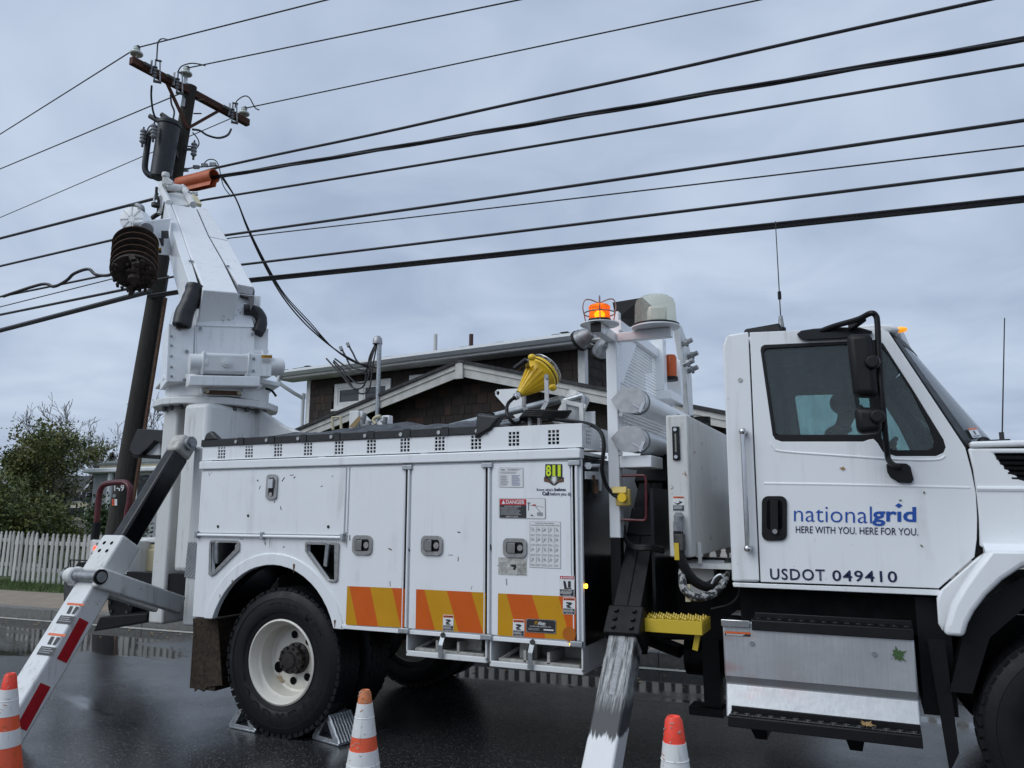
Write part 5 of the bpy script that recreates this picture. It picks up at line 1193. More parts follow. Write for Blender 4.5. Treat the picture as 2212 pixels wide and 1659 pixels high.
# ------------------------------------------------------------------ cab
CYN = 4.70; CYF = 2 * YC - CYN
def cy(zm, pts, d=0.0): return qy(zm, pts, CYN - d)
def mir(pts): return [V((p.x, 2 * YC - p.y, p.z)) for p in pts]
win_out = [(505, 612), (510, 590), (530, 577), (1060, 553), (1265, 543), (1300, 570), (1500, 880), (1690, 1190), (1705, 1240), (1690, 1275), (1640, 1297), (1380, 1297), (1300, 1272), (1262, 1210), (1235, 1185), (1205, 1190), (1170, 1203), (640, 1203), (600, 1188), (583, 1160)]
g_main = [(523, 622), (535, 603), (560, 598), (1060, 572), (1200, 570), (1238, 1140), (1200, 1158), (620, 1158), (600, 1140)]
g_quart = [(1290, 590), (1330, 640), (1480, 870), (1600, 1110), (1632, 1200), (1620, 1240), (1590, 1258), (1375, 1258), (1320, 1235), (1290, 1180)]
door_out = [(1619.5, 718), (1780, 711), (1900, 708.5), (1919, 717), (2085, 967), (2098, 1015), (2108, 1065), (2111, 1120), (2110, 1165), (2105, 1203), (2028, 1271), (1643, 1257)]
pillar = [(1561, 748), (1566, 729), (1577, 722), (1616, 716), (1640, 1257), (1581, 1256)]
for side in (0, 1):
    fm = (lambda q: q) if side == 0 else mir; ex = V((0, .05, 0)) if side == 0 else V((0, -.05, 0))
    k = MB('white_paint'); k.plate(fm(cy(ID, pillar)), ex); T(k, 'cab_pillar', bev=.012, seg=3)
    k = MB('white_paint'); k.plate(fm(cy(ID, door_out, .004)), ex, [fm(cy(ZF, win_out, .004))]); dr_ = T(k, 'cab_door', bev=.006)
    k = MB('black_plastic'); k.plate(fm(cy(ZF, win_out, .0)), ex * .5, [fm(cy(ZF, g_main)), fm(cy(ZF, g_quart))]); k.build('window_frame', dr_, bev=.004)
    for gp in (g_main, g_quart):
        k = MB('door_glass'); k.plate(fm(cy(ZF, gp, -.014)), ex * .08); k.build('pane', dr_)
    k = MB('black_plastic'); k.plate(fm(cy(ID, [(1612, 720), (1626, 720), (1650, 1256), (1634, 1256)], -.03)), ex * .4); k.build('door_seal', dr_)
    if side == 0: cdoor = dr_
k = MB('white_paint'); k.plate(cy(ID, [(1582, 1258.5), (2030, 1274), (2027, 1287), (1584, 1268)], -.002), V((0, .05, 0))); T(k, 'door_sill', bev=.004)
# door creases, handle, lettering
for pts in ([(572, 1215), (590, 1240), (640, 1265), (1000, 1292), (1400, 1318), (1640, 1320), (1700, 1295)],):
    k = MB('white_paint'); k.tube(smooth_path(cy(ZF, pts, .001)), .008, 8); k.build('crease', cdoor)
k = MB('white_paint'); k.tube(cy(ZF, [(530, 1474), (1000, 1481), (1860, 1502)], -.013), .02, 10); k.build('crease', cdoor)
dh = MB('black_plastic'); pts = cy(ID, [(x, y) for x, y in rrect(1673, 1119.5, 54, 96, 14)], .006); dh.plate(pts, V((0, -.012, 0)))
hd = dh.build('door_handle', cdoor, bev=.006)
dh = MB('black_gloss'); dh.plate(cy(ID, rrect(1673, 1112, 34, 66, 9), .0185), V((0, -.001, 0)), mat='black_void'); dh.bar(*cy(ID, [(1672, 1080), (1673, 1150)], .03), .042, .02, V((0, 1, 0)), 'black_plastic'); dh.build('grip', hd, bev=.006)
k = MB('chrome'); q = onY(ID(1674, 1148), CYN - .042); k.disc(q, NY, .014, 14, t=.006); k.build('lock', hd)
d = Decal(*cy(ID, [(1715, 1091), (1883, 1094), (1715, 1126)], .006), NY); d.text('national', 0, 0, 1, 1, 'lettering_blue', 0, -.008); d.build('lettering', cdoor)
d = Decal(*cy(ID, [(1884, 1094), (1979, 1095), (1884, 1136)], .006), NY); d.text('gr\u0131d', 0, 0, 1, 1, 'lettering_blue', 0, .022); q = ((.61, -.13), (.695, .0), (.61, .13), (.525, .0)); d.poly([(u, v - .06) for u, v in q], 'lettering_blue', 0); d.build('lettering', cdoor)
d = Decal(*cy(ID, [(1719, 1136), (1983, 1141), (1719, 1151)], .006), NY); d.text('HERE WITH YOU. HERE FOR YOU.', 0, 0, 1, 1, 'lettering_navy', 0, .006); d.build('lettering', cdoor)
for t_, a_, b_ in (('USDOT', 0, .448), ('049410', .505, 1)): d = Decal(*cy(ID, [(1663, 1228), (1937, 1233), (1664, 1251)], .006), NY); d.text(t_, a_, .1 * a_ - .02, b_, 1.04, 'lettering_navy', 0, .012, 1.12); d.build('lettering', cdoor)
# roof, rear wall, floor
zr = onY((1780, 712), CYN).z; xr, xf = onY((1567, 730), CYN).x, onY((1915, 712), CYN).x
rows = [(CYN + .002, 0), (CYN + .02, .014), (CYN + .10, .028), (YC, .045), (CYF - .10, .028), (CYF - .02, .014), (CYF - .002, 0)]
k = MB('white_paint'); vs_ = []
for x, dz in ((xr + .02, -.045), (xr + .04, -.02), (xr + .12, 0), (xf - .3, .006), (xf - .06, .006), (xf + .02, -.006), (xf + .06, -.035)):
    for y, z in rows: vs_.append(V((x + (.13 * (1 - ((y - YC) / 1.06) ** 2) if x > xf - .1 else 0), y, zr + z + dz - .01)))
nr_ = len(rows); k.add(vs_, [(i * nr_ + j, (i + 1) * nr_ + j, (i + 1) * nr_ + j + 1, i * nr_ + j + 1) for i in range(6) for j in range(nr_ - 1)])
cr = k.build('cab_roof', truck, ang=60); sm_ = cr.modifiers.new('solid', 'SOLIDIFY'); sm_.thickness = .05; sm_.offset = -1
xb = onY((1572, 1000), CYN).x; zb_ = onY((1700, 1262), CYN).z
k = MB('white_paint'); k.box(xb - .0, xb + .03, CYN + .052, CYF - .052, zb_, zr - .03); T(k, 'cab_rear_wall')
k = MB('cab_trim'); k.box(xb + .032, xb + .05, CYN + .06, CYF - .06, zb_, zr - .05); k.box(xb + .05, .35, CYN + .06, CYF - .06, zb_ - .02, zb_ + .03); k.box(xb + .05, xf + .02, CYN + .06, CYF - .06, zr - .06, zr - .045); T(k, 'cab_lining')
k = MB('dash_tan'); xw = onY((2088, 968), CYN).x; k.box(.12, xw + .1, CYN + .06, CYF - .06, 1.35, 1.92); T(k, 'dashboard', bev=.08, seg=4)
for y in (CYN + .35, CYF - .55):
    k = MB('seat_fabric'); k.box(-.55, .0, y - .02, y + .42, 1.35, 1.52); k.hexa([V((-.60, y, 1.5)), V((-.44, y, 1.5)), V((-.44, y + .4, 1.5)), V((-.60, y + .4, 1.5))], [V((-.68, y + .03, 1.93)), V((-.56, y + .03, 1.93)), V((-.56, y + .37, 1.93)), V((-.68, y + .37, 1.93))]); T(k, 'cab_seat', bev=.05, seg=3)
k = MB('black_plastic'); sc_c = V((.06, CYF - .38, 1.98)); sa = V((-.75, 0, .66)).normalized(); u_ = sa.cross(V((0, 1, 0))).normalized()
k.tube([sc_c + (u_ * math.cos(a * math.pi / 14) + V((0, 1, 0)) * math.sin(a * math.pi / 14)) * .22 for a in range(28)], .017, 8, closed=True); k.bar(sc_c - u_ * .21, sc_c + u_ * .21, .03, .02); k.bar(sc_c, sc_c - sa * .3, .05, .05); T(k, 'steering_wheel')
# windscreen: black surround and curved glass
A0, B0 = onY(ZF(1352, 510), CYN + .01), onY(ZF(1840, 1240), CYN + .01)
def wsp(t, u, inset=0.0):                             # t 0 top .. 1 bottom, u 0 near .. 1 far
    p = A0 + (B0 - A0) * t; b = 1 - (2 * u - 1) ** 2; return V((p.x + (.16 + .14 * t) * b + inset, CYN + .01 + (CYF - CYN - .02) * u, p.z + .02 * b * (1 - t)))
def patch(mb, t0, t1, u0, u1, off, n=12, m_=None):
    vs_ = [wsp(t0 + (t1 - t0) * i / n, u0 + (u1 - u0) * j / n, off) for i in range(n + 1) for j in range(n + 1)]
    mb.add(vs_, [(i * (n + 1) + j, (i + 1) * (n + 1) + j, (i + 1) * (n + 1) + j + 1, i * (n + 1) + j + 1) for i in range(n) for j in range(n)], m_)
k = MB('windshield_glass'); patch(k, .05, .97, .03, .97, -.004); ws = k.build('windscreen', truck, ang=80)
k = MB('black_plastic'); patch(k, -.02, .07, 0, 1, .0); patch(k, .94, 1.01, 0, 1, .0); patch(k, 0, 1, 0, .05, .002); patch(k, 0, 1, .95, 1.0, .002); so = k.build('glass_surround', ws, ang=60); sm_ = so.modifiers.new('solid', 'SOLIDIFY'); sm_.thickness = .02
p_ = [onP(ZF(*q), wsp(.85, .12, .004), (wsp(.9, .12) - wsp(.8, .12)).cross(wsp(.85, .16) - wsp(.85, .08)).normalized()) for q in ((1845, 1118), (1900, 1112), (1880, 1180))]
d = Decal(p_[0], p_[1], p_[2], V((.8, -.5, .4))); d.rect(0, 0, 1, 1, 'decal_white'); d.rect(0, 0, 1, .2, 'decal_orange', 1); d.text('1', .4, .3, .6, .7, 'decal_black', 1); d.rect(.1, .78, .9, .92, 'decal_grey', 1); d.build('inspection_sticker', ws)
k = MB('black_plastic'); a = wsp(.98, .08, .02); k.bar(a, wsp(.93, .4, .05), .02, .03); k.ball(a + V((0, 0, .02)), .035); k.bar(a + V((.02, 0, .02)), a + V((.12, -.02, .02)), .03, .03); T(k, 'wiper')
k = MB('marker_amber'); q = onY(ZF(1413, 478), CYN + .06); k.ball(q, V((.035, .03, .016))); k.build('marker_lamp', cr)
k = MB('wire_black'); q = onY(ZF(2070, 1190), CYN + .12); k.cyl(q, onY(ZF(2086, 402), CYN + .12), .004, .003, 6); k.cyl(q - V((0, 0, .03)), q + V((0, 0, .04)), .012, n=8); T(k, 'whip_antenna')
a, b = onY(ZF(640, 482), 4.95), onY(ZF(614, -370 + 0), 4.95); b = onY((1675, 478), 4.95)
k = MB('hardware_grey'); k.cyl(a, a + (b - a) * .13, .022, .012, 10); k.cyl(a - V((0, 0, .06)), a + V((0, 0, .015)), .028, n=12, mat='black_plastic'); k.cyl(a, b, .004, .003, 6, mat='wire_black'); k.cyl(a + (b - a) * .28, a + (b - a) * .35, .011, n=8, mat='black_plastic'); T(k, 'whip_antenna')
k = MB('black_plastic'); q = onY(ZF(530, 490), 4.95); k.hexa([q + V((-.13, -.09, -.05)), q + V((.12, -.09, -.05)), q + V((.12, .1, -.05)), q + V((-.13, .1, -.05))], [q + V((-.11, -.08, .012)), q + V((.10, -.08, .03)), q + V((.10, .09, .03)), q + V((-.11, .09, .012))]); T(k, 'roof_antenna_puck', bev=.012)
# grab handle
gh = MB('chrome'); P_ = [onY(ID(1604, 932), CYN - .055), onY(ID(1615, 1185), CYN - .055)]; gh.cyl(P_[0], P_[1], .0145, n=12)
for q in P_: gh.cyl(q, q + V((0, .06, 0)), .021, n=12); gh.ball(q, .022)
T(gh, 'grab_handle')
k = MB('latch_steel'); k.disc(onY(ID(1599, 821), CYN), NY, .013, 10, t=.006); T(k, 'pillar_screw')
# mirrors
MY = 4.42
def mbox(zm, tl, tr, br, bl, y0, y1, name, par, m_='black_plastic', bev=.03):
    q = [onY(zm(*p), y0) for p in (bl, br, tr, tl)]; k = MB(m_); k.hexa(q, [p + V((.0, y1 - y0, 0)) for p in q]); return k.build(name, par, bev=bev, seg=4)
arm = MB('black_plastic'); arm.tube(smooth_path([onY(ZF(*p), y) for p, y in (((860, 500), 4.69), ((980, 455), 4.62), ((1130, 412), 4.50), ((1215, 372), MY), ((1250, 385), MY), ((1262, 440), MY), ((1272, 650), MY), ((1295, 950), MY), ((1322, 1240), MY + .05), ((1340, 1330), 4.56), ((1400, 1370), 4.67))], 8), .0155, 10); mirr = T(arm, 'side_mirror')
mbox(ZF, (1058, 500), (1225, 492), (1275, 910), (1105, 905), MY - .05, MY + .07, 'mirror_head', mirr, bev=.035)
mbox(ZF, (1108, 972), (1278, 980), (1300, 1140), (1130, 1155), MY - .05, MY + .06, 'convex_head', mirr, bev=.035)
for p in ((1230, 690), (1262, 1040)):
    q = onY(ZF(*p), MY - .05); k = MB('black_plastic'); k.cyl(q, q + V((.0, -.03, 0)), .04, .032, n=16); k.build('pivot_cap', mirr, bev=.006)
k = MB('black_plastic'); k.plate(cy(ZF, [(1318, 1350), (1340, 1342), (1450, 1345), (1475, 1365), (1497, 1450), (1480, 1472), (1400, 1468), (1345, 1435), (1325, 1400)], .005), V((0, -.022, 0))); k.build('mounting_pad', mirr, bev=.008)
k = MB('black_gloss'); pts = [(742, 512), (770, 490), (850, 478), (1000, 468), (1150, 470), (1232, 495), (1225, 505), (1050, 540), (800, 550), (760, 540)]; k.plate(cy(ZF, pts, .006), V((0, -.035, 0))); k.build('arm_bracket', mirr, bev=.014, seg=3)
k = MB('black_plastic'); k.bar(onY(ZF(1090, 465), 4.66), onY(ZF(1170, 405), MY + .06), .03, .03); k.build('arm_stay', mirr)
# bonnet, wing, skirt
def yy(pts, d=0.0): return qy(y2, pts, CYN - .02 - d)
XFRONT = 1.95
hoodp = [onY(y2(*p), CYN - .02) for p in ((712, 285), (748, 430), (772, 600), (788, 760), (793, 945), (800, 960))]
zt, zbh = hoodp[0].z, hoodp[-1].z
vent = [(885, 318), (1250, 318), (1250, 560), (1092, 508), (1000, 445), (930, 382)]
k = MB('white_paint'); k.plate(hoodp + [V((XFRONT - .1, CYN - .02, zbh)), V((XFRONT, CYN - .02, zbh + .1)), V((XFRONT - .05, CYN - .02, zt - .12)), V((XFRONT - .5, CYN - .02, zt - .03))], V((0, .04, 0)), [yy(vent)]); hood = T(k, 'bonnet', bev=.01)
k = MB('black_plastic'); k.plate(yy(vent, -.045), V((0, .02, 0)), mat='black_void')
for i in range(5):
    a, b = onY(y2(900 + i * 26, 340 + i * 34), CYN), onY(y2(1245, 345 + i * 36), CYN); k.bar(a, b, .05, .012, V((0, -.6, 1)), 'black_plastic')
k.build('vent_louvre', hood)
k = MB('white_paint'); k.box(hoodp[0].x + .01, XFRONT - .4, CYN - .03, CYF + .03, zt + .002, zt + .035)
k.hexa([V((XFRONT - .4, CYN - .02, zt)), V((XFRONT, CYN + .1, zt - .2)), V((XFRONT, CYF - .1, zt - .2)), V((XFRONT - .4, CYF + .02, zt))], [V((XFRONT - .4, CYN - .0, zt + .035)), V((XFRONT + .02, CYN + .12, zt - .15)), V((XFRONT + .02, CYF - .12, zt - .15)), V((XFRONT - .4, CYF, zt + .035))]); k.build('bonnet_top', hood, bev=.012, seg=3)
k = MB('white_paint'); k.plate(mir(hoodp + [V((XFRONT - .1, CYN - .02, zbh)), V((XFRONT - .05, CYN - .02, zt - .12)), V((XFRONT - .5, CYN - .02, zt - .03))]), V((0, -.04, 0))); k.build('far_side_panel', hood)
k = MB('black_plastic'); k.box(XFRONT - .04, XFRONT + .02, CYN + .1, CYF - .1, .75, zt - .22); k.box(XFRONT + .02, XFRONT + .2, S, FAR, .45, .75, 'chrome'); T(k, 'grille_and_bumper', bev=.02)
k = MB('white_paint'); k.tube([onY(y2(*p), CYN - .018) for p in ((770, 560), (1092, 562), (1300, 566))], .014, 8); k.build('crease', hood)
k = MB('black_paint'); k.plate([onY(y2(*p), CYN + .03) for p in ((690, 262), (715, 285), (770, 560), (795, 800), (800, 1000), (750, 1030), (760, 900), (740, 560), (700, 380))], V((0, .03, 0))); T(k, 'cowl_gap')
# wing
outer = [(845, 980), (1092, 986), (1300, 1000)]
wing_in = [(690, 1575), (715, 1480), (760, 1395), (840, 1290), (950, 1185), (1092, 1090), (1180, 1055), (1300, 1030)]
wing_out = [(545, 1560), (560, 1480), (600, 1350), (680, 1215), (765, 1090), (845, 982)]
WYo = S - .02
k = MB('white_paint'); right = [V((1.62, WYo, 1.30)), V((1.75, WYo, 1.05)), V((1.68, WYo, .95)), V((1.52, WYo, 1.12)), V((1.30, WYo, 1.22)), V((1.05, WYo, 1.255))]
k.plate([onY(y2(*p), WYo) for p in wing_out] + [V((1.1, WYo, onY(y2(845, 982), WYo).z + .0)), *right] + [onY(y2(*p), WYo) for p in wing_in[:-2]][::-1], V((0, .10, 0)))
wing = T(k, 'front_wing', bev=.025, seg=3)
k = MB('white_paint'); q = [onY(y2(*p), WYo) for p in ((845, 982), (1300, 990))]; k.hexa([V((q[0].x, WYo + .1, q[0].z - .06)), V((1.7, WYo + .1, q[0].z - .1)), V((1.7, CYN, q[0].z - .02)), V((q[0].x, CYN, q[0].z - .02))], [V((q[0].x, WYo + .1, q[0].z - .004)), V((1.7, WYo + .1, q[0].z - .02)), V((1.7, CYN, q[0].z + .04)), V((q[0].x, CYN, q[0].z + .04))]); k.build('wing_top', wing)
k = MB('white_paint'); k.plate([onY(y2(*p), CYN - .02) for p in ((515, 1262), (770, 1035), (845, 985), (700, 1200), (600, 1360), (545, 1540), (510, 1480), (500, 1310))], V((0, .05, 0))); T(k, 'cab_skirt', bev=.01)
k = MB('black_paint'); k.plate([V((x, S + .12, z)) for x, z in [(.30, .70), (.42, 1.1), (.66, 1.28), (1.0, 1.32), (1.3, 1.25), (1.55, 1.05), (1.6, .9), (1.5, .95), (1.25, 1.17), (.95, 1.22), (.68, 1.15), (.50, .98), (.40, .70)]], V((0, .5, 0))); T(k, 'wheel_housing')
k = MB('black_paint'); k.box(.18, .34, S + .25, YC - .4, .55, 1.15); k.plate([V((.22, S + .15, .95)), V((.30, S + .15, .95)), V((.32, S + .15, .4)), V((.27, S + .15, .3))], V((0, .012, 0))); T(k, 'splash_apron')
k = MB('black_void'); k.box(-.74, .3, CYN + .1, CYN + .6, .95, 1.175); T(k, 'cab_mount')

# ------------------------------------------------------------------ step box
SY = 4.55
x0, x1 = onY((1560, 1335), SY).x, onY((1975, 1385), SY).x; zt_, zb2 = onY((1600, 1335), SY).z, onY((1780, 1570), SY).z
zt_ = onY((1560, 1340), SY).z
k = MB('brushed_aluminium'); zk = zb2 + .17
prof = [(SY, zt_), (SY, zk + .045), (SY + .035, zk), (SY + .03, zk - .01), (SY - .0, zb2 + .02), (SY - .01, zb2), (SY + .5, zb2), (SY + .5, zt_)]
k.plate([V((x0, a, b)) for a, b in prof], V((x1 - x0, 0, 0))); sb = T(k, 'step_box', bev=.008)
def tread(z, y0, y1, xa, xb, n):
    t_ = MB('black_plastic'); t_.box(xa, xb, y0, y1, z, z + .008); t_.box(xa - .0, xb, y0 - .012, y0 - .001, z - .045, z + .01); t_.box(xa, xb, y1, y1 + .012, z + .0, z + .035); o = t_.build('step_tread', sb, bev=.006)
    u_ = MB('black_gloss')
    for i in range(n):
        x = xa + (xb - xa) * (i + .5) / n; u_.cyl(V((x, (y0 + y1) / 2, z + .0085)), V((x, (y0 + y1) / 2, z + .016)), .021, .015, 10)
        for s_ in (-1, 1): u_.box(x - .03, x + .03, (y0 + y1) / 2 + s_ * .035 - .004, (y0 + y1) / 2 + s_ * .035 + .004, z + .0085, z + .013)
    u_.build('grip_stud', o, kind='stuff')
tread(zt_ + .003, SY + .0, SY + .13, x0 + .16, x1, 14)
tread(zb2 + .025, SY - .12, SY - .005, x0 + .03, x1 - .003, 15)
k = MB('chrome'); k.box(x0 - .005, x0 + .15, SY - .014, SY + .2, zt_ + .001, zt_ + .008); k.box(x0 - .005, x0 + .15, SY - .016, SY - .003, zt_ - .03, zt_ + .008); k.build('corner_cap', sb, bev=.004)
for q in ((450, 850), (1242, 918)): k = MB('chrome'); k.disc(onY(ZG(*q), SY), NY, .013, 12, t=.008); k.build('rivet', sb)
d = dec(ZG, (273, 772), (439, 780), (274, 800), SY); d.rect(0, 0, 1, 1, 'decal_black'); d.rect(0, 0, 1, .45, 'decal_orange', 1); d.lines(.05, .55, .95, .95, 2, 'decal_white', 1); d.build('warning_label', sb)
for x in (x0 + .15, x0 + .62):
    k = MB('black_paint'); k.hexa([V((x, SY + .0, zb2 - .10)), V((x + .06, SY, zb2 - .1)), V((x + .06, SY + .3, zb2 - .1)), V((x, SY + .3, zb2 - .1))], [V((x - .02, SY - .1, zb2)), V((x + .08, SY - .1, zb2)), V((x + .08, SY + .3, zb2)), V((x - .02, SY + .3, zb2))]); k.build('hanger', sb)

# ------------------------------------------------------------------ yellow grated step
q0, q1 = onY(z7(405, 1200), S + .02), onY(z7(838, 1262), S + .02); zt3 = (q0.z + q1.z) / 2 + .03
k = MB('yellow_paint'); k.box(q0.x, q1.x, S + .02, S + .028, zt3 - .075, zt3); ex = .27
k.box(q1.x - .008, q1.x, S + .029, S + ex, zt3 - .075, zt3); k.box(q0.x, q0.x + .008, S + .029, S + ex, zt3 - .075, zt3); k.box(q0.x, q1.x, S + ex, S + ex + .008, zt3 - .075, zt3); ys = T(k, 'grated_step', bev=.002)
k = MB('yellow_paint'); nx, ny = 16, 6
for i in range(nx):
    x = q0.x + .012 + (q1.x - q0.x - .024) * i / (nx - 1)
    for j in range(ny):
        ya, yb = S + .03 + (ex - .04) * j / ny, S + .03 + (ex - .04) * (j + 1) / ny; s_ = .012 if (i + j) % 2 else -.012
        k.bar(V((x - s_, ya, zt3 - .012)), V((x + s_, yb, zt3 - .012)), .006, .03); 
        if (i + j) % 2: k.cyl(V((x, (ya + yb) / 2, zt3 + .002)), V((x, (ya + yb) / 2, zt3 + .016)), .009, .003, 5)
k.build('grating', ys, kind='stuff')
k = MB('yellow_paint'); k.bar(V((q1.x - .04, S + .1, zt3 - .076)), V((q1.x - .06, S + .1, zt3 - .17)), .03, .03); k.bar(V((q0.x + .1, S + ex, zt3 - .06)), V((q0.x + .1, S + ex + .5, zt3 - .1)), .04, .04); k.build('stay', ys)
# ------------------------------------------------------------------ front outrigger
FX1, FX0 = -1.28, -1.45
e0, e1 = onX(y6(1540, 185), FX1), onX(y6(1385, 1062), FX1); ed = (e1 - e0).normalized()      # slope of the leg in its own plane
en = V((1, 0, 0)).cross(ed); en = en if en.z > 0 else -en
def leg(mb, a, b, off, w0, w1, th): # from a to b along the leg, top surface lifted by off
    P = lambda s, x, o: e0 + ed * s + V((x - FX1, 0, 0)) + en * o
    mb.hexa([P(a, w0, off - th), P(a, w1, off - th), P(a, w1, off), P(a, w0, off)], [P(b, w0, off - th), P(b, w1, off - th), P(b, w1, off), P(b, w0, off)]); return mb
sg_ = -(e0.z - .03) / ed.z
def leg_mat():
    m, n, l, b = newmat('outrigger_sleeve'); v = coords(n, l); sep = n.new('ShaderNodeSeparateXYZ'); l.new(v, sep.inputs[0])
    rag = ntex(n, l, coords(n, l, (40, 3, 3)), 2, 5); ad_ = n.new('ShaderNodeMath'); ad_.operation = 'MULTIPLY_ADD'; l.new(rag, ad_.inputs[0]); ad_.inputs[1].default_value = .12; l.new(sep.outputs[2], ad_.inputs[2])
    top_ = ramp(n, l, ad_.outputs[0], [(.49, 0.0), (.505, 1.0)]); scr = ramp(n, l, ntex(n, l, coords(n, l, (26, 1.6, 1.6)), 4, 8, .7), [(.40, .9), (.60, 0.0)])
    up_ = ramp(n, l, ad_.outputs[0], [(.60, 0.0), (.68, 1.0)])
    mu = n.new('ShaderNodeMath'); mu.operation = 'MULTIPLY'; l.new(scr, mu.inputs[0]); l.new(up_, mu.inputs[1])
    c = mixc(n, l, mu.outputs[0], (.03, .032, .036), mixc(n, l, ntex(n, l, v, 30, 4), (.24, .24, .24), (.62, .62, .61)))
    l.new(mixc(n, l, top_, mixc(n, l, ntex(n, l, v, 5, 5), (.62, .62, .62), (.76, .76, .76)), c), b.inputs['Base Color']); b.inputs['Roughness'].default_value = .4
leg_mat()
k = MB('outrigger_sleeve'); leg(k, -.02, sg_, 0, FX0, FX1, .16); outr = T(k, 'front_outrigger', bev=.012)
k = MB('decal_grey'); leg(k, 0, .36, .002, FX0 + .075, FX0 + .105, .01); k.build('slide_groove', outr)
k = MB('black_paint'); leg(k, -.19, -.0, .03, FX0 - .025, FX1 + .025, .22); co = k.build('collar', outr, bev=.01)
for a in (-.15, -.095, -.04):
    for x in (FX0 + .03, FX1 - .03): p = e0 + ed * a + V((x - FX1, 0, 0)) + en * .031; k = MB('black_paint'); k.cyl(p, p + en * .015, .016, n=6); k.build('bolt', co)
k = MB('black_paint'); leg(k, -1.32, -.19, .012, FX0 - .0, FX1 + .0, .17); leg(k, -1.32, -.19, .018, FX0 + .083, FX0 + .091, .02); k.build('upper_beam', outr, bev=.01)
k = MB('black_paint'); leg(k, -1.45, -1.18, .03, FX0 - .03, FX1 + .03, .22); leg(k, -.95, -.72, .024, FX0 - .01, FX1 + .01, .19); k.build('beam_band', outr, bev=.012)
k = MB('white_worn'); p = e0 + ed * sg_; k.box(FX0 - .12, FX1 + .12, p.y - .2, p.y + .25, .004, .04); k.build('foot_pad', outr, bev=.01)
k = MB('black_gloss'); k.box(FX1 + .03, FX1 + .05, S + .2, S + 1.0, .95, 1.75); T(k, 'outrigger_housing')
# ------------------------------------------------------------------ hydraulic tank and hoses
a, b = onY(ID(1437, 897), 4.75), onY(ID(1486, 1205), 4.75); tx0, tx1 = a.x, onY(ID(1486, 960), 4.75).x; tz1, tz0 = a.z, onY(ID(1460, 1204), 4.75).z
k = MB('white_stained'); k.box(tx0, tx1, 4.75, 6.3, tz0, tz1); tank = T(k, 'hydraulic_tank', bev=.012)
k = MB('black_gloss'); c0, c1 = onY(ID(1452, 922), 4.749), onY(ID(1470, 994), 4.749); k.box(c0.x, c1.x, 4.735, 4.749, c1.z, c0.z); sgl = k.build('sight_gauge', tank, bev=.004)
k = MB('dome_plastic'); k.box(c0.x + .018, c1.x - .018, 4.728, 4.7345, c1.z + .05, c0.z - .045); k.build('sight_glass', sgl); 
for z in (c0.z - .02, c1.z + .02): k = MB('chrome'); k.cyl(V(((c0.x + c1.x) / 2, 4.735, z)), V(((c0.x + c1.x) / 2, 4.722, z)), .012, n=6); k.build('bolt', sgl)
d = dec(z7, (628, 311), (713, 312), (628, 418), 4.749); d.rrect(0, 0, 1, 1, .06, 'decal_white'); d.rect(.05, .03, .95, .15, 'decal_orange', 1); d.text('WARNING', .3, .055, .9, .125, 'decal_black', 2); d.oval(.62, .36, .06, .05, 'decal_black', 2); d.poly([(.15, .4), (.35, .5), (.55, .44), (.8, .36), (.85, .4), (.6, .52), (.4, .58), (.2, .48)], 'decal_black', 2); d.rect(.05, .6, .95, .97, 'decal_black', 1); d.lines(.1, .64, .9, .9, 4, 'decal_white', 2, .4); d.build('warning_label', tank)
for x, y in ((tx0 + .05, 4.9), (tx0 + .06, 5.25), (tx1 - .02, 5.0), (tx1 - .02, 5.5)): k = MB('hardware_dark'); k.cyl(V((x, y, tz1)), V((x, y, tz1 + .02)), .012, n=6); k.build('lid_bolt', tank)
k = MB('black_plastic'); k.cyl(V((tx1 - .06, 5.55, tz1)), V((tx1 - .06, 5.55, tz1 + .07)), .06, n=16); k.build('filler_cap', tank)
hp_ = [onY(z7(*p), y) for p, y in (((665, 455), 4.70), ((666, 490), 4.70), ((668, 560), 4.70), ((674, 680), 4.70), ((690, 760), 4.70), ((730, 850), 4.72), ((790, 920), 4.76), ((880, 955), 4.82), ((960, 900), 4.9), ((1010, 840), 5.0), ((1030, 780), 5.1))]
k = MB('hardware_grey'); k.tube(smooth_path(hp_[:3], 3), .022, 10); k.cyl(hp_[0], hp_[0] + V((0, .05, 0)), .026, n=6)
for t in (.35, .6, .85): q = hp_[0] + (hp_[2] - hp_[0]) * t; k.cyl(q, q - V((0, 0, .022)), .03, n=6)
hs = k.build('outlet_fitting', tank)
k = MB('rubber_hose'); k.tube(smooth_path(hp_[2:], 6), [.028] * 49, 10) if False else k.tube(smooth_path(hp_[2:], 6), .03, 10); k.build('suction_hose', tank)
k = MB('yellow_paint'); q = onY(z7(658, 705), 4.665); k.obox(q, V((.014, 0, 0)), V((0, .006, 0)), V((0, 0, .05))); k.build('valve_lever', tank)
k = MB('hardware_dark'); q = onY(z7(680, 640), 4.695); k.obox(q, V((.028, 0, 0)), V((0, .03, 0)), V((0, 0, .05))); k.build('ball_valve', tank, bev=.006)
def hose_mat():
    m, n, l, b = newmat('hose_flaking'); t = ntex(n, l, coords(n, l), 28, 4); l.new(ramp(n, l, t, [(.5, (.02, .02, .022)), (.53, (.34, .34, .33))]), b.inputs['Base Color']); b.inputs['Roughness'].default_value = .5
hose_mat()
k = MB('hose_flaking'); k.tube(smooth_path([onY(z7(*p), y) for p, y in (((700, 830), 4.74), ((695, 900), 4.70), ((715, 980), 4.68), ((790, 1030), 4.68), ((880, 1020), 4.72), ((960, 970), 4.8), ((1000, 900), 4.9), ((1020, 800), 5.05))]), .024, 10); T(k, 'return_hose')
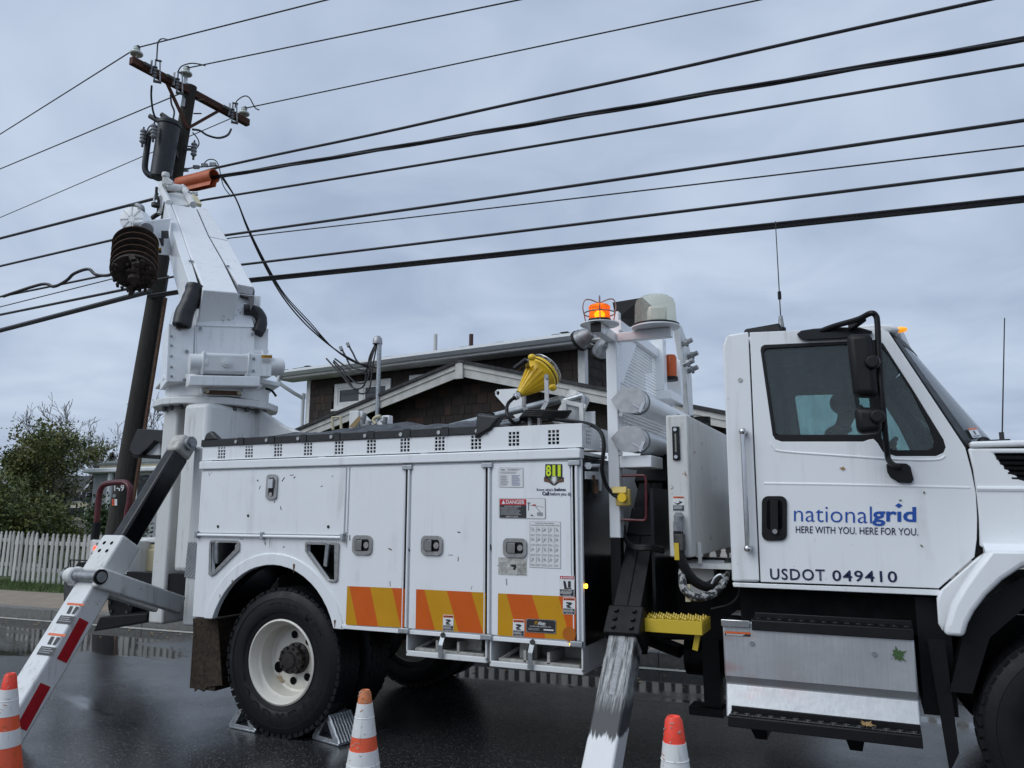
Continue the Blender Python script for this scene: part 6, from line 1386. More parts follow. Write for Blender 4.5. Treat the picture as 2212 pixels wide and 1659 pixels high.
k = MB('galvanised'); k.tube(smooth_path([onY(z7(*p), 4.76) for p in ((905, 935), (930, 890), (970, 870), (1000, 910), (985, 940))]), .007, 8); T(k, 'hose_clamp')
k = MB('white_worn'); q = onY(z7(850, 800), 4.95); k.box(q.x - .14, q.x + .18, 4.9, 5.6, q.z - .02, q.z + .01); k.box(q.x - .1, q.x + .05, 5.0, 5.1, q.z - .2, q.z - .02); k.box(q.x - .02, q.x + .0, 4.88, 4.9, q.z + .01, q.z + .14); T(k, 'tank_cradle')
k = MB('cream_paint'); q = onY(z7(738, 1000), 4.70); k.bar(q + V((0, 0, .05)), q - V((0, 0, .05)), .03, .02); T(k, 'hose_tag')
k = MB('rubber_hose')
for i in range(3): k.tube(smooth_path([onY(z7(*p), y) for p, y in (((280, 520 + i * 10), 4.85), ((300, 620 + i * 8), 4.80), ((360, 665 + i * 10), 4.72), ((470, 665 + i * 12), 4.72), ((560, 685 + i * 12), 4.85))]), .012, 8)
T(k, 'hose_bundle', kind='stuff')
k = MB('rubber_hose'); k.tube(smooth_path([onY(z7(*p), 4.85) for p in ((1105, 965), (1090, 1030), (1020, 1085), (900, 1115))]), .008, 6); T(k, 'loose_cable')
# ------------------------------------------------------------------ post, arms, beacons, headboard
PY = 4.75
px0, px1 = onY(ID(1311.5, 900), PY).x, onY(ID(1335, 900), PY).x; pz1 = onY(z5(500, 575), PY).z; pz0 = onY(z7(215, 610), PY).z
k = MB('white_paint'); k.box(px0, px1, PY, PY + .08, pz0, pz1); post = T(k, 'post', bev=.006)
k = MB('black_paint'); k.box(px0 + .004, px1 - .004, PY + .004, PY + .076, .9, pz0 - .001); k.build('post_foot', post)
k = MB('dark_red_paint'); k.tube(smooth_path([onY(z7(*p), PY - .01) for p in ((265, 168), (300, 168), (415, 166), (432, 175), (438, 200), (440, 320), (440, 450), (434, 478), (415, 486), (300, 480), (265, 478))], 3), .0085, 8); T(k, 'grab_rail')
# hook bracket beside the post
k = MB('white_paint'); q = [onX(z6(*p), XR + .02) for p in ((915, 115), (1000, 115), (1025, 135), (1028, 325))]; k.tube(smooth_path(q, 4), .012, 8); q2 = [onX(z6(*p), XR + .004) for p in ((898, 160), (1015, 165), (1010, 230), (898, 225))]; k.plate(q2, V((.008, 0, 0))); k.cyl(onX(z6(912, 115), XR + .005), onX(z6(930, 115), XR + .03), .024, n=6); T(k, 'hook_bracket')
k = MB('rust_steel'); q = [onX(z6(*p), XR + .03) for p in ((972, 195), (978, 240), (990, 320))]; k.tube(q, .010, 8); k.cyl(q[2] + V((0, 0, .03)), q[2] - V((0, 0, .02)), .02, n=8); T(k, 'hanging_pin')
# outlet
k = MB('yellow_faded'); a, b = onY(ID(1329, 1056), PY - .05), onY(ID(1360, 1093), PY - .05); k.box(a.x, b.x, PY - .05, PY - .002, b.z, a.z); ob = T(k, 'outlet_box', bev=.01, seg=3)
k = MB('yellow_plastic'); q = onY(ID(1347, 1075), PY - .06); k.cyl(q + V((0, .02, 0)), q + V((0, -.04, -.0)), .028, n=16); k.build('plug', ob)
k = MB('yellow_faded'); q = onY(ID(1338, 1062), PY - .056); k.obox(q, V((.05, 0, 0)), V((0, .02, -.012)), V((0, .01, .02))); k.build('flip_lid', ob, bev=.004)
# arms
az = pz1 + .03
k = MB('white_paint'); k.box(px0 + .005, px1 - .005, PY - .30, PY + .075, pz1 - .005, pz1 + .055); k.box(px1 - .004, px1 + .36, PY + .01, PY + .07, pz1 - .003, pz1 + .055); k.box(px0 + .01, px1 - .006, PY + .08, PY + .14, pz1 - .003, pz1 + .22); arms = T(k, 'light_arm', bev=.004)
k = MB('black_plastic'); k.box(px0 + .004, px1 - .004, PY - .315, PY - .301, pz1 - .002, pz1 + .052); k.build('end_cap', arms)
bc = V(((px0 + px1) / 2, PY - .23, pz1 + .058))
k = MB('white_paint'); k.cyl(bc, bc + V((0, 0, .006)), .125, n=40); k.build('beacon_plate', arms)
k = MB('black_plastic'); k.lathe([(.001, .006), (.078, .006), (.078, .02), (.072, .035), (.001, .035)], bc, V((0, 0, 1)), 28); bea = k.build('beacon_base', arms)
k = MB('amber_lens'); k.lathe([(.068, .036), (.069, .05), (.066, .052), (.066, .105), (.069, .107), (.069, .118), (.06, .128), (.001, .13)], bc, V((0, 0, 1)), 32); k.build('beacon_lens', arms)
k = MB('lamp_amber'); k.lathe([(.001, .04), (.03, .045), (.034, .075), (.02, .09), (.001, .092)], bc, V((0, 0, 1)), 16); k.build('beacon_flash', arms)
lp = bpy.data.lights.new('beacon_glow', 'POINT'); lp.energy = .4; lp.color = (1, .45, .06); lp.shadow_soft_size = .03; lo = bpy.data.objects.new('beacon_glow', lp); C.objects.link(lo); lo.location = bc + V((0, 0, .105)); attach(lo, arms)
k = MB('cage_wire')
for i in range(4):
    a = R(20 + 90 * i); u = V((math.cos(a), math.sin(a), 0)); k.tube(smooth_path([bc + u * .085 + V((0, 0, .006)), bc + u * .095 + V((0, 0, .06)), bc + u * .105 + V((0, 0, .12)), bc + u * .09 + V((0, 0, .165)), bc + u * .05 + V((0, 0, .165)), bc + V((0, 0, .14))]), .0042, 6)
k.tube([bc + V((.098 * math.cos(R(a)), .098 * math.sin(R(a)), .075)) for a in range(0, 360, 15)], .0042, 6, closed=True); k.build('beacon_cage', arms, kind='stuff')
dc = V((px1 + .26, PY + .02, pz1 + .062))
k = MB('white_paint'); k.cyl(dc, dc + V((0, 0, .008)), .155, n=48); k.cyl(dc + V((0, 0, .008)), dc + V((0, 0, .02)), .152, n=48, mat='black_plastic'); k.build('dome_plate', arms)
k = MB('dome_plastic'); k.lathe([(.148, .021), (.135, .024), (.132, .1), (.13, .155), (.12, .185), (.09, .207), (.05, .216), (.001, .218)], dc, V((0, 0, 1)), 40); k.build('dome_cover', arms)
k = MB('white_paint'); k.obox(dc + V((.01, 0, .085)), V((.055, .02, 0)), V((-.02, .05, 0)), V((0, 0, .05))); k.build('satellite_box', arms, bev=.015)
k = MB('black_plastic'); q = onY(z5(605, 280), 5.1); k.hexa([q + V((-.06, 0, -.07)), q + V((.12, .02, -.07)), q + V((.12, .25, -.07)), q + V((-.06, .25, -.07))], [q + V((-.08, 0, .06)), q + V((.14, .0, .07)), q + V((.14, .25, .07)), q + V((-.08, .25, .06))]); k.build('strobe_hood', arms)
# rear-facing flood lamps on the arm
for c_, ax, r_, m_ in ((z5(232, 545), V((-.75, .25, -.35)), .07, 'hardware_grey'), (z5(410, 645), V((-.5, .75, -.35)), .065, 'galvanised')):
    p = onY(c_, PY + .05); a = ax.normalized(); k = MB(m_); k.lathe([(.001, -.075), (.03, -.07), (.055, -.03), (r_, .03), (r_ + .004, .05), (r_ - .006, .055), (.001, .05)], p, a, 24); k.lathe([(r_ + .006, .03), (r_ + .006, .052), (r_ - .002, .056)], p, a, 24, mat='black_plastic'); k.tube([p - a * .06, p + V((.06, .0, -.02)), V((px0 + .02, PY + .04, p.z - .02))], .018, 8, mat='hardware_grey'); T(k, 'flood_lamp')
# headboard of expanded mesh between posts
MX = px1 - .02
mp = [onX(z5(*p), MX) for p in ((715, 575), (910, 690), (925, 960), (1022, 1010), (1025, 1150), (580, 975))]
yA, yB = PY + .09, onX(z5(1025, 1100), MX).y; zlo, zhi = pz1 - .62, mp[0].z
k = MB('white_paint')
ny_ = int((yB - yA) / .030); 
for i in range(ny_):
    y = yA + (yB - yA) * i / ny_; k.box(MX - .002, MX + .002, y, y + .006, zlo, zhi - .02)
nz_ = int((zhi - zlo) / .024)
for j in range(nz_):
    z = zlo + (zhi - zlo) * j / nz_; k.box(MX - .0024, MX + .0024, yA, yB, z, z + .008)
hbd = T(k, 'headboard_mesh', kind='stuff', normals=False)
k = MB('white_paint'); k.box(MX - .03, MX + .03, PY + .081, yB + .1, zhi - .02, zhi + .05); k.box(MX - .03, MX + .03, yB, yB + .08, zlo - .6, zhi - .021); T(k, 'headboard_frame', bev=.004)
k = MB('white_paint'); k.plate([V((MX + .004, PY + .081, zhi - .025)), V((MX + .004, onX(z5(715, 575), MX).y, zhi - .025)), V((MX + .004, onX(z5(585, 970), MX).y, onX(z5(585, 970), MX).z)), V((MX + .004, PY + .081, onX(z5(585, 970), MX).z))], V((.006, 0, 0))); T(k, 'gusset_plate')
p = onX(z5(1000, 830), MX + .05); k = MB('white_paint'); k.box(MX - .02, MX + .07, p.y - .16, p.y - .05, p.z - .2, p.z + .22); k.box(MX - .02, MX + .12, p.y - .16, p.y + .28, p.z - .27, p.z - .2); k.box(MX - .02, MX + .12, p.y + .2, p.y + .28, p.z - .2, p.z + .1); lb = T(k, 'side_light_box', bev=.006)
k = MB('amber_dull'); q = onX(z5(1042, 810), MX + .08); k.lathe([(.001, -.09), (.05, -.088), (.052, .07), (.04, .09), (.001, .09)], q, V((0, 0, 1)), 20); k.cyl(q - V((0, 0, .12)), q - V((0, 0, .09)), .058, n=20, mat='black_plastic'); k.build('amber_lamp', lb)
q = onX(z5(1080, 760), MX + .05); k = MB('white_worn'); k.plate([V((q.x, q.y - .05, q.z + .3)), V((q.x, q.y + .1, q.z + .32)), V((q.x, q.y + .42, q.z + .18)), V((q.x, q.y + .46, q.z - .55)), V((q.x, q.y + .3, q.z - .56)), V((q.x, q.y + .2, q.z - .1))], V((.05, 0, 0))); vb = T(k, 'valve_bracket', bev=.008)
for dy, dz in ((.08, .15), (.12, -.02), (.3, .08), (.28, -.05)): k = MB('hardware_grey'); c_ = q + V((.05, dy, dz)); k.cyl(c_, c_ + V((.09, -.02, .03)), .022, n=8); k.cyl(c_ + V((.03, 0, .01)), c_ + V((.05, 0, .015)), .034, n=8); k.build('hose_fitting', vb)
# canister tubes
for cz_ in (865, 949):
    c_ = onY(ID(1368, cz_), PY - .02); r_ = .078
    k = MB('white_paint'); k.cyl(c_ + V((0, .02, 0)), c_ + V((0, 1.5, 0)), r_, n=32); tb_ = T(k, 'canister_tube', ang=40)
    k = MB('hardware_grey'); k.lathe([(r_ + .001, .09), (r_ + .006, .09), (r_ + .006, .11), (r_ + .001, .11)], c_, V((0, 1, 0)), 32); k.build('clamp_band', tb_)
    k = MB('cast_aluminium'); pts = [c_ + V((r_ * 1.08 * math.cos(R(a)), 0, r_ * 1.08 * math.sin(R(a)))) for a in range(-100, 101, 10)]; pts += [c_ + V((-.07, 0, r_ * 1.1)), c_ + V((-.145, 0, .012)), c_ + V((-.085, 0, -r_ * .95))]
    k.plate(pts, V((0, -.014, 0))); lid = k.build('end_cap', tb_, bev=.004)
    k = MB('chrome'); q = c_ + V((.05, -.022, -.06)); k.bar(q + V((-.05, 0, .035)), q + V((.02, 0, -.01)), .008, .006, V((0, 1, 0))); k.obox(q + V((.01, 0, .01)), V((.014, 0, .03)), V((.008, 0, -.004)), V((0, .006, 0))); k.build('cap_latch', lid); k = MB('cast_aluminium'); k.disc(c_ + V((-.08, -.014, -.088)), NY, .014, 12); k.build('cap_eye', lid)
k = MB('white_paint'); q = onY(ID(1370, 996), PY); k.box(px1 + .002, onY(ID(1407, 996), PY).x, PY + .0, PY + .3, onY(ID(1370, 1010), PY).z, onY(ID(1370, 984), PY).z); T(k, 'canister_shelf', bev=.006)
# ------------------------------------------------------------------ pedestal and turret
PC = V((-6.0, 5.76, 0))
BA = onY((478, 615), 5.5); BB = atD((405, 450), (BA - O).dot(FW) * 1.38)
ba = (BB - BA).normalized(); bw = ba.cross(V((0, 0, 1))).normalized(); bn = bw.cross(ba)           # along, right, up of the boom
tb_ = V((ba.x, ba.y, 0)).normalized(); tw_ = V((tb_.y, -tb_.x, 0))
def TP(zm, p, d): return onP(zm(*p), PC - tb_ * d, tb_)
def tplate(zm, pts, d, th, m_='white_boom'): k = MB(m_); k.plate([TP(zm, p, d) for p in pts], tb_ * th); return k
# columns
zf = onY((466, 874), 5.76).z
c1 = onY(ID(437, 1200), 5.15); c0 = onY(ID(402, 1200), 5.15)
k = MB('white_worn'); pcx = onY(ID(447, 920), 5.2).x; k.box(pcx - .32, pcx, 5.2, 5.86, 1.05, zf - .07)
ped = T(k, 'pedestal', bev=.05, seg=3)
k = MB('white_worn'); k.box(onY(ID(406, 1150), 5.05).x, onY(ID(436, 1150), 5.05).x, 5.05, 5.35, onY(ID(395, 1352), 5.05).z, zf - .5); k.build('corner_post', ped, bev=.02)
xa, xb_ = onY(ID(322, 1300), 5.3).x, onY(ID(354, 1300), 5.3).x
k = MB('white_stained'); k.box(xa, xb_, 5.3, 5.62, onY(ID(335, 1348), 5.3).z, zf - .07); k.box(xa + .14, xb_ + .05, 5.62, 6.3, onY(ID(335, 1348), 5.3).z + .04, zf - .07); k.build('outrigger_post', ped, bev=.025, seg=3)
k = MB('black_void'); k.box(xb_, pcx - .33, 5.9, 6.2, .8, zf - .1); k.build('slot', ped)
k = MB('diamond_plate'); q = [onY(ZC(*p), 5.045) for p in ((1222, 195), (1292, 197), (1275, 427), (1198, 420))]; k.plate(q, V((0, -.006, 0)))
dp = k.build('tread_plate', ped)
k = MB('diamond_plate')
for i in range(6):
    for j in range(16):
        u, v = (i + .5) / 6, (j + .5) / 16; p = q[0] + (q[1] - q[0]) * u + (q[3] - q[0]) * v + V((0, -.0065, 0)); s_ = 1 if (i + j) % 2 else -1
        k.obox(p, V((.010, 0, .010 * s_)), V((-.0025 * s_, 0, .0025)), V((0, .002, 0)))
k.build('tread_lug', dp, kind='stuff')
k = MB('white_worn'); pts = [PC + V((.60 * math.cos(R(a)), .60 * math.sin(R(a)), zf - .07)) for a in (10, 35, 55, 80, 100, 125, 145, 170, 190, 215, 235, 260, 280, 305, 325, 350)]; k.plate(pts, V((0, 0, .07))); k.build('flange', ped, bev=.01)
k = MB('hardware_dark')
for a in range(-110, 20, 14): p = PC + V((.52 * math.cos(R(a)), .52 * math.sin(R(a)), zf - .115)); k.cyl(p, p + V((0, 0, .04)), .022, n=6)
k.build('flange_bolt', ped, kind='stuff')
# sloping gusset towards the bed
k = MB('white_worn'); g0, g1, g2, g3 = (onY(p, 5.82) for p in (ZB(1690, 1000), ZB(1840, 1100), ZB(1945, 1142), ZB(1690, 1330))); k.plate([g0, g1, g2, V((g2.x, g2.y, 1.9)), V((g0.x - .1, g0.y, 1.9)), V((g0.x - .1, g0.y, g0.z))], V((0, .06, 0))); k.build('gusset', ped, bev=.02)
tur = MB('white_boom'); tur.cyl(PC + V((0, 0, zf + .002)), PC + V((0, 0, zf + .17)), .50, n=48); turret = T(tur, 'turret')
k = MB('black_paint'); k.cyl(PC + V((0, 0, zf + .001)), PC + V((0, 0, zf + .014)), .515, n=48); k.build('bearing_seal', turret)
zt2 = zf + .17
k = MB('white_boom'); k.plate([PC + tb_ * (-a) + tw_ * b + V((0, 0, zt2)) for a, b in ((.55, -.28), (.55, .30), (.42, .52), (-.4, .55), (-.5, .3), (-.5, -.3), (-.4, -.55), (.30, -.55), (.36, -.42))], V((0, 0, .045))); k.build('slew_plate', turret, bev=.008)
k = tplate(ZB, [(1312, 838), (1578, 850), (1572, 912), (1340, 902), (1310, 880)], .58, .14); fb = k.build('stop_block', turret, bev=.01)
k = tplate(ZB, [(1330, 868), (1552, 876), (1568, 905), (1350, 898), (1318, 890)], .588, .006, 'rust_steel'); k.build('rust_plate', fb)
for p in ((1342, 878), (1548, 888)): k = MB('cream_paint'); q = TP(ZB, p, .59); k.cyl(q, q - tb_ * .02, .02, n=6); k.build('bolt', fb)
# sheet-metal covers
k = tplate(ZB, [(1272, 452), (1640, 462), (1652, 480), (1648, 720), (1272, 720)], .40, .02); k.build('rear_cover', turret, bev=.008)
k = MB('white_boom'); A_, B_, C_, D_ = TP(ZB, (1298, 228), .16), TP(ZB, (1608, 268), .16), TP(ZB, (1648, 462), .41), TP(ZB, (1268, 452), .41); k.plate([A_, B_, C_, D_], tb_ * .02); k.build('boom_apron', turret, bev=.004)
k = tplate(ZB, [(1100, 440), (1258, 458), (1250, 818), (1078, 815)], .42, .5, 'white_boom'); lc = k.build('valve_cover', turret, bev=.006)
k = MB('white_boom'); q = [TP(ZB, p, d) for p, d in (((1095, 440), .425), ((1118, 360), .3), ((1055, 560), .05), ((1036, 870), .05), ((1078, 815), .425))]; k.plate(q, tw_ * .012); k.build('cover_side', turret)
k = tplate(ZB, [(1690, 468), (1740, 470), (1725, 855), (1685, 830)], .36, .5); k.build('side_cover', turret, bev=.006)
k = tplate(ZB, [(1600, 470), (1690, 530), (1690, 760), (1648, 760), (1648, 470)], .36, .04); k.build('cheek_plate', turret)
for p in ((1298, 470), (1636, 507), (1210, 620), (1197, 805)): k = MB('hardware_grey'); q = TP(ZB, p, .425); k.cyl(q, q - tb_ * .015, .017, n=8); k.build('cover_bolt', turret)
k = MB('white_boom'); k.obox(PC + V((0, 0, zt2 + .5)) + tb_ * .1, tb_ * .3, tw_ * .33, V((0, 0, .47))); k.build('turret_core', turret)
k = MB('decal_grey'); q = TP(ZB, (1164, 476), .4212); k.plate([TP(ZB, p, .4225) for p in ((1156, 469), (1173, 469), (1173, 484), (1156, 484))], tb_ * .002, [[TP(ZB, p, .4225) for p in ((1159, 472), (1170, 472), (1170, 481), (1159, 481))]]); k.build('square_mark', lc)
for i in range(9):                                   # bolt heads along the slew plate and cover seams
    p_ = PC - tb_ * .50 + tw_ * (-.26 + i * .066) + V((0, 0, zt2 + .045)); k = MB('hardware_grey'); k.cyl(p_, p_ + V((0, 0, .018)), .014, n=6); k.build('plate_bolt', turret)
for y_ in (520, 580, 650, 720, 780):
    k = MB('hardware_grey'); p_ = TP(ZB, (1112, y_), .4215); k.cyl(p_, p_ - tb_ * .01, .011, n=6); k.build('cover_bolt', turret)
k = MB('white_boom'); k.tube([TP(ZB, p, .405) for p in ((1266, 455), (1266, 720))], .010, 6); k.build('weld_bead', turret)
k = MB('white_boom'); k.tube([PC + V((.505 * math.cos(R(a)), .505 * math.sin(R(a)), zt2 - .008)) for a in range(0, 360, 10)], .012, 6, closed=True); k.build('weld_bead', turret)
k = MB('decal_brown'); rg = random.Random(3)
for i in range(14):
    p_ = TP(ZB, (rg.uniform(1310, 1600), rg.uniform(300, 430)), .37); a_ = rg.uniform(0, 3.1); k.obox(p_ - tb_ * .03, tw_ * math.cos(a_) * .012 + V((0, 0, math.sin(a_) * .012)), tw_ * -math.sin(a_) * .003 + V((0, 0, math.cos(a_) * .003)), tb_ * .001, rg.choice(('decal_brown', 'reflective_red', 'decal_grey')))
k.build('leaf_scraps', turret, kind='stuff')
# slew gearbox and motor
G = lambda x, y: TP(ZB, (x, y), .62)
gk = MB('grey_casting'); a, b = G(1225, 698), G(1740, 712); dx = (b - a).normalized()
gk.lathe([(.001, -.005), (.095, 0), (.098, .15), (.07, .17), (.06, .25), (.001, .25)], a, dx, 28); mtr = gk.build('slew_motor', turret)
k = MB('grey_casting'); c_ = G(1455, 705); k.obox(c_, dx * .225, tb_ * .09, V((0, 0, .10)) + dx * 0); gb_ = k.build('gearbox', turret, bev=.03, seg=3)
k = MB('grey_casting'); k.cyl(c_ - tb_ * .09, c_ - tb_ * .105, .042, n=20); k.cyl(c_ - tb_ * .105, c_ - tb_ * .125, .022, n=6); k.build('gearbox_plug', gb_)
for s_ in (-.205, .205): k = MB('grey_casting'); k.obox(c_ + dx * s_, dx * .012, tb_ * .10, V((0, 0, .112))); k.build('casting_flange', gb_, bev=.012)
k = MB('grey_casting'); k.cyl(c_ + dx * .22, c_ + dx * .34, .07, n=20); k.build('coupling', gb_)
k = MB('white_boom'); v_ = G(1665, 715); k.obox(v_, dx * .125, tb_ * .08, V((0, 0, .11))); vb_ = k.build('valve_block', turret, bev=.006)
for sx_, sz_ in ((-.095, .06), (-.05, .06), (-.095, -.06), (-.05, -.06)): k = MB('hardware_grey'); q = v_ + dx * sx_ + V((0, 0, sz_)) - tb_ * .08; k.cyl(q, q - tb_ * .012, .014, n=6); k.build('bolt', vb_)
p = [v_ + dx * u + V((0, 0, z)) - tb_ * .081 for u, z in ((.02, .10), (.122, .10), (.02, .015))]; d = Decal(p[0], p[1], p[2], -tb_); d.rect(0, 0, 1, 1, 'decal_white'); d.rect(0, 0, 1, .35, 'stripe_yellow', 1); d.text('CAUTION', .25, .07, .95, .28, 'decal_black', 2); d.lines(.1, .45, .9, .95, 4, 'decal_grey', 2, .4); d.build('caution_label', vb_)
k = MB('grey_casting'); k.lathe([(.001, .12), (.085, .12), (.09, .15), (.085, .24), (.05, .26), (.001, .26)], v_, dx, 20); k.build('end_motor', vb_)
k = MB('grey_casting'); k.cyl(v_ + V((0, 0, .11)) + dx * .05, v_ + V((0, 0, .16)) + dx * .05, .025, n=10); k.bar(v_ + V((0, 0, .15)) - dx * .06, v_ + V((0, 0, .15)) + dx * .1, .03, .03); k.cyl(v_ - V((0, 0, .1)), v_ - V((0, 0, .2)), .022, n=8); k.tube(smooth_path([v_ - V((0, 0, .18)) + dx * .05, v_ - V((0, 0, .22)), v_ - V((0, 0, .24)) - dx * .12]), .02, 8); k.build('hydraulic_fitting', vb_)
k = MB('white_boom'); k.obox(c_ - V((0, 0, .17)), dx * .32, tb_ * .1, V((0, 0, .05))); k.build('gearbox_mount', turret, bev=.01)
# hoses in their sleeves
def blk(zm, pts, d0, d1, r, m_='vinyl'):
    n = len(pts); P = [TP(zm, p, d0 + (d1 - d0) * i / (n - 1)) for i, p in enumerate(pts)]; k = MB(m_); sp = smooth_path(P, 5); k.tube(sp, [r * (1 + .10 * noise.noise(V((i * .35, r * 9, 0)))) for i in range(len(sp))], 12); return k
blk(ZB, [(1265, 195), (1250, 250), (1225, 310), (1195, 370), (1178, 450)], .40, .47, .085).build('hose_sleeve', turret)
blk(ZB, [(1580, 350), (1650, 355), (1690, 400), (1690, 450), (1665, 500)], .30, .40, .06).build('hose_sleeve', turret)
for i in range(3): blk(ZB, [(1160 + i * 22, 380), (1158 + i * 20, 470)], .46, .44, .025, 'rubber_hose').build('hydraulic_hose', turret)
k = blk(ZB, [(1720, 858), (1760, 872), (1790, 910)], .4, .4, .012, 'rubber_hose'); k.build('cut_hose', turret)

# ------------------------------------------------------------------ boom
def BP(p, lift=0.0): return onP(z2(*p), BA + bn * lift, bn)
def bplate(pts, lift, th, m_='white_boom'): k = MB(m_); k.plate([BP(p, lift) for p in pts], bn * -th); return k
boom = bplate([(765, 450), (1030, 500), (1165, 800), (1330, 1090), (1490, 1420), (1100, 1385), (1088, 1310), (958, 990), (835, 630)], 0.0, .42).build('boom', truck, bev=.012)
bplate([(1042, 500), (1130, 495), (1178, 545), (1375, 845), (1175, 800)], -.012, .30).build('side_panel', boom, bev=.006)
bplate([(1182, 812), (1380, 855), (1655, 1355), (1480, 1322), (1340, 1090)], -.012, .30).build('side_panel', boom, bev=.006)
bplate([(690, 440), (752, 455), (825, 630), (950, 990), (1048, 1305), (952, 1298), (835, 950), (745, 618)], -.012, .34).build('side_panel', boom, bev=.006)
k = MB('black_void'); k.plate([BP(p, -.03) for p in ((760, 460), (1035, 505), (1180, 805), (1345, 1095), (1480, 1400), (1060, 1380), (950, 990), (830, 630))], bn * -.2); k.build('panel_gap', boom)
k = bplate([(1478, 1330), (1655, 1362), (1668, 1400), (1660, 1520), (1625, 1600), (1600, 1470), (1510, 1445)], -.10, .02, 'hardware_dark'); k.build('cover_lip', boom)
for p in ((985, 1080), (1375, 1133), (965, 1078)): k = MB('hardware_grey'); q = BP(p, .0); k.cyl(q, q + bn * .012, .018, n=8); k.build('panel_bolt', boom)
# head of the boom
k = bplate([(718, 325), (912, 315), (962, 465), (770, 458)], -.05, .25, 'white_worn'); k.build('head_plate', boom, bev=.02)
k = MB('white_worn'); a, b = BP((705, 262), .0), BP((905, 292), .0); k.cyl(a, b, .062, n=18); k.cyl(a + (b - a) * .86, a + (b - a) * .9, .075, n=18); k.build('head_cylinder', boom)
for pts in (((650, 235), (660, 300), (735, 445)), ((905, 290), (950, 380), (1000, 460))): k = MB('white_worn'); P_ = [BP(p, -.0) for p in pts]; k.tube(P_, .05, 8); k.build('head_arm', boom)
dh_ = (BP((720, 330)) - O).dot(FW)
k = MB('white_worn'); c_ = atD(z2(700, 110), dh_); k.cyl(c_, c_ - V((0, 0, .08)), .055, n=18); k.hexa([atD(z2(*p), dh_ - .05) for p in ((655, 240), (770, 250), (790, 210), (670, 120))], [atD(z2(*p), dh_ + .25) for p in ((655, 240), (770, 250), (790, 210), (670, 120))]); k.build('sheave_head', boom, bev=.02)
k = MB('galvanised')
for i, (p, q) in enumerate((((965, 330), (1040, 330)), ((985, 360), (1045, 345)), ((930, 345), (960, 310)), ((1000, 320), (1010, 385)), ((940, 330), (955, 365)))): k.cyl(atD(z2(*p), dh_ + .1), atD(z2(*q), dh_ + .1), .022, n=8)
k.build('hose_fittings', boom, kind='stuff')
k = MB('cream_paint'); k.bar(atD(z2(1005, 365), dh_ + .1), atD(z2(1060, 465), dh_ - .2), .07, .05); k.build('wooden_block', boom)
k = MB('white_worn'); k.bar(atD(z2(945, 350), dh_ + .1), atD(z2(1000, 460), dh_ - .2), .07, .06); k.build('head_strut', boom)
for pts, r_, m_ in (([(620, 340), (580, 355), (575, 430), (585, 450)], .016, 'galvanised'), ([(600, 270), (598, 350), (620, 420), (612, 560)], .02, 'rubber_hose'), ([(640, 380), (640, 480), (625, 560)], .03, 'white_worn'), ([(660, 540), (600, 570), (550, 610), (530, 690)], .035, 'rubber_hose')):
    k = MB(m_); k.tube(pw(z2, pts, dh_ + .1, dh_), r_, 8); k.build('winch_line', boom)
k = MB('hardware_dark'); q = atD(z2(590, 445), dh_); k.cyl(q, q - V((0, 0, .05)), .06, n=16); k.build('line_weight', boom)
# auger bracket, motor, auger
DA = 8.75
k = MB('white_boom'); pts = [atD(z2(*p), DA + dd) for p, dd in (((340, 655), .0), (((745, 612)), .5), ((715, 745), .5), ((768, 1010), .45), ((600, 1000), .25), ((330, 760), .0))]; k.plate(pts, FW * .03); brk = k.build('auger_bracket', boom, bev=.004)
k = MB('white_boom'); k.plate([atD(z2(*p), DA + dd) for p, dd in (((340, 655), .0), ((745, 612), .5), ((770, 600), .9), ((420, 640), .5))], V((0, 0, -.02))); k.build('bracket_top', brk)
d = Decal(*[atD(z2(*p), DA + .27) for p in ((598, 930), (652, 928), (598, 990))], -FW); d.rect(0, 0, 1, 1, 'decal_black'); d.rect(0, 0, 1, .35, 'stripe_yellow', 1); d.build('caution_label', brk)
for p in ((690, 785), (637, 866)): k = MB('hardware_dark'); q = atD(z2(*p), DA + .35); k.obox(q, RT * .04, UP * .045, FW * .01); k.build('bracket_slot', brk)
LOS = ray(z2(348, 1205)).normalized(); aup = (UP - LOS * UP.dot(LOS)).normalized(); aax = (LOS * math.cos(R(36)) + aup * math.sin(R(36)) + RT * .04).normalized()
ab = atD(z2(350, 1210), DA - .55)
mo = ab + aax * 1.0 - RT * .05
k = MB('white_boom'); mc = atD(z2(378, 640), DA + .45); md = (-LOS * .8 - RT * .45 + UP * .2).normalized(); k.lathe([(.001, .10), (.10, .10), (.15, .09), (.158, .06), (.158, 0), (.14, -.1), (.09, -.2), (.001, -.22)], mc, md, 28); mt_ = k.build('auger_motor', brk)
for a in range(0, 360, 45):
    u = md.cross(V((0, 0, 1))).normalized(); w = md.cross(u); r0_ = u * math.cos(R(a)) + w * math.sin(R(a)); k = MB('grey_casting'); k.bar(mc + r0_ * .04 + md * .102, mc + r0_ * .145 + md * .095, .016, .016, md); k.build('motor_rib', mt_)
k = MB('rubber_hose'); k.tube(pw(z2, [(330, 540), (345, 480), (380, 470), (430, 500), (440, 540)], DA + .5, DA + .4), .035, 10); k.build('motor_hose', mt_)
k = MB('hardware_grey'); k.tube(pw(z2, [(380, 475), (430, 500), (415, 530)], DA + .42, DA + .4), .045, 8); k.build('hose_elbow', mt_)
k = MB('galvanised'); q = atD(z2(490, 730), DA - .05); k.cyl(q, q + (LOS * .8 + aax * .2) * .2, .075, n=20); k.build('kelly_tube', brk)
AR = .232
k = MB('earth_rust'); turns, L_, seg = 5.2, .60, 36; u = aax.cross(V((0, 0, 1))).normalized(); w = aax.cross(u); vs_, fs = [], []
N_ = int(turns * seg)
